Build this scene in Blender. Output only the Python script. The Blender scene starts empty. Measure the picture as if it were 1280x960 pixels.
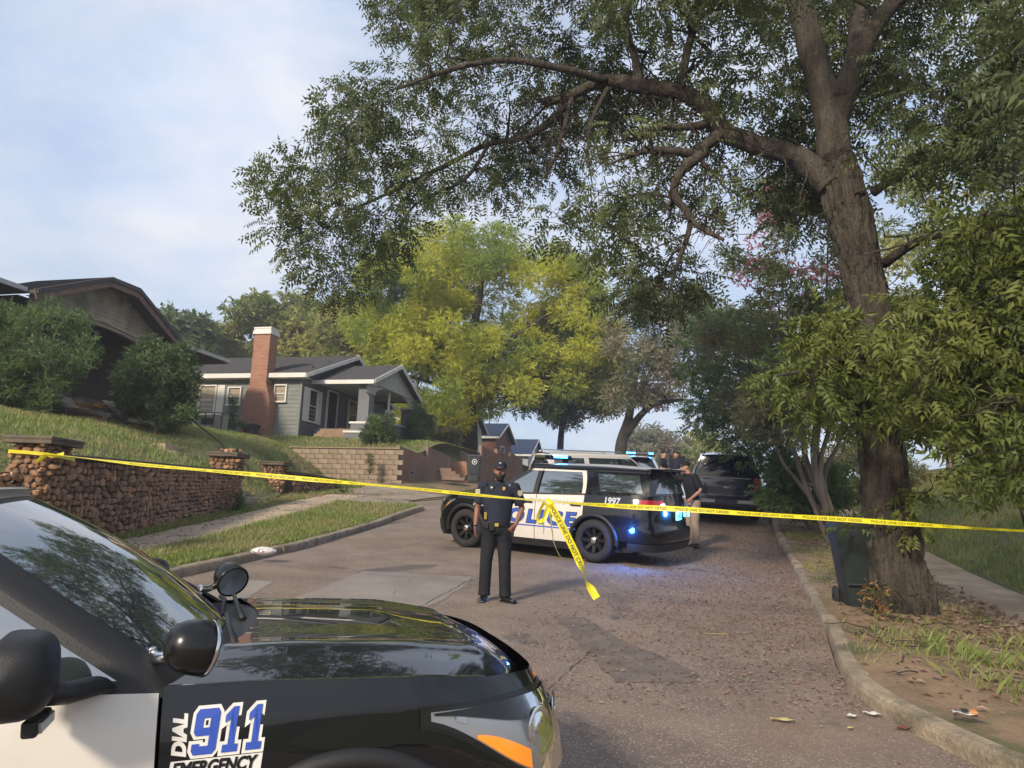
import bpy, math, random
import numpy as np
from mathutils import Vector, Matrix, Euler, noise as mnoise
scene = bpy.context.scene
COL = scene.collection
rad = math.radians
random.seed(7); rng = np.random.default_rng(7)

# ------------------------------------------------------------------ camera
PITCH, ROLL = rad(10.35), rad(2.2)
_f = Vector((0, math.cos(PITCH), math.sin(PITCH))); _r0 = Vector((1, 0, 0)); _u0 = _r0.cross(_f)
_r = _r0*math.cos(ROLL) + _u0*math.sin(ROLL); _u = -_r0*math.sin(ROLL) + _u0*math.cos(ROLL)
CAM = Vector((0, 0, 1.8))
cd = bpy.data.cameras.new('camera'); cam = bpy.data.objects.new('camera', cd); COL.objects.link(cam)
cd.sensor_width = 36; cd.lens = 27.0; cd.clip_start = 0.05; cd.clip_end = 5000
cam.matrix_world = Matrix(((_r.x, _u.x, -_f.x, CAM.x), (_r.y, _u.y, -_f.y, CAM.y), (_r.z, _u.z, -_f.z, CAM.z), (0, 0, 0, 1)))
scene.camera = cam
scene.view_settings.view_transform = 'Standard'; scene.view_settings.look = 'None'
scene.view_settings.exposure = 0.92; scene.view_settings.gamma = 1.0

# ------------------------------------------------------------------ world and sun
SUN_EL, SUN_AZ = rad(28), rad(212)      # azimuth measured clockwise from +Y: behind the camera, to the left
w = bpy.data.worlds.new("World"); scene.world = w; w.use_nodes = True
nt = w.node_tree; nt.nodes.clear()
def wn(t, **k):
    n = nt.nodes.new(t)
    for a, b in k.items(): setattr(n, a, b)
    return n
sky = wn('ShaderNodeTexSky'); sky.sky_type = 'NISHITA'; sky.sun_disc = False
sky.sun_elevation = SUN_EL; sky.sun_rotation = SUN_AZ; sky.air_density = 1.0; sky.dust_density = 2.2; sky.ozone_density = 1.0
tc = wn('ShaderNodeTexCoord'); sep = wn('ShaderNodeSeparateXYZ'); nt.links.new(tc.outputs['Generated'], sep.inputs[0])
# cloud layer: direction projected on a plane overhead
zc = wn('ShaderNodeMath', operation='MAXIMUM'); nt.links.new(sep.outputs[2], zc.inputs[0]); zc.inputs[1].default_value = 0.0
za = wn('ShaderNodeMath', operation='ADD'); nt.links.new(zc.outputs[0], za.inputs[0]); za.inputs[1].default_value = 0.22
dx = wn('ShaderNodeMath', operation='DIVIDE'); nt.links.new(sep.outputs[0], dx.inputs[0]); nt.links.new(za.outputs[0], dx.inputs[1])
dy = wn('ShaderNodeMath', operation='DIVIDE'); nt.links.new(sep.outputs[1], dy.inputs[0]); nt.links.new(za.outputs[0], dy.inputs[1])
cmb = wn('ShaderNodeCombineXYZ'); nt.links.new(dx.outputs[0], cmb.inputs[0]); nt.links.new(dy.outputs[0], cmb.inputs[1]); cmb.inputs[2].default_value = 3.7
nz = wn('ShaderNodeTexNoise'); nz.inputs['Scale'].default_value = 1.15; nz.inputs['Detail'].default_value = 7; nz.inputs['Roughness'].default_value = .55; nz.inputs['Distortion'].default_value = .35
nt.links.new(cmb.outputs[0], nz.inputs['Vector'])
ramp = wn('ShaderNodeValToRGB'); ramp.color_ramp.elements[0].position = .40; ramp.color_ramp.elements[1].position = .66
ramp.color_ramp.elements[0].color = (.50, .50, .50, 1); ramp.color_ramp.elements[1].color = (.95, .95, .95, 1)
nt.links.new(nz.outputs[0], ramp.inputs[0])
nz2 = wn('ShaderNodeTexNoise'); nz2.inputs['Scale'].default_value = 2.3; nz2.inputs['Detail'].default_value = 6; nz2.inputs['Roughness'].default_value = .6
nt.links.new(cmb.outputs[0], nz2.inputs['Vector'])
cr = wn('ShaderNodeValToRGB'); cr.color_ramp.elements[0].position = .36; cr.color_ramp.elements[1].position = .70
cr.color_ramp.elements[0].color = (3.4, 4.15, 5.6, 1); cr.color_ramp.elements[1].color = (5.2, 5.35, 5.7, 1)
nt.links.new(nz2.outputs[0], cr.inputs[0])
mx = wn('ShaderNodeMixRGB'); nt.links.new(ramp.outputs[0], mx.inputs[0]); nt.links.new(sky.outputs[0], mx.inputs[1]); nt.links.new(cr.outputs[0], mx.inputs[2])
bg = wn('ShaderNodeBackground'); bg.inputs['Strength'].default_value = 0.095; nt.links.new(mx.outputs[0], bg.inputs[0])
wo = wn('ShaderNodeOutputWorld'); nt.links.new(bg.outputs[0], wo.inputs[0])

sd = bpy.data.lights.new('sun', 'SUN'); sd.energy = 2.4; sd.angle = rad(8); sd.color = (1, .86, .68)
so = bpy.data.objects.new('sun', sd); COL.objects.link(so)
sdir = Vector((math.sin(SUN_AZ)*math.cos(SUN_EL), math.cos(SUN_AZ)*math.cos(SUN_EL), math.sin(SUN_EL)))
so.rotation_euler = sdir.to_track_quat('Z', 'Y').to_euler()

# ------------------------------------------------------------------ helpers
def at(px, py, Y):
    """world point of photo pixel (px,py) on the plane world-y = Y"""
    d = _f + _r*((px-640)/960) - _u*((py-480)/960)
    return CAM + d*(Y/d.y)
def lerp(a, b, t): return a + (b-a)*t
def pl(pts):
    xs = [p[0] for p in pts]; ys = [p[1] for p in pts]
    return lambda v: float(np.interp(v, xs, ys))
def tag(o, label=None, cat=None, group=None, kind=None):
    if label: o['label'] = label
    if cat: o['category'] = cat
    if group: o['group'] = group
    if kind: o['kind'] = kind
    return o
def empty(name, loc=(0, 0, 0), label=None, cat=None, group=None, rz=0, parent=None, kind=None):
    o = bpy.data.objects.new(name, None); COL.objects.link(o); o.location = loc; o.rotation_euler = (0, 0, rz)
    o.empty_display_size = .2
    if parent: o.parent = parent
    return tag(o, label, cat, group, kind)
def mesh_np(name, V, Fc, mats, parent=None, smooth=False, midx=None):
    """fast mesh from arrays; Fc is (n,3) or (n,4)"""
    me = bpy.data.meshes.new(name); V = np.asarray(V, np.float32); Fc = np.asarray(Fc, np.int32)
    me.vertices.add(len(V)); me.vertices.foreach_set('co', V.ravel())
    k = Fc.shape[1]; me.loops.add(Fc.size); me.loops.foreach_set('vertex_index', Fc.ravel())
    me.polygons.add(len(Fc)); me.polygons.foreach_set('loop_start', np.arange(0, Fc.size, k, dtype=np.int32))
    if midx is not None: me.polygons.foreach_set('material_index', np.asarray(midx, np.int32))
    me.polygons.foreach_set('use_smooth', np.full(len(Fc), smooth, bool))
    for m in (mats if isinstance(mats, (list, tuple)) else [mats]): me.materials.append(m)
    me.update(calc_edges=True); me.validate()
    o = bpy.data.objects.new(name, me); COL.objects.link(o)
    if parent: o.parent = parent
    return o
class MB:
    def __init__(s): s.v = []; s.f = []; s.m = []
    def add(s, vs, fs, m=0, T=None):
        b = len(s.v)
        for p in vs:
            p = Vector(p); s.v.append(tuple(T @ p) if T else tuple(p))
        for f in fs: s.f.append([b+i for i in f]); s.m.append(m)
        return s
    def box(s, c, d, m=0, rz=0, T=None, taper=1.0):
        x, y, z = d[0]/2, d[1]/2, d[2]/2; R = Matrix.Translation(c) @ Matrix.Rotation(rz, 4, 'Z')
        if T: R = T @ R
        k = taper
        vs = [(-x, -y, -z), (x, -y, -z), (x, y, -z), (-x, y, -z), (-x*k, -y*k, z), (x*k, -y*k, z), (x*k, y*k, z), (-x*k, y*k, z)]
        return s.add(vs, [(0, 3, 2, 1), (4, 5, 6, 7), (0, 1, 5, 4), (1, 2, 6, 5), (2, 3, 7, 6), (3, 0, 4, 7)], m, R)
    def beam(s, a, b, wd, h, m=0, up=(0, 0, 1)):
        a = Vector(a); b = Vector(b); t = (b-a).normalized(); sd_ = t.cross(Vector(up)).normalized(); u_ = sd_.cross(t)
        vs = []
        for p in (a, b):
            for q, r in ((-1, -1), (1, -1), (1, 1), (-1, 1)): vs.append(p + sd_*q*wd/2 + u_*r*h/2)
        return s.add(vs, [(0, 3, 2, 1), (4, 5, 6, 7), (0, 1, 5, 4), (1, 2, 6, 5), (2, 3, 7, 6), (3, 0, 4, 7)], m)
    def tube(s, pts, rs, n=8, m=0, cap=True, sy=1.0, ref=None):
        pts = [Vector(p) for p in pts]
        if not isinstance(rs, (list, tuple)): rs = [rs]*len(pts)
        b = len(s.v); N = None
        for i, p in enumerate(pts):
            t = (pts[min(i+1, len(pts)-1)] - pts[max(i-1, 0)])
            t = t.normalized() if t.length > 1e-9 else Vector((0, 0, 1))
            if N is None:
                N = (Vector(ref) if ref else (Vector((1, 0, 0)) if abs(t.x) < .8 else Vector((0, 1, 0))))
            N = (N - t*N.dot(t)).normalized(); B = t.cross(N)
            r = rs[i]; ra, rb = (r if isinstance(r, tuple) else (r, r*sy))
            for k in range(n):
                a = 2*math.pi*k/n; s.v.append(tuple(p + N*math.cos(a)*ra + B*math.sin(a)*rb))
        for i in range(len(pts)-1):
            for k in range(n):
                s.f.append([b+i*n+k, b+i*n+(k+1) % n, b+(i+1)*n+(k+1) % n, b+(i+1)*n+k]); s.m.append(m)
        if cap:
            s.f.append([b+k for k in range(n)][::-1]); s.m.append(m)
            s.f.append([b+(len(pts)-1)*n+k for k in range(n)]); s.m.append(m)
        return s
    def lathe(s, prof, n=24, m=0, T=None, ms=None):
        """prof: (radius, z) list around local Z"""
        vs = []; fs = []
        for r, z in prof:
            for k in range(n): a = 2*math.pi*k/n; vs.append((r*math.cos(a), r*math.sin(a), z))
        b = len(s.v); s.add(vs, [], m, T)
        for i in range(len(prof)-1):
            for k in range(n):
                s.f.append([b+i*n+k, b+i*n+(k+1) % n, b+(i+1)*n+(k+1) % n, b+(i+1)*n+k]); s.m.append(ms[i] if ms else m)
        return s
    def grid(s, rows, m=0, flip=False):
        b = len(s.v); nr = len(rows); nc = len(rows[0])
        for r in rows:
            for p in r: s.v.append(tuple(p))
        for i in range(nr-1):
            for j in range(nc-1):
                q = [b+i*nc+j, b+i*nc+j+1, b+(i+1)*nc+j+1, b+(i+1)*nc+j]
                s.f.append(q[::-1] if flip else q); s.m.append(m)
        return s
    def prism(s, poly, a, b, m=0):
        """poly: list of 3D points, swept from offset a to offset b (vectors)"""
        n = len(poly); a = Vector(a); b = Vector(b)
        vs = [Vector(p)+a for p in poly] + [Vector(p)+b for p in poly]
        fs = [list(range(n))[::-1], list(range(n, 2*n))] + [[i, (i+1) % n, n+(i+1) % n, n+i] for i in range(n)]
        return s.add(vs, fs, m)
    def build(s, name, mats, parent=None, smooth=False, bevel=0, label=None, seg=2, sub=0, solid=0, autosm=None):
        me = bpy.data.meshes.new(name); me.from_pydata(s.v, [], s.f)
        for q in (mats if isinstance(mats, (list, tuple)) else [mats]): me.materials.append(q)
        me.polygons.foreach_set('material_index', s.m)
        me.polygons.foreach_set('use_smooth', [smooth]*len(s.f)); me.update()
        o = bpy.data.objects.new(name, me); COL.objects.link(o)
        if parent: o.parent = parent
        if solid:
            md = o.modifiers.new('solid', 'SOLIDIFY'); md.thickness = solid; md.offset = -1
        if bevel:
            md = o.modifiers.new('bevel', 'BEVEL'); md.width = bevel; md.segments = seg; md.limit_method = 'ANGLE'; md.angle_limit = rad(35)
        if sub:
            md = o.modifiers.new('sub', 'SUBSURF'); md.levels = sub; md.render_levels = sub
        if autosm: me.set_sharp_from_angle(angle=rad(autosm))
        if label: o['label'] = label
        return o
def copy_tree(o, parent=None):
    c = o.copy(); COL.objects.link(c); c.parent = parent
    for ch in list(o.children): copy_tree(ch, c)
    return c
def shared(name, me, parent, M=None):
    o = bpy.data.objects.new(name, me); COL.objects.link(o); o.parent = parent
    if M is not None: o.matrix_basis = M
    return o

# ------------------------------------------------------------------ materials
def mat(name, col, rough=.7, metal=0., var=.0, vscale=3., col2=None, bump=0., bscale=40., coat=0., ior=1.45, rnd=0., emit=None, es=1., spec=.5, coord='Object', detail=5, trans=0., coat_rough=.03, stretch=None, bdist=.02, sub=0):
    m = bpy.data.materials.new(name); m.use_nodes = True; t = m.node_tree; b = t.nodes['Principled BSDF']
    b.inputs['Base Color'].default_value = (*col, 1); b.inputs['Roughness'].default_value = rough
    b.inputs['Metallic'].default_value = metal; b.inputs['IOR'].default_value = ior
    b.inputs['Specular IOR Level'].default_value = spec
    b.inputs['Coat Weight'].default_value = coat; b.inputs['Coat Roughness'].default_value = coat_rough
    if trans: b.inputs['Transmission Weight'].default_value = trans
    if emit: b.inputs['Emission Color'].default_value = (*emit, 1); b.inputs['Emission Strength'].default_value = es
    L = t.links.new; last = None
    tcn = t.nodes.new('ShaderNodeTexCoord'); vec = tcn.outputs[coord]
    if stretch:
        mp = t.nodes.new('ShaderNodeMapping'); mp.inputs['Scale'].default_value = stretch; L(vec, mp.inputs[0]); vec = mp.outputs[0]
    if var or col2:
        n = t.nodes.new('ShaderNodeTexNoise'); n.inputs['Scale'].default_value = vscale; n.inputs['Detail'].default_value = detail; n.inputs['Roughness'].default_value = .62; L(vec, n.inputs['Vector'])
        r = t.nodes.new('ShaderNodeValToRGB'); r.color_ramp.elements[0].position = .34; r.color_ramp.elements[1].position = .66
        c2 = col2 or tuple(min(1, c*(1+var)) for c in col); c1 = tuple(c*(1-var) for c in col) if not col2 else col
        r.color_ramp.elements[0].color = (*c1, 1); r.color_ramp.elements[1].color = (*c2, 1)
        L(n.outputs[0], r.inputs[0]); last = r.outputs[0]
    if rnd:
        oi = t.nodes.new('ShaderNodeObjectInfo'); mr = t.nodes.new('ShaderNodeMapRange'); mr.inputs[3].default_value = 1-rnd; mr.inputs[4].default_value = 1+rnd
        L(oi.outputs['Random'], mr.inputs[0]); h = t.nodes.new('ShaderNodeVectorMath'); h.operation = 'SCALE'
        if last: L(last, h.inputs[0])
        else: h.inputs[0].default_value = col
        L(mr.outputs[0], h.inputs['Scale']); last = h.outputs[0]
    if last: L(last, b.inputs['Base Color'])
    if bump:
        n = t.nodes.new('ShaderNodeTexNoise'); n.inputs['Scale'].default_value = bscale; n.inputs['Detail'].default_value = 6; n.inputs['Roughness'].default_value = .65; L(vec, n.inputs['Vector'])
        bp = t.nodes.new('ShaderNodeBump'); bp.inputs['Strength'].default_value = bump; bp.inputs['Distance'].default_value = bdist; L(n.outputs[0], bp.inputs['Height']); L(bp.outputs[0], b.inputs['Normal'])
    return m
def mixin(m, col, scale=1., lo=.5, hi=.62, seed=0., fac=1., detail=6, dist=0.):
    """blend another colour over a material by a noise mask (dirt, stains, moss)"""
    t = m.node_tree; b = t.nodes['Principled BSDF']; inp = b.inputs['Base Color']
    tcn = t.nodes.new('ShaderNodeTexCoord'); mp = t.nodes.new('ShaderNodeMapping'); mp.inputs['Location'].default_value = (seed, seed*.7, seed*.3)
    t.links.new(tcn.outputs['Object'], mp.inputs[0])
    n = t.nodes.new('ShaderNodeTexNoise'); n.inputs['Scale'].default_value = scale; n.inputs['Detail'].default_value = detail; n.inputs['Roughness'].default_value = .6; n.inputs['Distortion'].default_value = dist
    t.links.new(mp.outputs[0], n.inputs['Vector'])
    r = t.nodes.new('ShaderNodeMapRange'); r.inputs[1].default_value = lo; r.inputs[2].default_value = hi; r.inputs[4].default_value = fac; t.links.new(n.outputs[0], r.inputs[0])
    x = t.nodes.new('ShaderNodeMixRGB'); t.links.new(r.outputs[0], x.inputs[0])
    if inp.is_linked: t.links.new(inp.links[0].from_socket, x.inputs[1])
    else: x.inputs[1].default_value = inp.default_value
    x.inputs[2].default_value = (*col, 1); t.links.new(x.outputs[0], inp)
    return m
def speckle(m, col, scale=60., thr=.32, fac=.8):
    """small bright or dark stones: voronoi dots picked by random cell colour"""
    t = m.node_tree; b = t.nodes['Principled BSDF']; inp = b.inputs['Base Color']
    tcn = t.nodes.new('ShaderNodeTexCoord'); v = t.nodes.new('ShaderNodeTexVoronoi'); v.inputs['Scale'].default_value = scale
    t.links.new(tcn.outputs['Object'], v.inputs['Vector'])
    sp = t.nodes.new('ShaderNodeSeparateColor'); t.links.new(v.outputs['Color'], sp.inputs[0])
    c = t.nodes.new('ShaderNodeMath'); c.operation = 'GREATER_THAN'; c.inputs[1].default_value = 1-thr; t.links.new(sp.outputs[0], c.inputs[0])
    d = t.nodes.new('ShaderNodeMapRange'); d.inputs[1].default_value = .45; d.inputs[2].default_value = .25; d.inputs[4].default_value = fac; t.links.new(v.outputs['Distance'], d.inputs[0])
    mu = t.nodes.new('ShaderNodeMath'); mu.operation = 'MULTIPLY'; t.links.new(c.outputs[0], mu.inputs[0]); t.links.new(d.outputs[0], mu.inputs[1])
    x = t.nodes.new('ShaderNodeMixRGB'); t.links.new(mu.outputs[0], x.inputs[0])
    if inp.is_linked: t.links.new(inp.links[0].from_socket, x.inputs[1])
    else: x.inputs[1].default_value = inp.default_value
    x.inputs[2].default_value = (*col, 1); t.links.new(x.outputs[0], inp)
    return m
def leafmat(name, c1, c2, rough=.55, sss=.35, c3=None, vs=.6):
    """foliage: each leaf keeps its own tone (random per island) plus translucency"""
    m = bpy.data.materials.new(name); m.use_nodes = True; t = m.node_tree; b = t.nodes['Principled BSDF']; L = t.links.new
    b.inputs['Roughness'].default_value = rough; b.inputs['Specular IOR Level'].default_value = .4
    g = t.nodes.new('ShaderNodeNewGeometry'); r = t.nodes.new('ShaderNodeValToRGB'); L(g.outputs['Random Per Island'], r.inputs[0])
    r.color_ramp.elements[0].color = (*c1, 1); r.color_ramp.elements[1].color = (*c2, 1)
    src = r.outputs[0]
    if c3:
        tcn = t.nodes.new('ShaderNodeTexCoord'); n = t.nodes.new('ShaderNodeTexNoise'); n.inputs['Scale'].default_value = vs; n.inputs['Detail'].default_value = 3; L(tcn.outputs['Object'], n.inputs['Vector'])
        mr = t.nodes.new('ShaderNodeMapRange'); mr.inputs[1].default_value = .42; mr.inputs[2].default_value = .62; L(n.outputs[0], mr.inputs[0])
        x = t.nodes.new('ShaderNodeMixRGB'); L(mr.outputs[0], x.inputs[0]); L(src, x.inputs[1]); x.inputs[2].default_value = (*c3, 1); src = x.outputs[0]
    L(src, b.inputs['Base Color'])
    tr = t.nodes.new('ShaderNodeBsdfTranslucent'); hs = t.nodes.new('ShaderNodeHueSaturation'); hs.inputs['Value'].default_value = 1.5; hs.inputs['Saturation'].default_value = 1.1
    L(src, hs.inputs['Color']); L(hs.outputs[0], tr.inputs[0])
    ms = t.nodes.new('ShaderNodeMixShader'); ms.inputs[0].default_value = sss; L(b.outputs[0], ms.inputs[1]); L(tr.outputs[0], ms.inputs[2])
    L(ms.outputs[0], t.nodes['Material Output'].inputs[0])
    return m
M = {}
M['asphalt'] = speckle(speckle(mat('asphalt', (.185, .142, .112), .92, var=.22, vscale=1.2, bump=.6, bscale=70, bdist=.012), (.42, .36, .30), 55, .38, .9), (.24, .19, .155), 24, .3, .8)
mixin(M['asphalt'], (.20, .135, .09), .35, .52, .68, 11, .6)
mixin(M['asphalt'], (.075, .07, .068), .55, .60, .64, 4, .7, dist=.6)
M['concrete'] = speckle(mixin(mat('weathered_concrete', (.38, .30, .205), .9, var=.14, vscale=2, bump=.4, bscale=50), (.14, .10, .07), 1.1, .55, .72, 3, .7), (.40, .37, .32), 90, .2, .5)
M['patch'] = speckle(mixin(mat('patch_concrete', (.24, .21, .185), .9, var=.12, vscale=1.4, bump=.3, bscale=60), (.17, .14, .12), .8, .5, .7, 8, .6), (.36, .33, .30), 70, .25, .5)
M['curb'] = speckle(mixin(mat('curb_concrete', (.29, .235, .165), .92, var=.3, vscale=3, bump=.9, bscale=28, bdist=.03, rnd=.08), (.09, .085, .05), 2.2, .52, .66, 5, .7), (.32, .28, .22), 60, .25, .6)
M['grass_soil'] = mixin(mat('grass_ground', (.11, .13, .05), .95, col2=(.17, .16, .07), vscale=1.3, bump=.8, bscale=30), (.15, .11, .06), .8, .58, .75, 2, .8)
M['dirt'] = speckle(mixin(mat('bare_dirt', (.22, .15, .092), .95, var=.3, vscale=2.2, bump=.8, bscale=30), (.085, .10, .035), .9, .50, .62, 7, .8), (.30, .23, .15), 50, .2, .7)
M['drive'] = mixin(mat('drive_concrete', (.27, .225, .17), .95, var=.2, vscale=1.3, bump=.5, bscale=25), (.13, .115, .06), .7, .54, .7, 9, .8)
# ------------------------------------------------------------------ terrain functions
S = pl([(-60, -4.5), (-20, -1.64), (0, 0), (15, 1.22), (19, 1.66), (24, 2.34), (34, 3.2), (46, 3.75), (58, 3.9), (75, 3.7), (200, 1.5)])
XR = pl([(-30, 9), (0, 5.4), (3, 3.9), (4.2, 3.35), (4.9, 3.10), (5.3, 3.0), (5.8, 2.91), (6.3, 2.88), (6.9, 2.94), (7.5, 3.12), (9, 3.64), (12.7, 4.75), (15.8, 5.68), (20, 6.9), (23, 7.8), (30, 9.8), (45, 14), (75, 22)])
XL = pl([(-30, -8.5), (0, -6.5), (8, -5.1), (10.45, -4.63), (12.5, -4.2), (15.5, -3.67), (18, -3.17), (20.3, -2.78), (22.3, -2.35), (23.2, -2.6), (24, -3.1), (30, -.9), (45, 3.4), (75, 11)])
SWI = pl([(-30, -8.6), (0, -7.1), (8, -6.15), (13, -5.75), (16, -5.65), (19.2, -5.35), (22.7, -4.85), (25.3, -4.2)])
SWO = lambda y: SWI(y)-1.1
WF = pl([(-30, -9.6), (0, -8.2), (8, -7.35), (11, -7.1), (16, -7.18), (19.3, -7.02), (22, -6.85), (24.5, -6.62), (27.4, -6.15), (30.2, -5.5)])
WTOP = pl([(-30, -1.5), (0, .9), (5, 1.72), (11.1, 2.24), (11.7, 2.5), (12, 2.56), (20, 2.84), (23, 3.0), (24.5, 3.12), (27.4, 3.14), (30, 3.3)])
SX = lambda y: -4.3+.255*(y-30)            # stepped wall beside the alley, y > 30
def sstep(a, b, v): t = min(1, max(0, (v-a)/(b-a))); return t*t*(3-2*t)
def yard(x, y):
    if y <= 31:
        d = max(0, WF(y)-.3-x-1.35*sstep(23.8, 26.5, y)); L_ = lerp(4.2, 1.9, sstep(22, 28, y)); A = 2.0
        z = WTOP(y)-.08 + A*(1-math.exp(-d/L_))
        z += .04*math.sin(x*1.7+y)*min(1, d)
        if 20.2 < y < 23.7: z = min(z, S(y)+.12+.62*max(0, WF(y)-.2-x))
        return z
    a = yard(x, 31) ; b = 4.55 + .85*sstep(31, 36, y) + .02*max(0, y-36)
    return lerp(max(a, 4.5) if x < -8.5 else 4.55, b, sstep(31, 34, y)) + .15*sstep(-12, -20, x)
_XW = pl([(-30, 3.5), (0, 3.0), (5.3, 3.3), (7, 3.38), (9, 3.78), (12.7, 4.75), (30, 9.8), (45, 14), (75, 22)])
RWO = lambda y: _XW(y)+3.15 if y > 3 else max(_XW(y)+3.15, XR(y)+1.5)
RWI = lambda y: _XW(y)+1.95 if y > 3 else max(_XW(y)+1.95, XR(y)+.4)
def lawn(x, y):
    d = max(0, x-RWO(y)); return S(y)+.13+.36*d-.012*d*d if d < 15 else S(y)+.13+2.7
def ribbon(name, xa, xb, zf, y0, y1, ny, nx, m, kind='structure', smooth=True, px=1.0, j=0):
    rows = []
    for i in range(ny+1):
        y = lerp(y0, y1, i/ny); a, b = xa(y), xb(y)
        rows.append([(lerp(a, b, (k/nx)**px), y, zf(lerp(a, b, (k/nx)**px), y)+(random.uniform(-j, j) if 0 < k < nx else 0)) for k in range(nx+1)])
    o = MB().grid(rows).build(name, m, smooth=smooth); tag(o, kind=kind); return o
def crown(x, y):
    a, b = XL(y), XR(y); t = (x-a)/(b-a)*2-1
    return S(y) + .0*t
M['far_ground'] = mat('far_ground', (.07, .09, .035), .95, var=.3, vscale=.05)
ribbon('subsoil', lambda y: XL(y)-7.5, lambda y: XR(y)+30, lambda x, y: S(y)-.22, -30, 75, 60, 4, M['far_ground'])
ribbon('road', XL, XR, crown, -30, 75, 210, 14, M['asphalt'])
ribbon('left_verge', lambda y: XL(y)-.10, SWI, lambda x, y: S(y)+.115+.03*math.sin(x*3+y*2), -30, 22.2, 120, 8, M['grass_soil'], j=.015)
ribbon('wall_strip', SWO, WF, lambda x, y: S(y)+.13, -30, 24.5, 90, 3, M['dirt'], j=.01)
ribbon('left_yard', lambda y: WF(y)-.2, lambda y: -75, yard, -30, 27.4, 120, 60, M['grass_soil'], px=2, j=.02)
def bank(x, y):
    q = sstep(27.6, 29.5, y); t = sstep(WF(y)+.75, WF(y)-.9, x)*(1-q)+q*sstep(WF(y)-2.2, WF(y)-4.0, x); return lerp(S(y)+.16, yard(x, y), t)
ribbon('yard_bank', lambda y: WF(y)+.8, lambda y: -75, bank, 27.4, 31.05, 14, 60, M['grass_soil'], px=2.2, j=.015)
ribbon('upper_yard', lambda y: SX(y)-.1, lambda y: -75, yard, 31.05, 75, 70, 40, M['grass_soil'], px=1.8, j=.02)
def alley(x, y):
    t = (x-XL(y))/(min(-.1, (SX(y) if y > 30 else WF(y)+.8)-XL(y))); return S(y)+.02+.36*sstep(24, 31, y)*min(1, max(0, t))**.8
ribbon('alley', XL, lambda y: SX(y) if y > 30 else WF(y)+(.8 if y > 27.4 else 0), alley, 24.5, 75, 90, 8, M['dirt'], j=.015)
ribbon('driveway_mouth', XL, SWI, lambda x, y: S(y)+.02+.1*(x-XL(y))/(SWI(y)-XL(y)-1e-6)*(1 if y < 24 else 1), 22.2, 24.5, 8, 6, M['drive'])
ribbon('right_verge', lambda y: XR(y)+.10, RWI, lambda x, y: S(y)+.12+.025*math.sin(x*2.3+y*1.7), -30, 75, 200, 8, M['dirt'], j=.015)
ribbon('right_lawn', RWO, lambda y: 80, lawn, -30, 75, 160, 40, M['grass_soil'], px=2.2, j=.02)

g = MB(); R_ = 600
g.add([(-R_, 75, 3.0), (R_, 75, 3.0), (R_, R_, -5), (-R_, R_, -5)], [(0, 1, 2, 3)])
g.add([(-R_, -R_, -9), (R_, -R_, -9), (R_, -30, -3.2), (-R_, -30, -3.2)], [(0, 1, 2, 3)])
g.add([(-R_, -30, -3.2), (-75, -30, -3.2), (-75, 75, 3.0), (-R_, 75, 3.0)], [(0, 1, 2, 3)])
g.add([(80, -30, -3.2), (R_, -30, -3.2), (R_, 75, 3.0), (80, 75, 3.0)], [(0, 1, 2, 3)])
tag(g.build('ground', M['far_ground']), kind='structure')
# sheets laid on the alley: concrete apron curving from the pavement to the road
def sheet(name, pts, zf, m, n=10, h=.006):
    """pts: list of (left xy, right xy) pairs along the sheet"""
    rows = []
    P = []
    for (a, b), (c, d) in zip(pts[:-1], pts[1:]):
        for k in range(n): P.append(((lerp(a[0], c[0], k/n), lerp(a[1], c[1], k/n)), (lerp(b[0], d[0], k/n), lerp(b[1], d[1], k/n))))
    P.append(pts[-1])
    for a, b in P:
        rows.append([(lerp(a[0], b[0], k/6), lerp(a[1], b[1], k/6), zf(lerp(a[0], b[0], k/6), lerp(a[1], b[1], k/6))+h) for k in range(7)])
    return tag(MB().grid(rows).build(name, m, smooth=True), kind='structure')
sheet('driveway', [((-4.2, 24.5), (-5.35, 24.5)), ((-4.0, 26.5), (-5.3, 26.6)), ((-3.6, 28.5), (-5.1, 29.2))], alley, M['drive'], h=.02)
sheet('driveway_apron', [((-3.0, 24.6), (-4.2, 24.6)), ((-2.6, 26.0), (-4.0, 26.5)), ((-2.1, 27.4), (-3.8, 28.2))], alley, M['drive'], h=.028)
# concrete patches in the road
def road_patch(name, poly, m, h=.004, label=None):
    mb = MB(); n = len(poly); cx = sum(p[0] for p in poly)/n; cy = sum(p[1] for p in poly)/n
    ring = []
    for i in range(n):
        a, b = poly[i], poly[(i+1) % n]
        for k in range(10):
            t = k/10; ring.append((lerp(a[0], b[0], t)+random.uniform(-.022, .022), lerp(a[1], b[1], t)+random.uniform(-.03, .03)))
    rows = []
    for s_ in (1, .66, .33, .02):
        rows.append([(lerp(cx, x, s_), lerp(cy, y, s_), S(lerp(cy, y, s_))+h) for x, y in ring+[ring[0]]])
    mb.grid(rows); return tag(mb.build(name, m), kind='structure', label=label)
road_patch('concrete_patch', [(-2.72, 8.9), (-2.2, 12.3), (-.42, 12.1), (-.8, 10.0), (-1.05, 9.2)], M['patch'])
road_patch('concrete_patch', [(-3.9, 8.9), (-3.95, 11.0), (-3.2, 11.0), (-3.1, 9.4)], M['patch'])
M['crack'] = mat('dark_crack', (.045, .04, .036), .95)  # even dark colour for the thin road crack strips
ck = MB()
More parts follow.
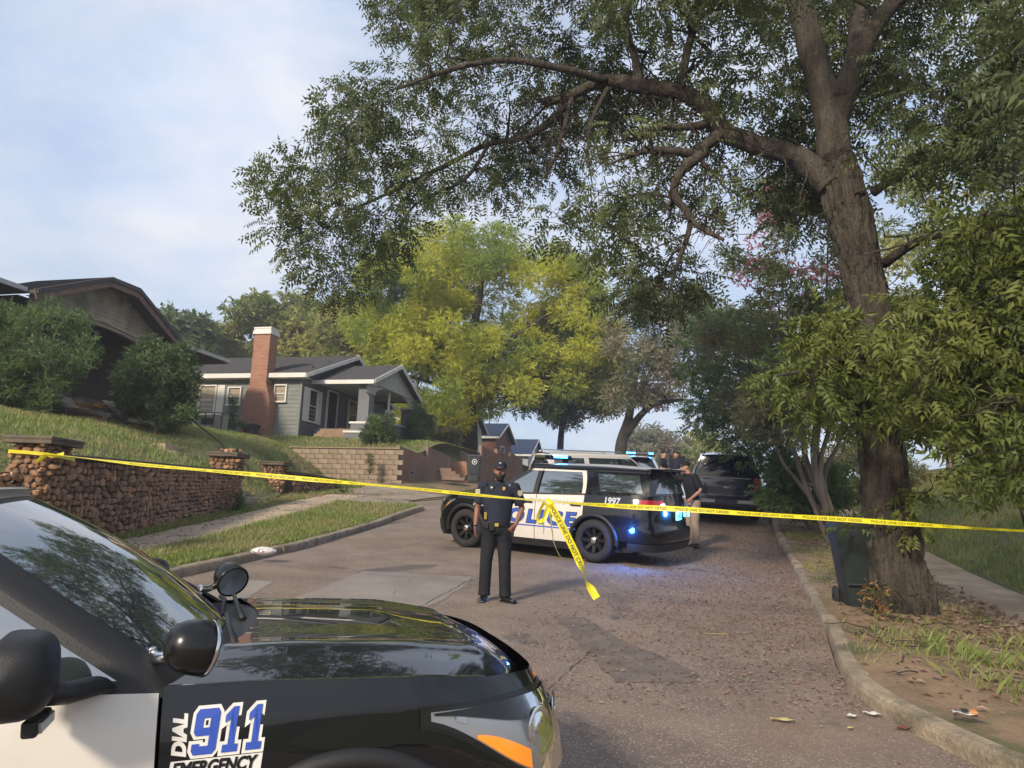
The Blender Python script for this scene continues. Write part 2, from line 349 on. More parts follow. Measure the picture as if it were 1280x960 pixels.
for (x0, y0, x1, y1, w_) in ((-.45, 12.1, -1.1, 9.15, .012), (-2.2, 12.32, -.42, 12.12, .01), (-1.1, 9.15, -2.7, 8.88, .012), (-.9, 9.6, 1.5, 10.6, .008), (1.5, 10.6, 3.4, 10.2, .007), (.3, 6.2, .9, 7.8, .007), (-3.6, 12.5, -.6, 13.4, .008), (-.6, 13.4, 1.0, 13.0, .006), (-2.5, 14.5, -1.2, 17.5, .01)):
    n = max(6, int(math.hypot(x1-x0, y1-y0)/.12)); P = [(lerp(x0, x1, k/n)+random.gauss(0, .018), lerp(y0, y1, k/n)+random.gauss(0, .018)) for k in range(n+1)]
    ck.grid([[(x-w_*random.uniform(.3, 1), y, S(y)+.0065), (x+w_*random.uniform(.3, 1), y+w_*.6, S(y)+.0065)] for x, y in P])
tag(ck.build('road_cracks', M['crack']), kind='structure')
M['tar'] = mat('tar_patch', (.145, .118, .098), .9, var=.2, vscale=5, bump=.5, bscale=60)
speckle(M['tar'], (.2, .18, .16), 60, .2, .5)
road_patch('tar_patch', [(.95, 6.7), (.75, 8.1), (.62, 9.3), (.95, 9.35), (1.25, 8.2), (1.75, 7.1), (1.6, 6.75)], M['tar'], .004)
# pavement slabs: each slab a part
def slabs(root, a, b, y0, y1, step, m, tilt=.01):
    y = y0
    while y < y1:
        ye = min(y+step, y1); mb = MB(); dz = random.uniform(-tilt, tilt)
        P = [(a(y), y), (b(y), y), (b(ye-.025), ye-.025), (a(ye-.025), ye-.025)]
        mb.add([(p[0], p[1], S(p[1])+.06) for p in P]+[(p[0], p[1], S(p[1])+.135+dz) for p in P], [(4, 5, 6, 7), (0, 1, 5, 4), (1, 2, 6, 5), (2, 3, 7, 6), (3, 0, 4, 7)])
        o = mb.build('slab', m, root, bevel=.012); y = ye
M['sandy'] = speckle(mixin(mat('sandy_concrete', (.44, .33, .21), .92, var=.16, vscale=2, bump=.5, bscale=40), (.26, .17, .10), .9, .46, .66, 3, .8), (.5, .42, .3), 80, .25, .6)
sw = empty('left_sidewalk', kind='structure'); slabs(sw, SWO, SWI, -6, 24.5, 1.5, M['concrete'])
sw2 = empty('right_sidewalk', kind='structure'); slabs(sw2, RWI, RWO, -4.4, 44, 1.55, M['sandy'])
# kerbs: poured stones with joints, a little crooked
def kerb(root, X, sgn, y0, y1, step=1.9, jag=.02):
    y = y0
    while y < y1:
        ye = min(y+step*random.uniform(.8, 1.2), y1); rows = []; off = random.uniform(-jag, jag); dz = random.uniform(-.02, .015); n = 7
        for k in range(n+1):
            yy = lerp(y, ye-.02, k/n); x0 = X(yy)+off; s = S(yy); w_ = .16+random.uniform(-.006, .006); e = random.uniform(-.007, .007)
            pr = [(0, -.1), (.0, .07), (.012, .11), (.035, .128), (w_-.03, .135), (w_, .12), (w_+.02, -.1)]
            rows.append([(x0+sgn*(a+e), yy, s+b+dz+random.uniform(-.004, .004)) for a, b in pr])
        mb = MB().grid(rows, flip=sgn > 0); k7 = len(pr)
        mb.f.append(list(range(k7))); mb.m.append(0); mb.f.append(list(range(n*k7, n*k7+k7))[::-1]); mb.m.append(0)
        mb.build('kerb_stone', M['curb'], root); y = ye
kr = empty('right_kerb', kind='structure'); kerb(kr, XR, 1, -3, 44)
kl = empty('left_kerb', kind='structure'); kerb(kl, XL, -1, -3, 22.3)

# ------------------------------------------------------------------ stone retaining wall (each face stone a part, the rest behind them mortar)
M['stone'] = mixin(mat('rubble_stone', (.29, .14, .07), .9, col2=(.38, .25, .155), vscale=2.5, bump=.8, bscale=18, bdist=.03, rnd=.5), (.10, .075, .06), 2.2, .5, .66, 3, .6)
M['mortar'] = mat('dark_mortar', (.10, .065, .045), .95, var=.3, vscale=6, bump=.8, bscale=30)
M['cap'] = mixin(mat('cap_concrete', (.115, .095, .07), .92, var=.25, vscale=4, bump=.5, bscale=40), (.05, .05, .035), 2, .5, .65, 1, .7)
stone_meshes = []
for q in range(10):
    vs = []; n = random.choice([5, 6, 7]); pts = []
    for k in range(n):
        a = 2*math.pi*k/n+random.uniform(-.2, .2); pts.append((math.cos(a)*random.uniform(.42, .56), math.sin(a)*random.uniform(.40, .56)))
    for s_, d in ((1.0, -.3), (1.0, .42), (.86, .62), (.45, .70)):
        for x, y in pts: vs.append((x*s_, d+random.uniform(-.10, .10), y*s_))
    fs = []
    for L_ in range(3):
        for k in range(n): fs.append((L_*n+k, L_*n+(k+1) % n, (L_+1)*n+(k+1) % n, (L_+1)*n+k))
    fs.append(tuple(range(3*n, 4*n)))
    me = bpy.data.meshes.new('stone'); me.from_pydata(vs, [], fs); me.materials.append(M['stone']); stone_meshes.append(me)
def stone_face(root, P, L_, H, hs=.085, ws=.15, budget=None, out=.05, stuff=False):
    """P(s,h)->(point, normal) ; fills an L x H face with irregular stones"""
    items = []; h = 0
    while h < H-.02:
        hh = min(hs*random.uniform(.75, 1.3), H-h); s = random.uniform(-.1, 0)
        while s < L_:
            ww = ws*random.uniform(.55, 1.4); items.append((s+ww/2, h+hh/2+random.uniform(-.015, .015), ww*1.0, hh*1.06)); s += ww
        h += hh
    return items
def place_stones(root, P, items, single, up=Vector((0, 0, 1)), out=.06):
    joined = MB()
    for i, (s, h, ww, hh) in enumerate(items):
        p, nrm = P(s, h); nrm = Vector(nrm).normalized(); t = up.cross(nrm).normalized(); 
        Mx = Matrix((( t.x*ww, nrm.x*out, up.x*hh, p[0]), (t.y*ww, nrm.y*out, up.y*hh, p[1]), (t.z*ww, nrm.z*out, up.z*hh, p[2]), (0, 0, 0, 1))) @ Matrix.Rotation(random.uniform(-.25, .25), 4, 'Y')
        me = random.choice(stone_meshes)
        if i in single: shared('stone', me, root, Mx)
        else: joined.add([v.co for v in me.vertices], [tuple(f.vertices) for f in me.polygons], 0, Mx)
    return joined
def wall_run(label, y0, y1, top, single_n, cap=True, near_first=True, th=.34, pt=None):
    root = empty('stone_wall', (WF(y0), y0, S(y0)), label, 'stone wall')
    rows_f = MB(); n = max(2, int((y1-y0)/1.0)); R1 = []
    core = MB()
    for k in range(n+1):
        y = lerp(y0, y1, k/n); x = WF(y); R1.append([(x-.03, y, S(y)-.2), (x-.03, y, top(y)-.01), (x-th, y, top(y)-.01), (x-th, y, S(y)-.2)])
    core.grid(R1); core.f.append([0, 1, 2, 3]); core.m.append(0); core.f.append([n*4, n*4+3, n*4+2, n*4+1]); core.m.append(0)
    inv = Matrix.Translation(root.location).inverted()
    o = core.build('mortar_core', M['mortar'], root); o.matrix_basis = inv
    def P(s, h):
        y = y0+s; z = lerp(S(y)+.02, top(y)-.02, min(1, max(0, h))); d = (WF(y+.1)-WF(y-.1))/.2
        return (WF(y)-.02, y, z), (1, -d, 0)
    # param h normalised so courses follow the wall
    items = []; H = top((y0+y1)/2)-S((y0+y1)/2); nc = int(H/.098)
    for c in range(nc):
        s = random.uniform(-.05, .05)
        while s < y1-y0-.05:
            y = y0+s; Hy = top(y)-S(y); ww = random.choice([.10, .14, .2, .3])*random.uniform(.75, 1.25); ch = Hy/nc; hh = ch*random.uniform(.7, 1.5)
            items.append((s+ww/2, (c+.5+random.uniform(-.2, .2))/nc, ww*1.02, hh)); s += ww
    idx = sorted(range(len(items)), key=lambda i: items[i][0]-.0*items[i][1]); single = set(idx[:single_n])
    j = place_stones(root, P, items, single, out=.06)
    for ch in root.children:
        if ch.name.startswith('stone'): ch.matrix_basis = inv @ ch.matrix_basis
    if len(j.v):
        o = j.build('small_stone_facing', M['stone'], root); o.matrix_basis = inv; o['kind'] = 'stuff'
    if cap:
        cb = MB(); y = y0
        while y < y1-.05:
            ye = min(y+random.uniform(1.0, 1.6), y1); a = Vector((WF(y)-.15, y, top(y)+.035)); b = Vector((WF(ye)-.15, ye-.012, top(ye)+.035))
            c = MB().beam(a, b, .46, .075); q = c.build('cap_slab', M['cap'], root, bevel=.012); q.matrix_basis = inv; y = ye
    return root
def pillar(y, size, h_top, label, x=None, n_single=300, capw=None, ht=.11):
    x = WF(y)-size/2+.12 if x is None else x; z0 = S(y)-.05
    root = empty('stone_pillar', (x, y, z0), label, 'stone pillar', rz=-.08)
    H = h_top-ht-z0
    MB().box((0, 0, H/2), (size-.1, size-.1, H)).build('mortar_core', M['mortar'], root)
    for sgn, ax in ((1, 'x'), (-1, 'y')):
        items = stone_face(None, None, size, H)
        def P(s, h, ax=ax):
            return ((size/2-.05, s-size/2, h), (1, 0, 0)) if ax == 'x' else ((s-size/2, -size/2+.05, h), (0, -1, 0))
        place_stones(root, P, items, set(range(len(items))), out=.06)
    cw = capw or size+.22
    mb = MB().box((0, 0, H+ht*.3), (cw*.97, cw*.97, ht*.6)).build('cap_slab', M['cap'], root, bevel=.01)
    MB().box((0, 0, H+ht*.78), (cw, cw, ht*.44)).build('cap_slab', M['cap'], root, bevel=.012)
    return root
wall_run('low rubble stone wall without cap, left of the first pillar', 4, 11.15, lambda y: WTOP(y)+.02, 60, cap=False)
wall_run('long brown rubble stone retaining wall with a flat cap, between the first and second pillars', 11.75, 19.75, WTOP, 300)
wall_run('short low rubble stone wall from the third pillar to the driveway', 24.1, 27.4, lambda y: WTOP(y)-.05*sstep(24, 27.4, y), 160, cap=True)
pillar(11.45, .55, 2.80, x=-6.92, label='stone gate pillar with a wide flat cap, yellow tape tied round it')
pillar(20.0, .62, 3.34, x=-7.28, label='stone gate pillar left of the yard steps, rubble on its cap')
pillar(23.9, .55, 3.42, x=-7.2, label='stone gate pillar right of the yard steps')
M['block'] = mixin(mat('split_block', (.25, .19, .135), .93, col2=(.31, .245, .18), vscale=2, bump=.5, bscale=50, rnd=.12), (.13, .10, .07), 1.2, .52, .7, 4, .6)
M['oldmortar'] = mat('pale_mortar', (.30, .26, .20), .95, var=.2, vscale=8)
# rubble on the second pillar
ls = empty('loose_stones', (-7.28, 20, 3.34), 'small loose stones lying on the cap of the second pillar', 'stones')
for k in range(7):
    shared('stone', random.choice(stone_meshes), ls, Matrix.Translation((random.uniform(-.25, .25), random.uniform(-.2, .25), .05)) @ Matrix.Rotation(random.uniform(0, 6), 4, 'Z') @ Matrix.Scale(random.uniform(.1, .2), 4))
# yard steps between pillars 2 and 3
st = empty('yard_steps', (WF(22)-.2, 22, S(22)), 'worn concrete steps climbing the bank between two stone pillars', 'steps')
for k in range(8):
    MB().box((-.15-.32*k, 0, .1+.19*k), (.36, 2.6, .18)).build('step', M['concrete'], st, bevel=.012)
hr = MB(); a = at(268, 545, 23.2); 
hr.tube([at(236, 522, 24.6), at(279, 556, 22.8), at(299, 588, 21.2), at(300, 620, 20.9)], .022, 8)
hr.tube([at(279, 556, 22.8), at(281, 590, 22.8)], .02, 6)
M['iron'] = mat('dark_iron', (.035, .03, .028), .6, metal=.6, var=.3, vscale=20)
tag(hr.build('handrail', M['iron'], smooth=True), 'thin dark metal handrail beside the yard steps', 'handrail')
hr2 = MB().tube([at(310, 583, 22.9), at(311, 612, 22.9), at(311, 628, 22.9)], .025, 6).tube([at(310, 583, 22.9), at(292, 566, 24.2)], .022, 6)
tag(hr2.build('handrail', M['iron'], smooth=True), 'short iron handrail post at the foot of the yard steps', 'handrail')

# ------------------------------------------------------------------ concrete block wall facing the street corner
bw = empty('block_wall', (-4.3, 30, 3.0), 'tan concrete block retaining wall below the gray house lawn', 'block wall', rz=math.atan2(1.2, -4.65))
BL, nc = 4.9, 8
MB().box((BL/2, -.12, .74), (BL, .16, 1.5)).build('mortar_core', M['oldmortar'], bw)
bm = bpy.data.meshes.new('block'); 
b_ = MB().box((0, 0, 0), (.385, .1, .182)); bm.from_pydata(b_.v, [], b_.f); bm.materials.append(M['block'])
for c in range(nc):
    x = .2 if c % 2 == 0 else .0
    while x < BL:
        o = shared('block', bm, bw, Matrix.Translation((x, .0-.0+random.uniform(-.004, .004), .02+.0+c*.196-.0)))
        x += .4
MB().box((BL/2, -.1, 1.54), (BL+.1, .34, .05)).build('cap_course', M['block'], bw, bevel=.01)
bw.rotation_euler.z = math.atan2(1.2, -4.65)
# stepped concrete wall along the alley
M['darkconc'] = mixin(mat('stained_concrete', (.22, .16, .125), .93, var=.25, vscale=1.5, bump=.5, bscale=30), (.27, .12, .07), .9, .45, .68, 6, .75)
swl = empty('stepped_wall', (SX(30), 30, 3.0), 'stained concrete retaining wall whose top steps up along the alley', 'retaining wall')
y = 30.02; k = 0; iv = Matrix.Translation(swl.location).inverted()
while y < 50:
    L_ = 3.1; g0 = alley(SX(y), y); zt = 4.66+.30*k if k < 3 else 5.55+.12*k
    if k == 2: y += 1.7      # gap with stairs
    mb = MB(); a = Vector((SX(y)-.08, y, 0)); b = Vector((SX(y+L_)-.08, y+L_-.02, 0)); t = (b-a).normalized(); nn = Vector((t.y, -t.x, 0))*.09
    z0 = 2.4; z1 = zt; z2 = zt-.16
    vs = [a+nn, b+nn, b-nn, a-nn]; mb.add([(p.x, p.y, z0) for p in vs]+[(vs[0].x, vs[0].y, z1), (vs[1].x, vs[1].y, z2), (vs[2].x, vs[2].y, z2), (vs[3].x, vs[3].y, z1)], [(0, 3, 2, 1), (4, 5, 6, 7), (0, 1, 5, 4), (1, 2, 6, 5), (2, 3, 7, 6), (3, 0, 4, 7)])
    o = mb.build('wall_panel', M['darkconc'], swl, bevel=.012); o.matrix_basis = iv
    if k < 2:
        for dxx in (-.07, .07):
            p = lerp(a, b, .45+dxx/3)+nn; q = MB().tube([(p.x-.05, p.y, zt-.95), (p.x+.05, p.y, zt-.95)], .028, 8).build('weep_pipe', M['iron'], swl); q.matrix_basis = iv
    y += L_; k += 1
# stairs in the gap and brick return wall
M['brick'] = None
def brickmat(name, c1, c2, mortar, scale=1., bw=.22, bh=.07):
    m = bpy.data.materials.new(name); m.use_nodes = True; t = m.node_tree; b = t.nodes['Principled BSDF']; L = t.links.new
    b.inputs['Roughness'].default_value = .9
    tcn = t.nodes.new('ShaderNodeTexCoord'); sp = t.nodes.new('ShaderNodeSeparateXYZ'); L(tcn.outputs['Object'], sp.inputs[0])
    ad = t.nodes.new('ShaderNodeMath'); ad.operation = 'ADD'; L(sp.outputs[0], ad.inputs[0]); L(sp.outputs[1], ad.inputs[1])
    cb = t.nodes.new('ShaderNodeCombineXYZ'); L(ad.outputs[0], cb.inputs[0]); L(sp.outputs[2], cb.inputs[1])
    br = t.nodes.new('ShaderNodeTexBrick'); L(cb.outputs[0], br.inputs['Vector']); br.inputs['Color1'].default_value = (*c1, 1); br.inputs['Color2'].default_value = (*c2, 1); br.inputs['Mortar'].default_value = (*mortar, 1)
    br.inputs['Scale'].default_value = 1; br.inputs['Brick Width'].default_value = bw; br.inputs['Row Height'].default_value = bh; br.inputs['Mortar Size'].default_value = .009; br.inputs['Bias'].default_value = 0
    L(br.outputs['Color'], b.inputs['Base Color'])
    bp = t.nodes.new('ShaderNodeBump'); bp.inputs['Strength'].default_value = .6; bp.inputs['Distance'].default_value = .01; bp.invert = True; L(br.outputs['Fac'], bp.inputs['Height']); L(bp.outputs[0], b.inputs['Normal'])
    return mixin(m, tuple(c*.5 for c in c1), 1.3, .55, .75, 2, .6)
M['brick'] = brickmat('red_brick', (.27, .10, .055), (.36, .16, .095), (.28, .22, .17))
M['brick2'] = brickmat('orange_brick', (.30, .15, .08), (.36, .20, .12), (.25, .2, .15), bw=.4, bh=.15)
M['siding'] = mixin(mat('gray_siding', (.19, .205, .19), .75, var=.08, vscale=3), (.09, .10, .095), .6, .5, .75, 3, .5)
M['shade_siding'] = mixin(mat('shaded_gray_siding', (.105, .115, .12), .75, var=.08, vscale=3), (.07, .075, .075), .6, .5, .75, 3, .5)  # gray siding darkened: the front wall's shade is put into its colour
M['white'] = mixin(mat('white_trim', (.62, .60, .56), .7, var=.05, vscale=4), (.4, .37, .32), 1.5, .55, .8, 3, .6)
M['shingle'] = mat('dark_shingle', (.05, .052, .055), .95, col2=(.085, .085, .09), vscale=9, bump=.6, bscale=30, rnd=.1)
M['stucco'] = mat('gray_stucco', (.15, .16, .165), .9, var=.1, vscale=3, bump=.4, bscale=60)
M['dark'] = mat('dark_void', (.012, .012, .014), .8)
M['hglass'] = mat('window_glass', (.03, .032, .03), .06, spec=.6, ior=1.6)
M['blind'] = mat('tan_blind', (.33, .27, .19), .8, var=.1, vscale=3)
M['steps'] = mixin(mat('brown_steps', (.25, .17, .11), .9, var=.2, vscale=3, bump=.3), (.15, .10, .07), 2, .5, .7, 1, .6)
FD = Vector((math.sin(rad(14.6)), math.cos(rad(14.6)), 0))     # along the street, away from the camera
SD = Vector((-FD.y, FD.x, 0))                                  # away from the street (to the left)
UP = Vector((0, 0, 1))
def lapsiding(mb, o, d, L_, z0, z1, n, lap=.17, m=0, holes=()):
    """clapboards as real saw-tooth strips; n is the outward normal; z0,z1 may be functions of distance"""
    fz0 = z0 if callable(z0) else (lambda s: z0); fz1 = z1 if callable(z1) else (lambda s: z1)
    ztop = max(fz1(0), fz1(L_), fz1(L_/2)); z = min(fz0(0), fz0(L_))
    while z < ztop-.02:
        za, zb = z, min(z+lap, ztop)
        # find span where the roof line is above the course
        ns = 24; segs = []
        for i in range(ns):
            sm = (i+.5)/ns*L_
            if fz1(sm) > za+.02 and not any(h[0]-.01 < sm < h[1]+.01 and h[2] < (za+zb)/2 < h[3] for h in holes): segs.append(i)
        run = []
        for i in segs:
            if run and run[-1][1] == i: run[-1][1] = i+1
            else: run.append([i, i+1])
        for a, b in run:
            A = o+d*(a/ns*L_); B = o+d*(b/ns*L_); ta = min(zb, fz1(a/ns*L_) if fz1(a/ns*L_) > za else zb); tb = min(zb, fz1(b/ns*L_) if fz1(b/ns*L_) > za else zb)
            mb.add([A+n*.022+UP*za, B+n*.022+UP*za, B+n*.004+UP*tb, A+n*.004+UP*ta, A+UP*za, B+UP*za], [(0, 1, 2, 3), (4, 5, 1, 0)], m)
        z += lap
def window(root, o, d, n, s, z, wd, h, shutters=None, panes=2, mat_in='hglass', fr=.07, label=None, hung=True):
    """window part with frame, sill and panes as sub-parts; o+d*s is its left edge, z its bottom"""
    a = o+d*s+UP*z
    f = MB()
    f.beam(a+n*.05+d*(-fr/2)+UP*(-fr), a+n*.05+d*(-fr/2)+UP*(h+fr), fr, .1, up=n)
    f.beam(a+n*.05+d*(wd+fr/2)+UP*(-fr), a+n*.05+d*(wd+fr/2)+UP*(h+fr), fr, .1, up=n)
    f.beam(a+n*.05+d*0+UP*(h+fr/2), a+n*.05+d*wd+UP*(h+fr/2), .098, fr)
    wo_ = f.build('window', M['white'], root, label=label)
    sl = MB().beam(a+n*.07+d*(-fr*1.4)+UP*(-fr/2), a+n*.07+d*(wd+fr*1.4)+UP*(-fr/2), .15, fr); sl.build('sill', M['white'], wo_)
    for k in range(panes):
        x0 = k*wd/panes; x1 = (k+1)*wd/panes
        if k: MB().beam(a+n*.045+d*x0, a+n*.045+d*x0+UP*h, .06, .08, up=n).build('mullion', M['white'], wo_)
        for q in ((0, .5), (.5, 1)) if hung else ((0, 1),):
            p = MB(); zz0 = h*q[0]; zz1 = h*q[1]; off = n*(.012 if q[0] == 0 else .02)
            g0 = a+d*(x0+.03)+UP*(zz0+.02)+off; g1 = a+d*(x1-.03)+UP*(zz0+.02)+off
            p.add([g0, g1, g1+UP*(zz1-zz0-.04), g0+UP*(zz1-zz0-.04)], [(0, 1, 2, 3)], 0); p.build('pane', M[mat_in], wo_)
            if q[0] == 0 and hung: MB().beam(a+n*.03+d*x0+UP*zz1, a+n*.03+d*x1+UP*zz1, .04, .04).build('sash_rail', M['white'], wo_)
    for side in (shutters or ()):
        x0 = -fr-.42 if side == 'L' else wd+fr+.02
        s_ = MB().box((0, 0, 0), (.4, .04, h+2*fr)); 
        for r_ in range(12): s_.box((0, -.028, -h/2+.1+r_*(h-.1)/12), (.32, .02, .05))
        so_ = s_.build('shutter', M['white'], root); c = a+d*(x0+.2)+n*.03+UP*(h/2)
        so_.matrix_basis = Matrix(((d.x, -n.x, 0, c.x), (d.y, -n.y, 0, c.y), (0, 0, 1, c.z), (0, 0, 0, 1)))
    return wo_
def fixlocal(root):
    """children were built in world coordinates: express them in the root's frame"""
    inv = root.matrix_basis.inverted()
    for ch in root.children:
        if not ch.get('_loc'): 
            ch.matrix_basis = inv @ ch.matrix_basis if ch.matrix_basis != Matrix() else inv
def roofplane(name, a, b, c, d_, root, m='shingle', th=.12, course=.16):
    """a->b eave, d->c ridge; shingle courses are real steps, cut into strips"""
    a, b, c, d_ = map(Vector, (a, b, c, d_)); nrm = (b-a).cross(d_-a).normalized()
    if nrm.z < 0: nrm = -nrm
    mb = MB(); n = max(3, int((d_-a).length/course))
    for k in range(n):
        p0 = lerp(a, d_, k/n); p1 = lerp(b, c, k/n); q0 = lerp(a, d_, (k+1)/n); q1 = lerp(b, c, (k+1)/n)
        mb.add([p0+nrm*.022, p1+nrm*.022, q1+nrm*.004, q0+nrm*.004, p0, p1], [(0, 1, 2, 3), (4, 5, 1, 0)])
    mb.add([a-UP*th, b-UP*th, c-UP*th, d_-UP*th, a, b, c, d_], [(0, 3, 2, 1), (0, 1, 5, 4), (1, 2, 6, 5), (2, 3, 7, 6), (3, 0, 4, 7)])
    return mb.build(name, M[m], root)
def board(name, a, b, h, th, root, m='white', up=(0, 0, 1), bev=.006):
    return MB().beam(a, b, th, h, up=up).build(name, M[m], root, bevel=bev)

# ================================================================== gray house
A0 = Vector((-10.0, 36.0, 5.3)); N1 = -FD; N2 = -SD
gh = empty('gray_house', A0, 'gray clapboard house with a red brick chimney and a gabled front porch', 'house')
ZB, ZE = 5.25, 8.5
wl = MB(); lapsiding(wl, A0*1-UP*5.3+SD*11, -SD, 11, ZB, ZE, N1, .2); wl.prism([A0-UP*5.3+UP*ZB+FD*.02, A0-UP*5.3+UP*ZE+FD*.02, A0-UP*5.3+SD*11+UP*ZE+FD*.02, A0-UP*5.3+SD*11+UP*ZB+FD*.02], (0, 0, 0), FD*.15)
wl.build('side_wall', M['siding'], gh)
G0 = A0-UP*5.3
HW = 9.8; RID = 10.35
gz = lambda s: ZE+(RID-ZE)*(1-abs(s/HW*2-1))
wf = MB(); lapsiding(wf, G0, FD, HW, ZB, gz, N2, .2)
wf.prism([G0+UP*ZB+SD*.02+FD*.17, G0+FD*HW+UP*ZB+SD*.02, G0+FD*HW+UP*ZE+SD*.02, G0+FD*HW/2+UP*RID+SD*.02, G0+UP*ZE+SD*.02+FD*.17], (0, 0, 0), SD*.15)
wf.build('front_wall', M['shade_siding'], gh)
ov = .45; slope = (RID-ZE)/(HW/2)
e0 = G0-FD*ov-SD*ov+UP*(ZE-ov*slope+.1); e1 = G0-FD*ov+SD*11.5+UP*(ZE-ov*slope+.1); r0 = G0+FD*HW/2-SD*ov+UP*(RID+.1); r1 = G0+FD*HW/2+SD*11.5+UP*(RID+.1)
roofplane('roof', e0, e1, r1, r0, gh)
f0 = G0+FD*(HW+ov)-SD*ov+UP*(ZE-ov*slope+.1); f1 = G0+FD*(HW+ov)+SD*11.5+UP*(ZE-ov*slope+.1)
roofplane('roof', f0, f1, r1, r0, gh)
board('fascia', e0-FD*.02-UP*.1, e1-FD*.02-UP*.1, .22, .04, gh)
board('rake_board', e0-SD*.03-UP*.12, r0-SD*.03-UP*.12, .2, .05, gh)
board('rake_board', r0-SD*.03-UP*.12, f0-SD*.03-UP*.12, .2, .05, gh)
board('soffit', e0+FD*.25-UP*.2, e1+FD*.25-UP*.2, .03, .5, gh)
MB().box((0, 0, 0), (.1, .1, ZE-ZB), 0).build('corner_board', M['siding'], gh).location = G0+UP*((ZB+ZE)/2)-FD*.01-SD*.01
# chimney
def chim(root, t, widths, dep, z0, z1, zs0, zs1, mt):
    c = G0+SD*t-FD*0; mb = MB(); wb, wt = widths
    def ring(z, w_): return [c-SD*w_/2+FD*.05+UP*z, c+SD*w_/2+FD*.05+UP*z, c+SD*w_/2-FD*dep+UP*z, c-SD*w_/2-FD*dep+UP*z]
    R4 = [ring(z0, wb), ring(zs0, wb), ring(zs1, wt), ring(z1, wt)]
    for i in range(3):
        b = []; [b.append(p) for p in R4[i]]; [b.append(p) for p in R4[i+1]]
        mb.add(b, [(k, (k+1) % 4, 4+(k+1) % 4, 4+k) for k in range(4)])
    mb.add(R4[3], [(0, 1, 2, 3)]); return mb.build('chimney', mt, root)
ch = chim(gh, 1.95, (1.42, .86), .62, 5.1, 10.35, 7.1, 7.95, M['brick'])
cc = G0+SD*1.95-FD*.29
capo = MB().box((0, 0, 0), (.98, .80, .16), rz=rad(-14.6)).box((0, 0, .12), (.90, .72, .14), rz=rad(-14.6)).box((0, 0, .23), (.94, .76, .07), rz=rad(-14.6)).build('chimney_cap', M['white'], ch); capo.location = cc+UP*10.4
for (s, z, wd, h, sh, mi) in ((.78, 7.15, .55, .75, None, 'blind'), (2.98+.25, 7.0, .62, .8, None, 'blind'), (4.6, 6.55, 1.75, 1.35, ('L',), 'blind')):
    window(gh, G0-N1*0+SD*(s+wd), -SD, N1, 0, z, wd, h, shutters=('R',) if sh else None, panes=2 if wd > 1 else 1, mat_in=mi)
# front wall openings
window(gh, G0, FD, N2, .75, 6.35, .8, 1.5, shutters=('L', 'R'), panes=1)
dr = MB().prism([G0+FD*2.65+UP*6.05+N2*.02, G0+FD*3.55+UP*6.05+N2*.02, G0+FD*3.55+UP*8.1+N2*.02, G0+FD*2.65+UP*8.1+N2*.02], (0, 0, 0), N2*.05).build('door', M['dark'], gh)
fr_ = MB()
for s in (2.58, 3.62): fr_.beam(G0+FD*s+UP*6.0+N2*.05, G0+FD*s+UP*8.2+N2*.05, .09, .09, up=N2)
fr_.beam(G0+FD*2.54+UP*8.16+N2*.05, G0+FD*3.66+UP*8.16+N2*.05, .09, .09); fr_.build('door_frame', M['white'], dr)
gr = MB()
for k in range(7): gr.beam(G0+FD*(2.7+.13*k)+UP*6.1+N2*.09, G0+FD*(2.7+.13*k)+UP*8.05+N2*.09, .015, .015, up=N2)
for k in range(5): gr.beam(G0+FD*2.66+UP*(6.15+.47*k)+N2*.09, G0+FD*3.54+UP*(6.15+.47*k)+N2*.09, .02, .02)
gr.build('security_grille', M['iron'], dr)
window(gh, G0, FD, N2, 5.0, 6.6, 1.1, 1.4, panes=1)
# porch
PA = G0+FD*.95+N2*0; PW, PP = 6.4, 3.05
zf_ = 6.05
pf = MB().prism([G0+FD*1.5+UP*5.2, G0+FD*7.1+UP*5.2, G0+FD*7.1+UP*5.2+N2*2.8, G0+FD*1.5+UP*5.2+N2*2.8], (0, 0, 0), UP*(zf_-5.2)).build('porch_floor', M['stucco'], gh)
pe = 8.35; pr_ = 9.72
def porch_roof():
    o_ = .35
    a = PA-FD*.0+N2*(PP+.25)+UP*pe; b = PA+SD*1.0+UP*pe; rr = PA+FD*PW/2+N2*(PP+.25)+UP*pr_; rb_ = PA+FD*PW/2+SD*1.0+UP*pr_
    roofplane('porch_roof', a, b, rb_, rr, gh, course=.16)
    c = PA+FD*PW+N2*(PP+.25)+UP*pe; d2 = PA+FD*PW+SD*1.0+UP*pe
    roofplane('porch_roof', c, d2, rb_, rr, gh)
    board('rake_board', a+N2*.03-UP*.08, rr+N2*.03-UP*.08, .2, .05, gh); board('rake_board', rr+N2*.03-UP*.08, c+N2*.03-UP*.08, .2, .05, gh)
    board('fascia', PA+N2*(PP+.25)-UP*-(pe-.1)-FD*.03, PA+UP*(pe-.1)-FD*.03, .2, .04, gh)
porch_roof()
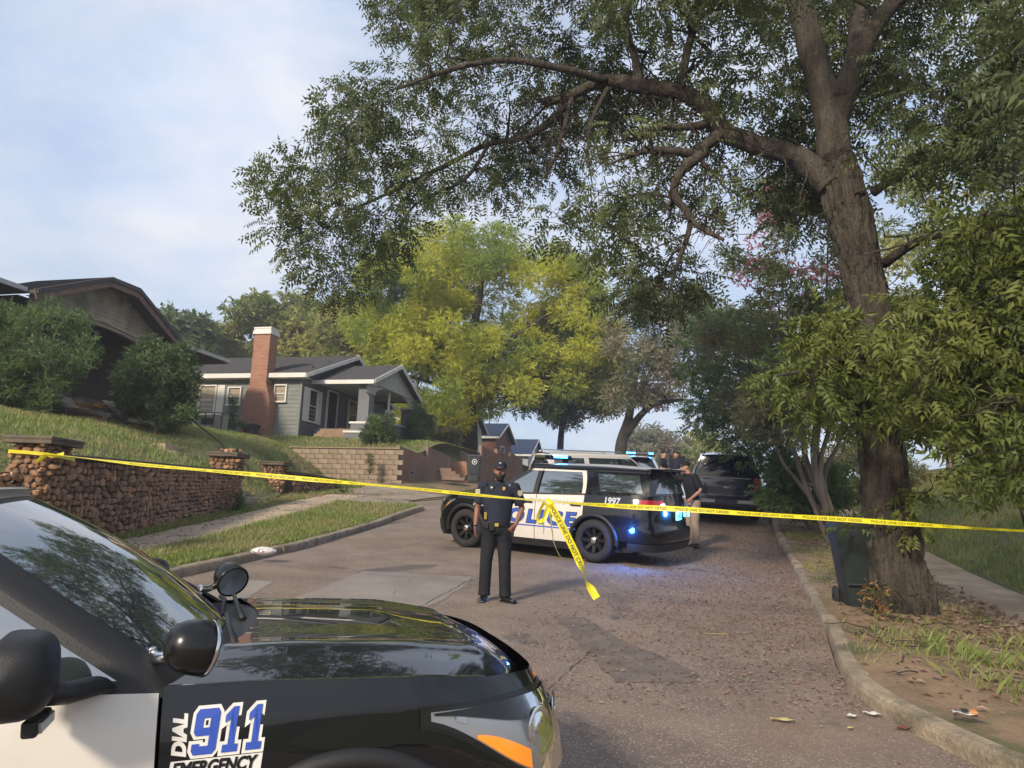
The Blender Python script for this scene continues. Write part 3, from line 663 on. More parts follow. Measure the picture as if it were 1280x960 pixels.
# gable fill with an arched opening below
gb = MB(); o_ = PA+N2*(PP-.1)
zr = lambda s: pe+(pr_-pe)*(1-abs(s/PW*2-1))-.05
arch = lambda s: 7.75+.55*max(0, 1-((s-PW/2)/(PW/2-.9))**2)**.5 if abs(s-PW/2) < PW/2-.9 else 7.75
ns = 40; z = 7.75
while z < pr_:
    for i in range(ns):
        s0, s1 = i/ns*PW, (i+1)/ns*PW; sm = (s0+s1)/2; lo = max(z, arch(sm)); hi = min(z+.15, zr(sm))
        if hi > lo+.01: gb.add([o_+FD*s0+UP*lo+N2*.02, o_+FD*s1+UP*lo+N2*.02, o_+FD*s1+UP*hi, o_+FD*s0+UP*hi, o_+FD*s0+UP*lo-N2*.12, o_+FD*s1+UP*lo-N2*.12], [(0, 1, 2, 3), (0, 4, 5, 1)])
    z += .15
M['gable'] = mat('pale_gable_siding', (.40, .40, .38), .8, var=.1, vscale=3)
gb.build('gable_siding', M['gable'], gh)
MB().prism([PA+UP*8.28, PA+FD*PW+UP*8.28, PA+FD*PW+UP*8.28+N2*PP, PA+UP*8.28+N2*PP], (0, 0, 0), UP*.04).build('porch_ceiling', M['gable'], gh)
def post(s, p, wd, z0, z1, cap=True, mt='stucco'):
    c = PA+FD*s+N2*p; MB().box((c.x, c.y, (z0+z1)/2), (wd, wd, z1-z0), rz=rad(-14.6)).build('porch_pillar', M[mt], gh, bevel=.01)
    if cap: MB().box((c.x, c.y, z1+.05), (wd+.16, wd+.16, .1), rz=rad(-14.6)).build('pillar_cap', M['white'], gh, bevel=.01)
post(.62, PP-.4, .58, 5.2, 8.2); post(PW-.35, PP-.4, .58, 5.2, 7.75)
post(3.1, PP-.3, .55, 5.2, 6.85); post(3.1, PP-.3, .1, 6.9, 8.4, False, 'white')
lw = MB().prism([PA+FD*3.3+N2*(PP-.15)+UP*5.2, PA+FD*(PW-.6)+N2*(PP-.15)+UP*5.2, PA+FD*(PW-.6)+N2*(PP-.15)+UP*6.65, PA+FD*3.3+N2*(PP-.15)+UP*6.65], (0, 0, 0), -N2*.2).build('porch_rail_wall', M['stucco'], gh)
board('rail_cap', PA+FD*3.3+N2*(PP-.25)+UP*6.69, PA+FD*(PW-.6)+N2*(PP-.25)+UP*6.69, .08, .3, gh)
# porch steps rising away from the camera at the near end
for k in range(5):
    c = PA+N2*1.45+FD*(-.65+.26*k); MB().box((c.x, c.y, 5.3+.155*k), (1.9, .30, .18+.0*k), rz=rad(-14.6)).build('porch_step', M['steps'], gh, bevel=.01)
    if k: MB().box((c.x, c.y, 5.2+.07*k), (1.88, .28, .13*k), rz=rad(-14.6)).build('step_riser', M['steps'], gh)
for (f_, h_) in ((-.45, .5), (.1, 1.0)):
    c = PA+N2*2.7+FD*f_; MB().box((c.x, c.y, 5.2+h_/2), (.75, .6, h_), rz=rad(-14.6)).build('cheek_wall', M['stucco'], gh)
    MB().box((c.x, c.y, 5.2+h_+.05), (.9, .68, .1), rz=rad(-14.6)).build('cheek_cap', M['white'], gh, bevel=.01)
fixlocal(gh)
# small fenced utility cage and cooler box by the side wall
ux = at(262, 547, 33.5); uc = empty('utility_cage', ux, 'thin black iron cage round a pale box against the gray side wall', 'cage')
cg = MB(); x0, y0_ = -1.0, 0
for k in range(6):
    cg.beam((-1+.36*k, 0, 0), (-1+.36*k, 0, 1.1), .03, .03, up=(0, 1, 0))
cg.beam((-1, 0, 1.1), (.8, 0, 1.1), .03, .03); cg.beam((-1, 0, .1), (.8, 0, .1), .03, .03)
cg.beam((-1, 0, 1.1), (-1, 1, 1.1), .03, .03); cg.beam((.8, 0, 1.1), (.8, 1, 1.1), .03, .03)
for k in range(4): cg.beam((-1.5, -.1, .15+.28*k), (-1.05, -.1, .15+.28*k), .03, .03)
cg.build('iron_bars', M['iron'], uc)
M['beige'] = mat('beige_metal', (.33, .30, .26), .6, var=.1, vscale=4)
bx = MB().box((-.1, .5, .5), (1.1, .6, 1.0)).build('pale_box', M['beige'], uc, bevel=.02)
vg = MB()
for k in range(6): vg.box((-.25, .19, .62+.05*k), (.55, .02, .03))
vg.build('vent_grille', M['iron'], uc)

# ================================================================== left bungalow
M['brownbarge'] = mixin(mat('brown_bargeboard', (.18, .11, .09), .85, var=.2, vscale=5), (.26, .2, .16), 3, .6, .72, 4, .6)
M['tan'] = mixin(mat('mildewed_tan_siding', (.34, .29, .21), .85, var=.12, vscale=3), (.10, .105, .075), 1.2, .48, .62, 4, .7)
M['gutter'] = mat('white_gutter', (.42, .41, .39), .5, var=.15, vscale=5)
B0 = Vector((-15.8, 24.0, 0)); lh = empty('brown_bungalow', B0+UP*4.6, 'shaded bungalow with a clipped brown porch gable behind big bushes', 'house')
zE = 8.62; pts_g = [(-.35, zE-.08), (2.6, 9.9), (4.0, 9.92), (6.75, zE-.12)]
def gp(s, z, out): return B0+FD*s+N2*out+UP*z
for (s0, z0), (s1, z1) in zip(pts_g[:-1], pts_g[1:]):
    board('bargeboard', gp(s0, z0-.16, .75), gp(s1, z1-.16, .75), .34, .06, lh, 'brownbarge')
    roofplane('porch_roof', gp(s0, z0, .85), gp(s1, z1, .85), gp(s1, z1, -2.6), gp(s0, z0, -2.6), lh)
# soffit under the gable roof is the roof slab itself; gable wall set back with arched bottom
gw = MB(); n_ = 36
zr2 = lambda s: float(np.interp(s, [p[0] for p in pts_g], [p[1] for p in pts_g]))-.15
ar2 = lambda s: 7.55+.75*max(0, 1-((s-3.2)/2.9)**2)**.5
z = 7.4
while z < 10:
    for i in range(n_):
        s0, s1 = .1+i/n_*6.2, .1+(i+1)/n_*6.2; sm = (s0+s1)/2; lo = max(z, ar2(sm)); hi = min(z+.16, zr2(sm))
        if hi > lo+.005: gw.add([gp(s0, lo, .03), gp(s1, lo, .03), gp(s1, hi, .01), gp(s0, hi, .01), gp(s0, lo, -.15), gp(s1, lo, -.15)], [(0, 1, 2, 3), (0, 4, 5, 1)])
    z += .16
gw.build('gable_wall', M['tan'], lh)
for s in (1.4, 5.0):
    board('gable_trim', gp(s, ar2(s)+.18, .06), gp(3.2, 8.5, .06), .09, .05, lh, 'tan')
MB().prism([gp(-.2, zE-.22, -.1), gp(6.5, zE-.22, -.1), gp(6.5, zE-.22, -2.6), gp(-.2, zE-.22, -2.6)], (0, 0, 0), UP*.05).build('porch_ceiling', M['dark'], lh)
# main house behind: walls, eaves with gutters, low roof
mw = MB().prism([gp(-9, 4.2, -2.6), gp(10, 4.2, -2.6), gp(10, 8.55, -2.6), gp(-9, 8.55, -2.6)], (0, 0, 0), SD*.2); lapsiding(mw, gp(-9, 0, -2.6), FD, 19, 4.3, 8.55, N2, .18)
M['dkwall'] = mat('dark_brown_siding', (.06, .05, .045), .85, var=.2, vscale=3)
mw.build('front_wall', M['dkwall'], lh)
MB().prism([gp(-9, 4.2, -2.6), gp(-9, 8.5, -2.6), gp(-9, 8.5, -9), gp(-9, 4.2, -9)], (0, 0, 0), -FD*.15).build('side_wall', M['dkwall'], lh)
for s0, s1 in ((-9.5, -.35), (6.8, 10.5)):
    roofplane('roof', gp(s0, zE+.02, .3), gp(s1, zE+.02, .3), gp(s1, zE+.62, -5), gp(s0, zE+.62, -5), lh)
    board('gutter', gp(s0, zE-.07, .36), gp(s1, zE-.07, .36), .15, .13, lh, 'gutter')
    board('soffit', gp(s0, zE-.17, -1.2), gp(s1, zE-.17, -1.2), .03, 3.0, lh, 'dkwall')
M['column'] = mixin(mat('red_column', (.16, .07, .05), .85, var=.25, vscale=8, bump=.5), (.07, .05, .04), 3, .5, .65, 3, .7)
cpt = gp(5.75, 0, -.05)
cb_ = MB().box((cpt.x, cpt.y, 6.35), (.5, .5, 2.6), rz=rad(-14.6), taper=.75).build('porch_column', M['column'], lh, bevel=.01)
pp = gp(5.75, 7.15, .17)-FD*.05
MB().box((pp.x-.02, pp.y-.24, pp.z), (.26, .02, .42), rz=rad(-14.6)).build('white_patch', M['white'], lh)
cpt = gp(.5, 0, -.05); MB().box((cpt.x, cpt.y, 6.35), (.5, .5, 2.6), rz=rad(-14.6), taper=.75).build('porch_column', M['column'], lh, bevel=.01)
MB().prism([gp(0, 4.2, -2.6), gp(6.4, 4.2, -2.6), gp(6.4, 4.2, -.1), gp(0, 4.2, -.1)], (0, 0, 0), UP*.85).build('porch_floor', M['stucco'], lh)
d_ = MB().prism([gp(3.6, 5.05, -2.55), gp(4.6, 5.05, -2.55), gp(4.6, 7.1, -2.55), gp(3.6, 7.1, -2.55)], (0, 0, 0), N2*.05).build('door', mat('gray_door', (.10, .10, .105), .6), lh)
gr = MB()
for k in range(8): gr.beam(gp(3.6+.14*k, 5.05, -2.45), gp(3.6+.14*k, 7.1, -2.45), .02, .02, up=N2)
for k in range(4): gr.beam(gp(3.6, 5.3+.55*k, -2.45), gp(4.6, 5.3+.55*k, -2.45), .03, .03)
gr.build('security_grille', M['iron'], d_)
window(lh, gp(0, 0, -2.58), FD, N2, .9, 5.7, 1.6, 1.4, panes=2)
fixlocal(lh)
# the bungalow's front steps between sloping cheek walls
bs = empty('bungalow_steps', at(130, 520, 22.5), 'concrete front steps with two sloping gray cheek walls', 'steps')
M['slabgray'] = mixin(mat('gray_slab', (.17, .15, .13), .9, var=.15, vscale=4, bump=.3), (.09, .085, .07), 2, .5, .7, 3, .6)
def wp(px, py, Y): return at(px, py, Y)
for (p, q, r) in (((72, 492, 24.2), (92, 513, 22.6), (132, 518, 22.2)), ((136, 503, 25.4), (166, 526, 23.4), (200, 531, 23.0))):
    a, b, c = wp(*p), wp(*q), wp(*r); a.z = max(a.z, b.z+.5)
    o1 = MB().beam(a, b, .42, .13).build('cheek_slab', M['slabgray'], bs, bevel=.015); o2 = MB().beam(b, c, .42, .13).build('cheek_slab', M['slabgray'], bs, bevel=.015)
    o3 = MB().prism([a-UP*.06, b-UP*.06, c-UP*.06, c-UP*1.0, a-UP*1.6], FD*.12, -FD*.12).build('cheek_wall', M['stone'], bs)
for k in range(5):
    a = lerp(wp(125, 516, 23.4), wp(112, 500, 24.8), k/4); MB().box((a.x, a.y, a.z-.15), (.5, 1.1, .3), rz=rad(-14.6)).build('step', M['slabgray'], bs)
fixlocal(bs)
lf = MB(); c = at(112, 509, 22.6); 
for k in range(14):
    q = c+Vector((random.uniform(-.3, .3), random.uniform(-.2, .2), random.uniform(0, .12))); lf.box(q, (.16, .12, .03), rz=random.uniform(0, 3))
tag(lf.build('leaf_pile', mat('orange_leaves', (.42, .22, .06), .8, var=.3, vscale=8)), 'small orange heap of dead leaves on the bungalow steps', 'leaves', kind=None)

# ================================================================== houses farther up the street
M['pale'] = mat('pale_green_siding', (.50, .55, .40), .85, var=.08, vscale=2)
M['redsid'] = mat('red_brown_wall', (.16, .075, .055), .85, var=.15, vscale=2)
M['bluewall'] = mat('pale_gray_wall', (.34, .37, .42), .85, var=.1, vscale=2)
M['tarp'] = mat('dark_blue_roof', (.03, .05, .10), .8, var=.2, vscale=3)
def small_house(name, o, L_, D, z0, ze, zr_, wall, roofm, label, wins=(), porch=False, gable_front=True):
    r = empty(name, o+UP*z0, label, 'house'); O = Vector((o.x, o.y, 0))
    if gable_front:
        gzz = lambda s: ze+(zr_-ze)*(1-abs(s/L_*2-1))
        w1 = MB(); lapsiding(w1, O, FD, L_, z0-.6, gzz, N2, .22); w1.prism([O+UP*(z0-.8), O+FD*L_+UP*(z0-.8), O+FD*L_+UP*ze, O+FD*L_/2+UP*zr_, O+UP*ze], SD*.02, SD*.15); w1.build('front_wall', M[wall], r)
        w2 = MB(); lapsiding(w2, O+SD*D, -SD, D, z0-.6, ze, N1, .22); w2.prism([O+UP*(z0-.8), O+UP*ze, O+SD*D+UP*ze, O+SD*D+UP*(z0-.8)], FD*.02, FD*.15); w2.build('side_wall', M[wall], r)
        sl = (zr_-ze)/(L_/2)
        for sg in (0, 1):
            ea = O+FD*(L_+.4 if sg else -.4)-SD*.4+UP*(ze-.4*sl+.08); eb = ea+SD*(D+.8); ra = O+FD*L_/2-SD*.4+UP*(zr_+.08); rb_ = ra+SD*(D+.8)
            roofplane('roof', ea, eb, rb_, ra, r, roofm)
            board('rake_board', ea-SD*.03-UP*.1, ra-SD*.03-UP*.1, .16, .04, r)
            if not sg: board('fascia', ea-FD*.03-UP*.1, eb-FD*.03-UP*.1, .18, .04, r)
    for (face, s, z, wd, h) in wins:
        if face == 'F': window(r, O, FD, N2, s, z, wd, h, panes=1)
        else: window(r, O+SD*(s+wd), -SD, N1, 0, z, wd, h, panes=1)
    fixlocal(r); return r
small_house('pale_house', Vector((-4.3, 54, 0)), 8, 9, 6.2, 9.1, 11.2, 'pale', 'shingle', 'pale green house behind the big street tree', wins=(('S', 1.2, 7.0, 1.0, 1.4), ('S', 5.0, 7.0, 1.0, 1.4), ('F', 1, 7, 1, 1.4)))
small_house('red_house', Vector((-1.2, 66, 0)), 5.2, 8, 6.0, 9.3, 10.6, 'redsid', 'tarp', 'red brown house with a dark blue roof beyond the big tree', wins=(('F', 1.6, 7.2, 1.0, 1.3), ('S', 2, 7.2, 1.0, 1.3)))
small_house('gray_cottage', Vector((1.9, 76, 0)), 5.5, 7, 5.6, 8.8, 10.4, 'bluewall', 'tarp', 'small pale gray cottage with dark roof, farthest house at the crest', wins=(('F', 1.0, 6.6, .9, 1.3), ('F', 3.2, 6.6, .9, 1.3), ('S', 1, 6.6, .9, 1.3)))
sh = small_house('dark_shed', Vector((5.3, 82, 0)), 6, 6, 5.0, 7.2, 9.6, 'tarp', 'tarp', 'dark blue roofed shed just left of the street crest')
# right side house glimpsed through leaves
M['cream'] = mat('cream_siding', (.55, .53, .47), .85, var=.08, vscale=2)
hr_ = empty('cream_house', (19.5, 27, 5.6), 'cream house on the right bank glimpsed behind leaves', 'house')
q = MB(); O = Vector((19.5, 27, 0)); RD = Vector((1, -.1, 0)).normalized()
lapsiding(q, O, RD, 9, 5.2, 8.9, Vector((-.1, -1, 0)).normalized(), .2); q.build('side_wall', M['cream'], hr_)
q2 = MB(); lapsiding(q2, O+FD*9, -FD, 9, 5.2, lambda s: 8.9+1.6*(1-abs(s/4.5-1)), SD, .2); q2.prism([O+UP*5, O+FD*9+UP*5, O+FD*9+UP*8.9, O+FD*4.5+UP*10.4, O+UP*8.9], RD*.03, RD*.15); q2.build('front_wall', M['cream'], hr_)
roofplane('roof', O-FD*.4-RD*.5+UP*8.8, O-FD*.4+RD*9.5+UP*8.8, O+FD*4.5+RD*9.5+UP*10.6, O+FD*4.5-RD*.5+UP*10.6, hr_)
roofplane('roof', O+FD*9.4-RD*.5+UP*8.8, O+FD*9.4+RD*9.5+UP*8.8, O+FD*4.5+RD*9.5+UP*10.6, O+FD*4.5-RD*.5+UP*10.6, hr_)
board('fascia', O-FD*.43-RD*.5+UP*8.7, O-FD*.43+RD*9.5+UP*8.7, .2, .04, hr_)
window(hr_, O, RD, Vector((-.1, -1, 0)).normalized(), 1.5, 6.6, 1.0, 1.4, panes=1); window(hr_, O, RD, Vector((-.1, -1, 0)).normalized(), 5, 6.6, 1.0, 1.4, panes=1)
fixlocal(hr_)
# ------------------------------------------------------------------ vehicles
M['black'] = mat('black_paint', (.004, .0045, .006), .35, coat=1.0, coat_rough=.01, ior=1.45, spec=.12)
M['navy'] = mat('dark_navy_paint', (.008, .012, .028), .25, coat=1.0, coat_rough=.03, spec=.6)
M['wpaint'] = mixin(mat('white_paint', (.62, .59, .54), .35, coat=.6, coat_rough=.05), (.50, .44, .37), 2.0, .5, .8, 2, .5)
M['cglass'] = mat('car_glass', (.03, .045, .045), .02, ior=2.3, spec=1.0, coat=1.0, coat_rough=.0)
M['plastic'] = mat('black_plastic', (.014, .014, .015), .5, bump=.15, bscale=120)
M['trim'] = mat('gloss_black_trim', (.01, .01, .01), .25)
M['rubber'] = mat('tyre_rubber', (.022, .021, .022), .85, var=.2, vscale=12)
M['chrome'] = mat('chrome', (.75, .75, .74), .12, metal=1.)
M['silver'] = mat('dull_silver', (.42, .42, .42), .35, metal=.8)
M['amber'] = mat('amber_plastic', (.85, .24, .02), .2, coat=1, emit=(1, .25, .01), es=.3)
M['red'] = mat('red_lens', (.35, .01, .02), .15, coat=1)
M['dglass'] = mat('tinted_glass', (.008, .012, .02), .04, ior=1.5)
M['clear'] = mat('clear_lens', (.9, .9, .9), .02)
_t = M['clear'].node_tree; _tr = _t.nodes.new('ShaderNodeBsdfTransparent'); _g = _t.nodes.new('ShaderNodeBsdfGlossy'); _g.inputs['Roughness'].default_value = .02; _fr = _t.nodes.new('ShaderNodeFresnel'); _fr.inputs[0].default_value = 1.22; _mx = _t.nodes.new('ShaderNodeMixShader')
_t.links.new(_fr.outputs[0], _mx.inputs[0]); _t.links.new(_tr.outputs[0], _mx.inputs[1]); _t.links.new(_g.outputs[0], _mx.inputs[2]); _t.links.new(_mx.outputs[0], _t.nodes['Material Output'].inputs[0])
M['decalw'] = mat('white_decal', (.72, .70, .66), .45)
M['decalb'] = mat('blue_decal', (.035, .085, .42), .4)
M['decalg'] = mat('silver_decal', (.42, .44, .50), .4)
M['lblue'] = mat('lit_blue_led', (.05, .3, .9), .3, emit=(.015, .24, 1.0), es=26)
M['lteal'] = mat('lit_teal_led', (.05, .6, .7), .3, emit=(.05, .85, .95), es=6)
M['lwhite'] = mat('lit_white_lamp', (1, 1, 1), .3, emit=(1, .97, .85), es=14)
M['lampoff'] = mat('lamp_lens', (.32, .34, .36), .12, coat=1, metal=.5)
def text2d(s, size=1., bold=0., shear=0., align='LEFT', spacing=1.):
    cu = bpy.data.curves.new('t', 'FONT'); cu.body = s; cu.size = size; cu.offset = bold; cu.shear = shear; cu.align_x = align; cu.space_character = spacing; cu.resolution_u = 4
    ob = bpy.data.objects.new('t', cu); COL.objects.link(ob); bpy.context.view_layer.update()
    me = ob.evaluated_get(bpy.context.evaluated_depsgraph_get()).to_mesh(); V = [tuple(v.co) for v in me.vertices]; F_ = [tuple(p.vertices) for p in me.polygons]
    ob.to_mesh_clear(); bpy.data.objects.remove(ob); bpy.data.curves.remove(cu); return V, F_
def catmull(P, n=6):
    out = []; Q = [P[0]]+list(P)+[P[-1]]
    for i in range(1, len(Q)-2):
        p0, p1, p2, p3 = [np.array(q, float) for q in Q[i-1:i+3]]
        for k in range(n):
            t = k/n; out.append(tuple(.5*((2*p1)+(-p0+p2)*t+(2*p0-5*p1+4*p2-p3)*t*t+(-p0+3*p1-3*p2+p3)*t**3)))
    out.append(tuple(P[-1])); return out
class Car:
    """local frame: +x forward, +y left, z up, origin on the ground between the axles"""
    def __init__(s, c):
        s.c = c; p = catmull(c['plan'], 8); s.P = np.array(p); d = np.hypot(*np.diff(s.P, axis=0).T); s.A = np.concatenate([[0], np.cumsum(d)])
        s.L = s.A[-1]; T = np.gradient(s.P, axis=0); T /= np.linalg.norm(T, axis=1)[:, None]; s.N = np.stack([-T[:, 1], T[:, 0]], 1); s.N *= np.where((s.N*s.P).sum(1) < 0, -1, 1)[:, None]
        i0 = int(np.argmax(s.P[:, 1])); s.xs = s.P[::-1, 0]; s.as_ = s.A[::-1]
        s.ins = pl(c['ins']); s.zb = pl(c['belt']); s.front = c['plan'][0][0]; s.rear = c['plan'][-1][0]; s.finz = pl(c['fins']); s.rinz = pl(c['rins'])
    def outer(s, a, z, off=0.):
        x = float(np.interp(a, s.A, s.P[:, 0])); y = float(np.interp(a, s.A, s.P[:, 1])); nx = float(np.interp(a, s.A, s.N[:, 0])); ny = float(np.interp(a, s.A, s.N[:, 1]))
        wf = sstep(s.front-.75, s.front-.15, x); wr = sstep(s.rear+.55, s.rear+.1, x)
        i = s.ins(z)*(1-wf)*(1-wr) + s.finz(z)*wf + s.rinz(z)*wr
        return x+nx*(off-i), y+ny*(off-i)
    def a_of(s, x): return float(np.interp(x, s.xs, s.as_))
    def side(s, x, z, off=0.): return s.outer(s.a_of(x), z, off)
    def gh(s, x, z, off=0.):
        """greenhouse skin"""
        zb = s.zb(x); t = (z-zb)/(s.c['rail']-zb); yb = s.outer(s.a_of(x), zb)[1]; yr = s.c['rw']-.04*sstep(-1.2, -2.5, x)
        y = yb-.012+(yr-yb)*t+.02*math.sin(max(0, min(1, t))*math.pi)
        return x, y+off
    def patch(s, mb, xl, xr, zl, zh, n, m, surf, sy=1, off=0., mi=0, skirt=.02):
        """coons style patch on a skin: xl/xr rear/front edge as functions of z, zl/zh as functions of x"""
        rows = []
        for j in range(m+1):
            row = []
            for i in range(n+1):
                u, t = i/n, j/m; z = .8
                for _ in range(4):
                    x = lerp(xl(z), xr(z), u); z = lerp(zl(x), zh(x), t)
                x2, y = surf(x, z, off); row.append((x2, y*sy, z))
            rows.append(row)
        if skirt:
            def inn(p): return (p[0], p[1]-sy*skirt, p[2])
            full = [[inn(p) for p in rows[0]]]+rows+[[inn(p) for p in rows[-1]]]
            full = [[inn(r[0])]+list(r)+[inn(r[-1])] for r in full]
        else: full = rows
        mb.grid(full, mi, flip=sy < 0)
    def apatch(s, mb, a0, a1, z0, z1, n, m, sy=1, off=0., mi=0, bulge=None, skirt=0):
        """patch by arc length around the plan outline; z0,z1 functions of a"""
        rows = []
        for j in range(m+1):
            row = []
            for i in range(n+1):
                a = lerp(a0, a1, i/n); z = lerp(z0(a), z1(a), j/m); x, y = s.outer(a, z, off+(bulge(a, z) if bulge else 0)); row.append((x, y*sy, z))
            rows.append(row)
        mb.grid(rows, mi, flip=sy > 0)
def K(v): return lambda *_: v
def add_wheel(root, x, y, r, sy, style='police'):
    wroot = empty('wheel', (x, y, r)); wroot.parent = root
    T = Matrix.Rotation(-sy*math.pi/2, 4, 'X')
    t = MB(); wdt = .245; pr = [(r*.60, -wdt/2+.02), (r*.66, -wdt/2), (r*.86, -wdt/2-.005), (r*.965, -wdt/2+.03), (r, -wdt/2+.06)]
    pr += [(r*.985 if k % 2 else r, lerp(-wdt/2+.065, wdt/2-.065, k/8)) for k in range(9)] + [(r, wdt/2-.06), (r*.965, wdt/2-.03), (r*.86, wdt/2+.005), (r*.66, wdt/2), (r*.62, wdt/2-.015), (r*.60, wdt/2-.03)]
    t.lathe(pr, 48, 0, T); t.build('tyre', M['rubber'], wroot, smooth=True)
    b = MB(); R0 = r*.62; b.lathe([(R0, -.1), (R0, .09), (R0*.97, .1), (R0*.93, .085), (R0*.90, .05), (R0*.88, -.02)], 40, 0, T)
    b.lathe([(R0*.9, -.04), (.0, -.04)], 24, 0, T)
    n = 8 if style == 'police' else 6
    for k in range(n):
        a = 2*math.pi*k/n; R4 = T @ Matrix.Rotation(a, 4, 'Z')
        b.add([(.05, -.035, .045), (.05, .035, .045), (R0*.92, .028, .075), (R0*.92, -.028, .075), (.05, -.05, .0), (.05, .05, .0), (R0*.92, .045, .02), (R0*.92, -.045, .02)], [(0, 3, 2, 1), (4, 5, 6, 7), (0, 4, 7, 3), (1, 2, 6, 5), (3, 7, 6, 2)], 0, R4)
    b.lathe([(.075, .0), (.075, .05), (.06, .055)], 20, 0, T)
    b.build('rim', M['trim'] if style == 'police' else M['silver'], wroot, smooth=True, autosm=40)
    c = MB().lathe([(.062, .05), (.062, .075), (.055, .09), (.03, .10), (.0, .102)], 20, 0, T); c.build('hub_cap', M['chrome'], wroot, smooth=True, autosm=40)
    return wroot
def fillet_band(s_, mb, pts, sy, wd, off, mi=0):
    """strip along points (x,z) on the side skin"""
    rows = []
    for x, z in pts:
        a = s_.side(x, z, off); rows.append([(a[0], a[1]*sy, z)])
    return rows
def build_suv(kind, label, cat, loc, fwd, left, up, group=None):
    police = kind == 'police'
    if police:
        c = dict(plan=[(2.38, 0), (2.37, .3), (2.33, .55), (2.24, .74), (2.10, .86), (1.90, .93), (1.5, .975), (.8, .985), (-.8, .985), (-1.6, .98), (-2.15, .965), (-2.42, .91), (-2.57, .80), (-2.65, .6), (-2.68, .3), (-2.69, 0)],
                 ins=[(.2, .06), (.3, .035), (.45, .012), (.62, 0), (.85, .004), (1.0, .022), (1.1, .05), (1.18, .075), (1.3, .1)],
                 fins=[(.2, .10), (.32, .03), (.5, .0), (.62, .01), (.78, .03), (.9, .07), (1.0, .13), (1.1, .22)],
                 rins=[(.25, .06), (.4, .0), (.62, .0), (.7, .03), (.95, .055), (1.1, .075), (1.25, .12), (1.6, .35)],
                 belt=[(-2.6, 1.24), (-1.4, 1.2), (0, 1.15), (1.1, 1.09)], rail=1.655, rw=.665, wb=1.433, R=.385, top=1.77)
    else:
        c = dict(plan=[(2.55, 0), (2.54, .4), (2.50, .7), (2.40, .88), (2.2, .965), (1.7, .995), (.8, 1.0), (-.8, 1.0), (-1.8, 1.0), (-2.35, .99), (-2.55, .955), (-2.65, .87), (-2.69, .6), (-2.70, .3), (-2.70, 0)],
                 ins=[(.25, .06), (.45, .012), (.7, 0), (.95, .004), (1.15, .02), (1.3, .055), (1.4, .09)],
                 fins=[(.25, .08), (.5, .0), (.9, .02), (1.05, .06), (1.2, .14), (1.3, .2)],
                 rins=[(.3, .05), (.45, -.04), (.66, -.04), (.68, .02), (1.0, .03), (1.2, .05), (1.4, .09), (1.8, .22)],
                 belt=[(-2.7, 1.26), (0, 1.24), (1.1, 1.2)], rail=1.80, rw=.72, wb=1.47, R=.39, top=1.92)
    car = Car(c); wb, R = c['wb'], c['R']; arch = R+.055
    paint = M['black'] if police else (M['navy'] if kind == 'navy' else M['wpaint']); door_m = M['wpaint'] if police else paint
    root = bpy.data.objects.new({'police': 'police_car', 'navy': 'dark_suv', 'white': 'white_suv'}[kind], None); COL.objects.link(root); tag(root, label, cat, group)
    root.matrix_world = Matrix(((fwd.x, left.x, up.x, loc.x), (fwd.y, left.y, up.y, loc.y), (fwd.z, left.z, up.z, loc.z), (0, 0, 0, 1)))
    zf = pl([(.8, 1.118), (1.2, 1.11), (1.7, 1.08), (2.0, 1.03), (2.25, .955)]) if police else pl([(.9, 1.22), (1.3, 1.21), (1.9, 1.18), (2.45, 1.10)])
    sill = .30
    def archz(xc, base):
        return lambda x: (R+math.sqrt(max(0, arch**2-(x-xc)**2))) if abs(x-xc) < arch else base
    zlF, zlR = archz(wb, sill), archz(-wb, sill)
    doorf, doorm, rdoor = (.86, -.20, -1.22) if police else (1.02, -.04, -1.22)
    for sy in (1, -1):
        # fender
        mb = MB(); xf = 1.98 if police else 2.1
        car.patch(mb, K(doorf+.006), K(xf), lambda x: max(sill, zlF(x)), zf, 40, 12, car.side, sy)
        fen = mb.build('fender', paint, root, smooth=True, autosm=50)
        # doors
        def rdx(z):
            v = -wb+math.sqrt(max(0, (arch+.03)**2-(z-R)**2)) if abs(z-R) < arch+.03 else -9
            return max(rdoor, v)
        fr = lambda z: doorf-.006
        zbf = lambda x: car.zb(x)-.005
        for nm, xa, xb in (('door', K(doorm+.006), fr), ('door', lambda z: rdx(z)+.004, K(doorm-.006))):
            mb = MB(); car.patch(mb, xa, xb, K(sill), zbf, 26, 12, car.side, sy)
            d = mb.build(nm, door_m, root, smooth=True, autosm=50)
            front = xb is fr
            # handle
            hx = (doorm+.17) if front else rdoor+.15; p = car.side(hx, 1.0, .02)
            MB().box((p[0], p[1]*sy, 1.005), (.22, .03, .035)).build('handle', M['plastic'] if police else paint, d, bevel=.012)
            # window glass and frame on the greenhouse
            zt = c['rail']-.035
            ap = lambda z: lerp(.88, .03, (z-1.1)/(c['rail']-1.1)) if police else lerp(1.12, .42, (z-1.2)/(c['rail']-1.2))
            if front: xa_, xb_ = K(doorm+.10), (lambda z: ap(z)-.09)
            else: xa_, xb_ = ((lambda z: lerp(rdoor+.07, rdoor+.20, max(0, (z-1.25)/.4)**2)) if police else K(rdoor+.06)), K(doorm-.03)
            g_ = MB(); car.patch(g_, xa_, xb_, lambda x: car.zb(x)+.03, K(zt-.02), 14, 6, car.gh, sy, off=.004, skirt=0)
            g_.build('window', M['cglass'], d, smooth=True)
            f = MB()
            xo = (lambda z: ap(z)-.03) if front else K(doorm-.006)
            xi = K(doorm+.006) if front else ((lambda z: lerp(rdoor, rdoor+.10, max(0, (z-1.25)/.4)**2)) if police else K(rdoor))
            car.patch(f, xi, xo, K(zt-.015), K(zt+.02), 14, 1, car.gh, sy, off=.006)
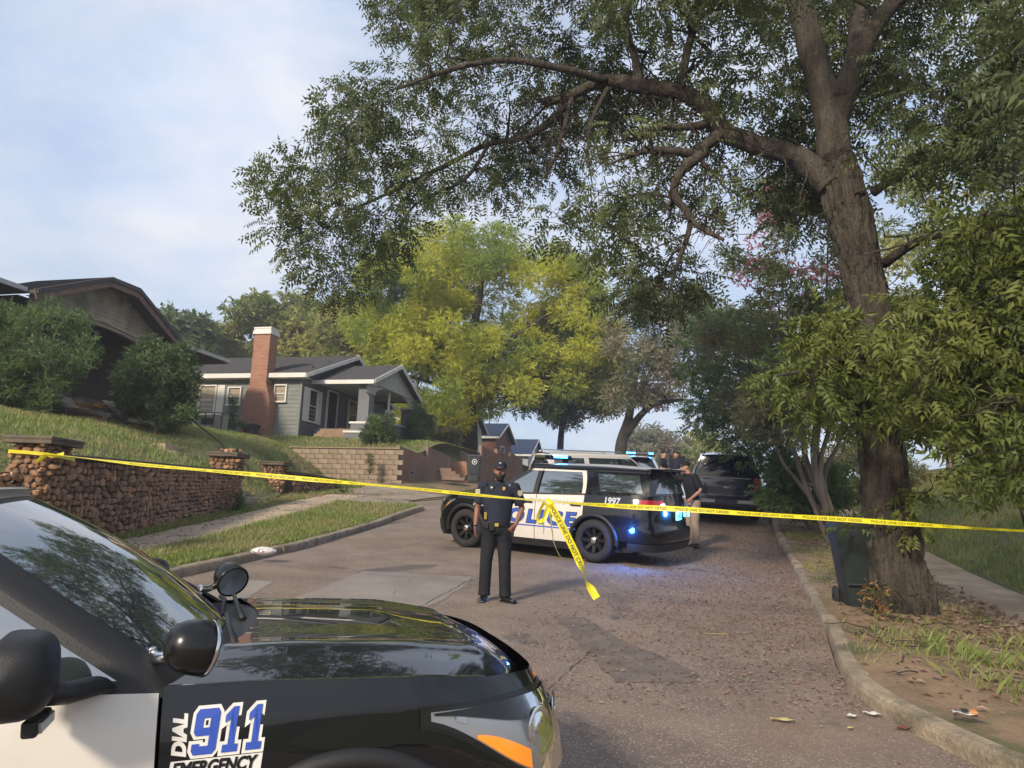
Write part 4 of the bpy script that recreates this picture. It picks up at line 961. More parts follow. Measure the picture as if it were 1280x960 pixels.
            if front:
                car.patch(f, xb_, xo, lambda x: car.zb(x), K(zt), 1, 8, car.gh, sy, off=.006, mi=1)
                car.patch(f, xi, K(doorm+.10), lambda x: car.zb(x), K(zt), 1, 8, car.gh, sy, off=.006, mi=1)
            else:
                car.patch(f, xi, xa_, lambda x: car.zb(x), K(zt), 2, 8, car.gh, sy, off=.006, mi=0)
            car.patch(f, xi, xo, lambda x: car.zb(x)-.01, lambda x: car.zb(x)+.03, 12, 1, car.gh, sy, off=.008, mi=1)
            f.build('window_frame', [door_m, M['plastic']], d, smooth=True, autosm=50)
            if front and police:
                # mirror
                mz = 1.185; my = .985
                mm = MB().tube([(.68, sy*(my-.07), mz-.05), (.60, sy*(my+.02), mz-.05), (.54, sy*(my+.09), mz-.02)], [(.07, .025), (.06, .03), (.07, .045)], 12).build('mirror_arm', M['plastic'], d, smooth=True)
                hs = MB(); rows = []
                for k in range(13):
                    t = k/12; yy = my+.03+.275*t; w_ = (1-abs(t*2-1)**3.2)**.5 if 0 < t < 1 else .02; sq = lambda v: math.copysign(abs(v)**.62, v)
                    rows.append([(.50+.10*w_*sq(math.cos(q))*(1.15 if math.cos(q) > 0 else .35), sy*yy, mz+.055+.112*w_*sq(math.sin(q))-.02*t) for q in [2*math.pi*j/24 for j in range(25)]])
                hs.grid(rows, 0, flip=sy < 0); h_ = hs.build('mirror', M['plastic'], d, smooth=True)
                MB().box((.462, sy*(my+.165), mz+.045), (.012, .19, .15)).build('mirror_glass', M['cglass'], d, bevel=.004)
                q = MB().box((.56, sy*(my+.115), mz-.10), (.04, .16, .045)).build('warning_light', M['plastic'], d, bevel=.008)
                MB().box((.584, sy*(my+.115), mz-.10), (.012, .13, .03)).build('warning_lens', M['lampoff'], d, bevel=.003)

            elif front:
                hs = MB().box((.95, sy*1.13, 1.33), (.14, .22, .2)).build('mirror', paint, d, bevel=.04)
        # quarter panel
        mb = MB(); xr_ = -2.15
        def qxl(z): return xr_
        def qxr(z): return rdx(z)-.006
        # upper part above the wheel arch then behind it
        car.patch(mb, K(xr_), qxr, lambda x: max(.42, zlR(x)), lambda x: car.zb(x), 34, 12, car.side, sy)
        mb.build('quarter_panel', paint, root, smooth=True, autosm=50)
        # arch trims
        for xc in (wb, -wb):
            mb = MB(); rows = []
            th0, th1 = (-.12, math.pi+.12)
            for k in range(33):
                th = lerp(th0, th1, k/32); row = []
                for rr, of in ((arch-.012, -.06), (arch-.008, .022), (arch+.03, .028), (arch+.055, .014), (arch+.06, .0)):
                    x = xc+rr*math.cos(th); z = R+rr*math.sin(th); px_, py_ = car.side(max(-2.5, min(2.2, x)), max(.3, z), of); row.append((x, py_*sy, z))
                rows.append(row)
            mb.grid(rows, 0, flip=sy > 0)
            if police: mb.build('wheel_arch_trim', M['plastic'], root, smooth=True)
            else: mb.build('wheel_arch_trim', paint, root, smooth=True)
            wl_ = MB(); rows = []
            for k in range(21):
                th = lerp(-.3, math.pi+.3, k/20); rows.append([(xc+(arch+.03)*math.cos(th), sy*.93, R+(arch+.03)*math.sin(th)), (xc+(arch+.03)*math.cos(th), sy*.55, R+(arch+.03)*math.sin(th))])
            wl_.grid(rows); wl_.build('wheel_well', M['dark'], root)
            add_wheel(root, xc, sy*.845, R, sy, 'police' if police else 'civil')
        # sill cladding
        mb = MB(); car.patch(mb, K(-wb+arch-.02), K(wb-arch+.02), K(.19), K(sill+.02), 12, 4, car.side, sy, off=.012)
        mb.build('sill', M['plastic'], root, smooth=True, autosm=50)
        # A pillar
        ap = lambda z: lerp(.88, .03, (z-1.1)/(c['rail']-1.1)) if police else lerp(1.12, .42, (z-1.2)/(c['rail']-1.2))
        mb = MB(); rows = []
        for k in range(11):
            z = lerp(car.zb(1.0)-.01, c['rail']+.01, k/10); x = ap(z); g1 = car.gh(x-.04, z, .005); g2 = car.gh(x, z, .004); t = k/10
            rows.append([(x-.045, g1[1]*sy, z), (x+.0, g2[1]*sy, z), (x+.035, (g2[1]-.025)*sy, z+.004), (x+.075, (g2[1]-.075)*sy, z+.006), (x+.085, (g2[1]-.095)*sy, z-.012)])
        mb.grid(rows, 0, flip=sy > 0); mb.build('windshield_pillar', M['plastic'] if police else paint, root, smooth=True)
        # rear greenhouse: body skin behind the rear door, quarter glass
        zt = c['rail']-.035; re = lambda z: lerp(-2.52, -2.36, (z-1.2)/(c['rail']-1.2)) if police else lerp(-2.62, -2.50, (z-1.2)/(c['rail']-1.2))
        xi = (lambda z: lerp(rdoor, rdoor+.10, max(0, (z-1.25)/.4)**2)-.006) if police else K(rdoor-.006)
        mb = MB(); car.patch(mb, re, xi, lambda x: car.zb(x)-.01, K(zt+.02), 24, 8, car.gh, sy, off=.002); mb.build('rear_pillar', paint, root, smooth=True, autosm=50)
        g_ = MB()
        if police: car.patch(g_, lambda z: lerp(-2.33, -2.20, (z-1.27)/.33), lambda z: lerp(rdoor-.30, rdoor-.16, (z-1.27)/.33), K(1.275), K(zt-.03), 14, 6, car.gh, sy, off=.008, skirt=0)
        else: car.patch(g_, lambda z: re(z)+.12, K(rdoor-.12), lambda x: car.zb(x)+.04, K(zt-.03), 14, 6, car.gh, sy, off=.008, skirt=0)
        g_.build('quarter_window', M['cglass'], root, smooth=True)
        # roof side rail
        mb = MB(); rows = []
        for k in range(21):
            x = lerp(.03 if police else .46, -2.40 if police else -2.52, k/20); zr = c['rail']; g1 = car.gh(x, zr-.02, .004); dz = .04*sstep(-1.2, -2.5, x)
            rows.append([(x, g1[1]*sy, zr-.02), (x, (g1[1]-.01)*sy, zr+.03-dz*.3), (x, (g1[1]-.045)*sy, zr+.062-dz*.5), (x, (g1[1]-.10)*sy, zr+.078-dz*.7)])
        mb.grid(rows, 0, flip=sy > 0); mb.build('roof_rail', paint if not police else M['black'], root, smooth=True)
        # headlight: bezel, reflector, amber, clear cover
        if police:
            aT = car.a_of(1.70); a0 = car.a_of(2.31)*.80
            zhl = lambda a: lerp(.965, .930, 1-(a-a0)/(aT-a0))
            zll = lambda a: lerp(.67, .935, sstep(.38, 1.05, (a-a0)/(aT-a0)))
            mb = MB(); car.apatch(mb, a0-.02, aT+.02, lambda a: zll(a)-.022, lambda a: zhl(a)+.016, 22, 6, sy, off=.005); hb = mb.build('headlight', M['trim'], root, smooth=True)
            mb = MB(); car.apatch(mb, a0, aT-.02, lambda a: zll(a)+.008, lambda a: lerp(zll(a), zhl(a), .95), 20, 6, sy, off=.006); mb.build('reflector', mat('headlight_inner', (.42, .42, .43), .38, metal=.7), hb, smooth=True)
            mb = MB(); aa = lerp(a0, aT, .50); ab = lerp(a0, aT, .78); car.apatch(mb, aa, ab, lambda a: zll(a)+.014, lambda a: lerp(zll(a), zhl(a), .10+.27*math.sin(math.pi*min(1, max(0, (ab-a)/(ab-aa)))**.7*.62+.35)), 14, 4, sy, off=.012); mb.build('turn_signal', M['amber'], hb, smooth=True)
            mb = MB(); car.apatch(mb, a0, aT-.03, lambda a: lerp(zll(a), zhl(a), .70), lambda a: zhl(a)-.004, 20, 3, sy, off=.013); mb.build('upper_bezel', M['trim'], hb, smooth=True)
            mb = MB(); car.apatch(mb, lerp(a0, aT, .82), lerp(a0, aT, .87), lambda a: lerp(zll(a), zhl(a), .45), lambda a: lerp(zll(a), zhl(a), .68), 3, 3, sy, off=.010); mb.build('side_reflector', M['lampoff'], hb)
            for f_ in (.14, .41):
                a = lerp(a0, aT, f_); x, y = car.outer(a, .82, .0); nx, ny = [v-w_ for v, w_ in zip(car.outer(a, .82, 1.), car.outer(a, .82, 0.))]
                q = Vector((nx, ny*sy, 0)).to_track_quat('Z', 'Y').to_matrix().to_4x4(); T = Matrix.Translation((x, y*sy, .83)) @ q
                MB().lathe([(.078, .012), (.070, .020), (.05, .008), (.024, .006), (.022, .02), (0, .024)], 20, 0, T).build('lamp', M['chrome'], hb, smooth=True)
            mb = MB(); car.apatch(mb, a0-.01, aT+.005, lambda a: zll(a)-.006, lambda a: zhl(a)+.004, 24, 8, sy, off=.018, bulge=lambda a, z: .012*math.sin(math.pi*min(1, max(0, (a-a0)/(aT-a0))))); mb.build('clear_cover', M['clear'], hb, smooth=True)
            mb = MB(); car.apatch(mb, a0-.0, a0+.12, K(.955), K(.972), 3, 1, sy, off=.004); mb.build('parking_light', M['amber'], hb)
        else:
            a1 = car.a_of(2.2); mb = MB(); car.apatch(mb, a1*.55, a1, K(.82), K(1.05), 12, 4, sy, off=.006); mb.build('headlight', M['lampoff'], root, smooth=True)
        # tail light
        aR = car.a_of(-2.20 if police else -2.48); aE = car.L-(.50 if police else .72)
        mb = MB()
        if police: car.apatch(mb, aR, aE, lambda a: lerp(1.07, .97, (a-aR)/(aE-aR)), K(1.165), 12, 4, sy, off=.012)
        else: car.apatch(mb, aR, aE, K(.86), K(1.26), 8, 6, sy, off=.014)
        tl = mb.build('tail_light', M['red'], root, smooth=True)
        if police:
            x, y = car.outer(aE-.06, 1.07, .02); q = MB(); 
            T = Matrix.Translation((x, y*sy, 1.07)) @ Matrix.Rotation(-math.pi/2, 4, 'Y'); q.lathe([(.035, 0), (.035, .02), (0, .024)], 14, 0, T); q.build('reverse_lamp', M['lwhite'] if sy > 0 else M['lampoff'], tl)
    # front fascia
    aF = car.a_of(1.96 if police else 2.08)
    for sy in (1, -1):
        mb = MB(); car.apatch(mb, 0, aF, K(.24), lambda a: (.97 if police else 1.12) if a < .3 else lerp(.97 if police else 1.12, zf(1.98), min(1, (a-.3)/(aF-.3))), 24, 14, sy); mb.build('front_bumper', paint, root, smooth=True)
        mb = MB(); car.apatch(mb, 0, aF*.96, K(.23), K(.50), 20, 5, sy, off=.012); mb.build('lower_bumper', M['plastic'], root, smooth=True)
    gl = MB()
    for sy in (1, -1): car.apatch(gl, 0, .62, K(.62), K(.90 if police else 1.05), 14, 2, sy, off=.006)
    gl.build('grille', M['dark'], root)
    gb_ = MB()
    for zz in (.68, .76, .84):
        for sy in (1, -1): car.apatch(gb_, 0, .60, K(zz-.014), K(zz+.014), 12, 1, sy, off=.022)
    gb_.build('grille_bar', M['chrome'] if not police else M['silver'], root)
    # hood
    mb = MB(); rows = []; NX, NY = 26, 32
    cowl_c, cowl_s = (1.12, .86) if police else (1.4, 1.2)
    fx = 2.26 if police else 2.42
    for j in range(NY+1):
        v = lerp(-1, 1, j/NY); row = []
        for i in range(NX+1):
            xr0 = lerp(cowl_c, cowl_s, abs(v)**2.2); xf0 = fx-.26*abs(v)**2.6 if police else fx-.12*abs(v)**3
            x = lerp(xr0, xf0, i/NX); ye = car.side(min(x, 2.0), zf(x))[1]-.014 if x < 1.96 else lerp(car.side(1.96, zf(1.96))[1], car.outer(car.a_of(2.24)*.92, .96)[1], (x-1.96)/.3)
            cz = lerp(.065, .05, (x-1.2)/1.1)*(1-abs(v)**2.6)
            rid = .014*math.exp(-((abs(v)-.60-.05*(2.3-x))/.045)**2)-.008*sstep(.58, .40, abs(v))*sstep(2.3, 1.9, x)
            nose = -.075*max(0, (i/NX-.80)/.20)**2
            row.append((x, v*ye, zf(x)+cz+rid*(1-max(0, i/NX-.85)/.15)+nose))
        rows.append(row)
    mb.grid(rows); mb.build('hood', paint, root, smooth=True)
    # cowl
    mb = MB(); rows = []
    for j in range(25):
        v = lerp(-1, 1, j/24); xr0 = lerp(cowl_c, cowl_s, abs(v)**2.2); y = v*.90; zc_ = zf(xr0)+.062*(1-abs(v)**2.6)
        rows.append([(xr0+.01, y, zc_-.012), (xr0-.03, y, zc_-.02), (xr0-.10, y*.985, zc_-.035), (xr0-.17, y*.97, zc_-.02)])
    mb.grid(rows, 0, flip=True); cw = mb.build('cowl', M['plastic'], root, smooth=True)
    # windshield
    mb = MB(); rows = []
    bx, bz = cowl_c-.13, (1.155 if police else 1.27); tx = .17 if police else .60; rz_ = c['rail']
    for j in range(21):
        v = lerp(-1, 1, j/20); row = []
        for i in range(13):
            t = i/12; x0 = bx-(.26 if police else .18)*abs(v)**2; x1 = tx-.11*abs(v)**2; yb, yt = (.83, .60) if police else (.86, .66)
            z0 = bz-.045*abs(v)**2; z1 = rz_+.055-.045*abs(v)**2
            row.append((lerp(x0, x1, t)+.035*math.sin(t*math.pi), v*lerp(yb, yt, t), lerp(z0, z1, t)+.03*math.sin(t*math.pi)))
        rows.append(row)
    mb.grid(rows); ws = mb.build('windshield', M['cglass'], root, smooth=True)
    # wipers
    if police:
        for (y0, y1) in ((-.55, .12), (.05, .70)):
            wpv = MB(); z_ = 1.175
            wpv.tube([(cowl_c-.06, y0, z_-.02), (cowl_c-.10, y0+.25, z_+.012), (cowl_c-.125, lerp(y0, y1, .75), z_+.02)], [.016, .012, .009], 6)
            wpv.tube([(cowl_c-.15-.0*abs(y0), y0+.05, z_-.005), (cowl_c-.165, (y0+y1)/2+.1, z_+.01), (cowl_c-.20, y1, z_-.005)], .010, 6)
            wpv.build('wiper', M['plastic'], cw, smooth=True)
    # roof
    mb = MB(); rows = []
    for j in range(17):
        v = lerp(-1, 1, j/16); row = []
        for i in range(25):
            t = i/24; x = lerp((.19 if police else .58)-.10*abs(v)**2, -2.47 if police else -2.58, t); ze = c['rail']+.075-.04*sstep(-1.2, -2.5, x)*.7
            top = (c['top']-c['rail']-.075)*math.sin(min(1, (t*1.6+.12))*math.pi/2)*(1-.35*sstep(.6, 1, t))
            row.append((x, v*(c['rw']-.10-.04*sstep(-1.2, -2.5, x)), ze+top*(1-abs(v)**2.4)))
        rows.append(row)
    mb.grid(rows, 0, flip=True); mb.build('roof', M['wpaint'] if police or kind == 'white' else paint, root, smooth=True)
    mb = MB(); hdr = []
    for j in range(17):
        v = lerp(-1, 1, j/16); xa_ = tx-.11*abs(v)**2; za_ = rz_+.055-.045*abs(v)**2; xb_ = (.19 if police else .58)-.10*abs(v)**2; yy = (c['rw']-.10)*v
        hdr.append([(xa_+.012, v*(.60 if police else .66)*1.02, za_-.004), (xa_-.02, v*.62*(1 if police else 1.06), za_+.008), (xb_-.05, yy*1.04, c['rail']+.075+(c['top']-c['rail']-.075)*.30*(1-abs(v)**2.4)+.003)])
    mb.grid(hdr, 0, flip=True); mb.build('roof_header', M['wpaint'] if police or kind == 'white' else paint, root, smooth=True)
    # rear: tailgate, glass, spoiler, bumper
    aQ = car.a_of(-2.14); aG = car.L-.52
    for sy in (1, -1):
        mb = MB(); car.apatch(mb, aQ, car.L-.0, K(.64), K(1.245 if police else 1.26), 20, 8, sy); mb.build('tailgate', paint, root, smooth=True)
        mb = MB(); car.apatch(mb, aQ-.02, car.L, K(.30), K(.65), 20, 8, sy, off=.02, bulge=lambda a, z: .03*sstep(.35, .5, z)); mb.build('rear_bumper', paint, root, smooth=True)
        mb = MB(); car.apatch(mb, aQ-.02, car.L, K(.26), K(.40 if police else .45), 20, 3, sy, off=.045); mb.build('lower_bumper', M['plastic'], root, smooth=True)
    gl = MB(); rows = []; zt = c['rail']+.02
    xb, xt = (-2.585, -2.40) if police else (-2.62, -2.52)
    zb_ = 1.245 if police else 1.26
    for (n_, m_, y0, y1, off) in (('tailgate_frame', paint, .86 if police else .92, .63 if police else .68, 0), ('rear_window', M['cglass'] if police else M['dglass'], .74 if police else .82, .56 if police else .62, .012)):
        mb = MB(); rows = []
        for j in range(13):
            v = lerp(-1, 1, j/12); rows.append([(lerp(xb, xt, t)+(.10 if police else .06)*abs(v)**2.5-off-.02*math.sin(t*math.pi), v*lerp(y0, y1, t), lerp(zb_+(.03 if off else -.01), zt-(.03 if off else -.02), t)) for t in [k/6 for k in range(7)]])
        mb.grid(rows, 0, flip=True); mb.build(n_, m_, root, smooth=True)
    sp = MB()
    ye = c['rw']-.08
    sp.grid([[(xt+.10, v*ye, zt+.045), (xt-.05, v*ye, zt+.05), (xt-.22, v*(ye-.02), zt+.035-.01*abs(v)), (xt-.22, v*(ye-.02), zt+.012), (xt-.02, v*ye, zt-.0)] for v in [lerp(-1, 1, k/10) for k in range(11)]], 0, flip=True)
    if police: sp.build('spoiler', paint, root, smooth=True, solid=0)
    # licence plate
    px_ = car.outer(car.L, .8)[0]-.03
    plt_ = MB().box((px_-(.02 if police else .06), .0, .88 if police else .56), (.01, .31, .16)).build('licence_plate', mat('plate_paint', (.55, .58, .42), .5), root, bevel=.003)
    tv, tf = text2d('47C619A' if not police else '9187', .10, .002, align='CENTER'); tm = MB().add([(px_-(.027 if police else .067), -v[0]*.75, (.84 if police else .525)+v[1]) for v in tv], [f[::-1] for f in tf]); tm.build('plate_number', M['decalb'], plt_)
    # underbody, interior core (keeps daylight from passing through the shell)
    ub = MB().box((0, 0, .32), (4.3, 1.5, .22)); ub.box((-.75, 0, .75), (3.4, 1.6, .75)); ub.box((1.45, 0, .70), (1.3, 1.05, .55)); ub.build('underbody', M['dark'], root)
    co = MB().add([(.8, -.74, 1.05), (.8, .74, 1.05), (-2.4, .74, 1.05), (-2.4, -.74, 1.05), (.1, -.52, c['rail']-.03), (.1, .52, c['rail']-.03), (-2.25, .52, c['rail']-.03), (-2.25, -.52, c['rail']-.03)], [(0, 1, 5, 4), (1, 2, 6, 5), (2, 3, 7, 6), (3, 0, 4, 7), (4, 5, 6, 7)]); co.build('cabin', M['dark'], root)
    if police: police_kit(car, root)
    else:
        for sy in (1, -1):
            MB().tube([(.2, sy*.62, c['top']-.02), (.1, sy*.63, c['top']+.035), (-2.2, sy*.61, c['top']+.03), (-2.35, sy*.60, c['top']-.03)], .02, 8).build('roof_rack', M['trim'] if kind == 'navy' else M['silver'], root, smooth=True)
        if kind == 'navy':
            MB().box((-2.66, 0, 1.235), (.03, 1.3, .03)).build('chrome_strip', M['silver'], root, bevel=.008)
            MB().box((-2.775, 0, .60), (.03, 1.7, .10)).build('bumper_step', M['silver'], root, bevel=.01)
            MB().box((-2.70, .0, .98), (.03, .16, .05)).build('tailgate_emblem', M['silver'], root, bevel=.01)
            MB().box((-2.62, .0, 1.80), (.03, .34, .03)).build('brake_light', M['red'], root, bevel=.005)
            tv, tf = text2d('YUKON', .09, .002); MB().add([(-2.715, -.45-v[0], .84+v[1]) for v in tv], [f[::-1] for f in tf]).build('model_lettering', M['silver'], root)
    return root
DIG9 = ([(0, 1), (.12, 1.12), (.88, 1.12), (1, 1), (1, .12), (.86, 0), (.12, 0), (0, .12), (0, .30), (.34, .30), (.34, .24), (.62, .24), (.62, .45), (.12, .45), (0, .57)], [(.36, .66), (.62, .66), (.62, .88), (.36, .88)])
DIG1 = [(.1, 0), (.9, 0), (.9, .22), (.72, .22), (.72, 1.12), (.42, 1.12), (.08, .92), (.08, .70), (.34, .80), (.34, .22), (.1, .22)]
def offset_poly(P, d):
    n = len(P); out = []
    ar = sum(P[i][0]*P[(i+1) % n][1]-P[(i+1) % n][0]*P[i][1] for i in range(n)); sg = 1 if ar > 0 else -1
    for i in range(n):
        a, b, c_ = Vector(P[i-1]), Vector(P[i]), Vector(P[(i+1) % n]); e1 = (b-a).normalized(); e2 = (c_-b).normalized()
        n1 = Vector((e1.y, -e1.x))*sg; n2 = Vector((e2.y, -e2.x))*sg; m_ = (n1+n2)
        m_ = m_/max(.35, m_.dot(n1)) if m_.length > 1e-6 else n1
        out.append(tuple(b+m_*d))
    return out
from mathutils.geometry import tessellate_polygon
def flatpoly(loops):
    pts = [p for l in loops for p in l]; tri = tessellate_polygon([[Vector((p[0], p[1], 0)) for p in l] for l in loops]); return pts, [tuple(t) for t in tri]
def police_kit(car, root):
    def decal(V, F_, x0, z0, sy, name, m, off=.004, rot=False):
        vs = []
        for v in V:
            u_, w_ = v[0], v[1]
            x = x0-u_ if sy > 0 else x0+u_; z = z0+w_; a = car.side(x, z, off)
            vs.append((a[0], a[1]*sy, z))
        return MB().add(vs, [f if sy < 0 else f for f in F_]).build(name, m, root)
    for sy in (1, -1):
        # 911 on the fender
        xs = .895 if sy < 0 else 1.24
        h = .120; cur = 0.
        for ch in '911':
            if ch == '9': outer, hole = DIG9; wdt = .076
            else: outer, hole = DIG1, None; wdt = .063
            sc = lambda P: [(cur+p[0]*wdt+p[1]*.014, p[1]*h) for p in P]
            o_ = sc(outer); loops = [offset_poly(o_, -.002)]+([sc(hole)] if hole else [])
            V, F_ = flatpoly([offset_poly(o_, .0075)]+([offset_poly(sc(hole), -.006)] if hole else [])); decal(V, F_, xs+(.058 if sy < 0 else -.058),   .912, sy, 'digit_outline', M['decalw'], .003)
            V, F_ = flatpoly(loops); decal(V, F_, xs+(.058 if sy < 0 else -.058),   .912, sy, 'digit', M['decalb'], .005)
            cur += wdt+.008
        V, F_ = text2d('DIAL', .054, .0032, 0.2, spacing=1.0); mxx = max(v[0] for v in V); V = [(-v[1]+.046, v[0]/mxx*.125) for v in V]
        decal(V, F_, xs,   .912, sy, 'dial_lettering', M['decalw'])
        band = [(0, 0), (.545, 0), (.56, .085), (.01, .085)]
        V, F_ = flatpoly([band]); V2 = []
        rowsV = []; mbb = MB(); rr = []
        for j in range(3):
            r_ = []
            for i in range(13):
                u_ = lerp(0, .27, i/12)+.006*j/2; z = .856+.046*j/2; x = xs-u_ if sy > 0 else xs+u_; a = car.side(x, z, .003); r_.append((a[0], a[1]*sy, z))
            rr.append(r_)
        mbb.grid(rr, 0, flip=sy > 0); mbb.build('emergency_band', M['decalw'], root)
        V, F_ = text2d('EMERGENCY', .052, .0022, .25, spacing=.98); mxx = max(v[0] for v in V); V = [(v[0]/mxx*.255+.008, v[1]) for v in V]
        decal(V, F_, xs, .861, sy, 'emergency_lettering', M['trim'], .006)
        # POLICE on the doors with the city name above and a rule below
        x0 = .70 if sy > 0 else -1.10
        V, F_ = text2d('POLICE', .34, .012, .15, spacing=1.28); mxx = max(v[0] for v in V); V = [(v[0]/mxx*1.80, v[1]) for v in V]
        decal(V, F_, x0, .62, sy, 'police_lettering', M['decalb'], .004)
        V, F_ = text2d('POLICE', .34, .022, .15, spacing=1.28); V = [(v[0]/mxx*1.80, v[1]) for v in V]; decal(V, F_, x0, .62, sy, 'lettering_outline', M['trim'], .0025)
        V, F_ = text2d('BIRMINGHAM', .12, .004, .2); mxx = max(v[0] for v in V); V = [(v[0]/mxx*1.05, v[1]) for v in V]
        decal(V, F_, (-.02 if sy > 0 else -1.15), 1.0, sy, 'city_lettering', M['decalg'], .004)
        rr = []
        for j in range(2):
            r_ = []
            for i in range(21):
                x = lerp(.72, -1.08, i/20); z = .55+.022*j; a = car.side(x, z, .004); r_.append((a[0], a[1]*sy, z))
            rr.append(r_)
        MB().grid(rr, 0, flip=sy < 0).build('door_rule', M['decalb'], root)
        V, F_ = text2d('1997', .16, .006, .0); decal(V, F_, (-1.62 if sy > 0 else -2.02), 1.065, sy, 'unit_number', M['decalg'], .004)
        # spotlight on the windshield pillar
        cx, cy, cz = .95, sy*.945, 1.235
        br = MB().tube([(.81, sy*.81, 1.20), (.84, sy*.865, 1.19), (.88, sy*.905, 1.2)], [.017, .02, .02], 10); br.box((.815, sy*.825, 1.19), (.02, .03, .06)); spt = br.build('spotlight_bracket', M['chrome'], root, smooth=True, autosm=40, bevel=.004)
        T = Matrix.Translation((cx, cy, cz)) @ (Vector((.85, .42, -.25)) if sy < 0 else Vector((.45, -.80, -.42))).to_track_quat('Z', 'Y').to_matrix().to_4x4()
        MB().lathe([(0, -.088), (.025, -.086), (.048, -.076), (.066, -.058), (.078, -.034), (.085, -.006), (.087, .02), (.086, .04), (.08, .046)], 28, 0, T).build('spotlight', M['trim'], root, smooth=True)
        MB().lathe([(.08, .044), (.06, .036), (.0, .02)], 28, 0, T).build('spotlight_lens', M['lampoff'], root, smooth=True)
        MB().lathe([(.088, .036), (.090, .042), (.088, .05), (.080, .050)], 28, 0, T).build('lens_ring', M['chrome' if sy < 0 else 'trim'], root, smooth=True)
        # marker LED behind the rear wheel
        a = car.side(-2.15, .60, .015); MB().tube([(a[0], (a[1]-.01)*sy, .60), (a[0], (a[1]+.012)*sy, .60)], .026, 12).build('marker_led', M['lblue'], root)
def light_bar(parent, lit):
    lb = MB(); 
    for k in range(2): pass
    b = MB().box((0, 0, 0), (.26, 1.12, .045)).build('light_bar', M['trim'], parent, bevel=.012); b.location = (-.02, 0, 1.845)
    MB().box((0, -.5, -.045), (.12, .05, .06)).box((0, .5, -.045), (.12, .05, .06)).build('bar_foot', M['plastic'], b)
    for k in range(6):
        y = -.47+.188*k; on = k in lit
        MB().box((0, y, .040), (.24, .172, .056)).build('bar_lens', M['lblue'] if on else M['cglass'], b, bevel=.008)
    return b
def pose(x, y, yaw, slope=.082, pitch=0., z=None, dz=0.):
    n = Vector((0, -slope, 1)).normalized(); h = Vector((math.cos(yaw), math.sin(yaw), 0)); h = (h-n*h.dot(n)).normalized(); h = (h*math.cos(pitch)+n*math.sin(pitch)).normalized(); l = n.cross(h).normalized(); n = h.cross(l)
    return Vector((x, y, (S(y) if z is None else z)+dz)), h, l, n
L_, h, l, n = pose(-2.10, 3.27, .287, .04, .050, z=.125)
near = build_suv('police', 'black and white police SUV in the foreground marked DIAL 911 EMERGENCY', 'police car', L_, h, l, n, 'police cars')
L_, h, l, n = pose(.888, 15.82, 2.566)
mid = copy_tree(near); mid.matrix_world = Matrix(((h.x, l.x, n.x, L_.x), (h.y, l.y, n.y, L_.y), (h.z, l.z, n.z, L_.z), (0, 0, 0, 1))); mid['label'] = 'black and white police SUV parked across the street behind the standing officer'
light_bar(mid, (1, 2, 3)); 
L_, h, l, n = pose(5.5, 32.5, rad(76), .09)
far = copy_tree(near); far.matrix_world = Matrix(((h.x, l.x, n.x, L_.x), (h.y, l.y, n.y, L_.y), (h.z, l.z, n.z, L_.z), (0, 0, 0, 1))); far['label'] = 'far police SUV with blue roof lights on, beyond the two distant officers'
light_bar(far, (0, 5, 4))
L_, h, l, n = pose(6.62, 24.0, rad(77), .11, dz=.0)
yuk = build_suv('navy', 'dark navy SUV with roof rack parked at the right kerb under the trees', 'suv', L_, h, l, n)
L_, h, l, n = pose(3.0, 23.4, rad(22), .10)
wsuv = build_suv('white', 'white SUV parked behind the police SUV, only its roof and windows showing', 'suv', L_, h*.88, l*.88, n*.93)
def lamp(name, loc, power, col, r=.06):
    ld = bpy.data.lights.new(name, 'POINT'); ld.energy = power; ld.color = col; ld.shadow_soft_size = r; o = bpy.data.objects.new(name, ld); COL.objects.link(o); o.location = loc; return o
def onmid(x, y, z, cobj=None):
    return (cobj or mid).matrix_world @ Vector((x, y, z))
lamp('bar_light', onmid(-.02, -.1, 1.98), 70, (.05, .25, 1.0))
lamp('marker_light', onmid(-2.2, 1.12, .62), 32, (.04, .22, 1.0))
lamp('rear_light', onmid(-2.85, .1, .95), 16, (.05, .3, 1.0))
te = MB()
for y in (-.30, -.50): te.box((-2.70, y, .93), (.03, .022, .15))
te.build('rear_warning_light', M['lteal'], mid)
# ------------------------------------------------------------------ vegetation
M['bark'] = mixin(mat('tree_bark', (.042, .034, .027), .95, col2=(.105, .088, .07), vscale=9, bump=1.0, bscale=20, bdist=.10, stretch=(1, 1, .2)), (.12, .13, .09), 2.5, .55, .7, 3, .5)
speckle(mixin(M['bark'], (.14, .115, .09), 13, .56, .66, 5, .6), (.02, .018, .015), 30, .4, .7)
M['darkbark'] = mat('dark_bark', (.045, .038, .032), .95, var=.35, vscale=8, bump=.9, bscale=16, bdist=.03, stretch=(1, 1, .3))
M['smoothbark'] = mat('smooth_bark', (.16, .125, .095), .8, var=.3, vscale=6, bump=.3, bscale=10, stretch=(1, 1, .3))
M['pecan'] = leafmat('pecan_leaves', (.050, .066, .026), (.10, .122, .050), c3=(.115, .14, .048), vs=.5)
M['pecanlow'] = leafmat('low_pecan_leaves', (.060, .082, .020), (.13, .165, .040), c3=(.165, .19, .045), vs=.9)
M['yellowgreen'] = leafmat('yellow_green_leaves', (.34, .36, .05), (.54, .53, .09), c3=(.20, .26, .055), vs=.28, sss=.45)
M['bggreen'] = leafmat('background_leaves', (.26, .26, .08), (.42, .39, .12), c3=(.18, .22, .07), vs=.2)
M['graygreen'] = leafmat('gray_green_leaves', (.11, .13, .08), (.22, .24, .14), c3=(.26, .21, .15), vs=.4)
M['darkgreen'] = leafmat('dark_green_leaves', (.045, .075, .032), (.10, .15, .06), c3=(.12, .18, .06), vs=1.2)
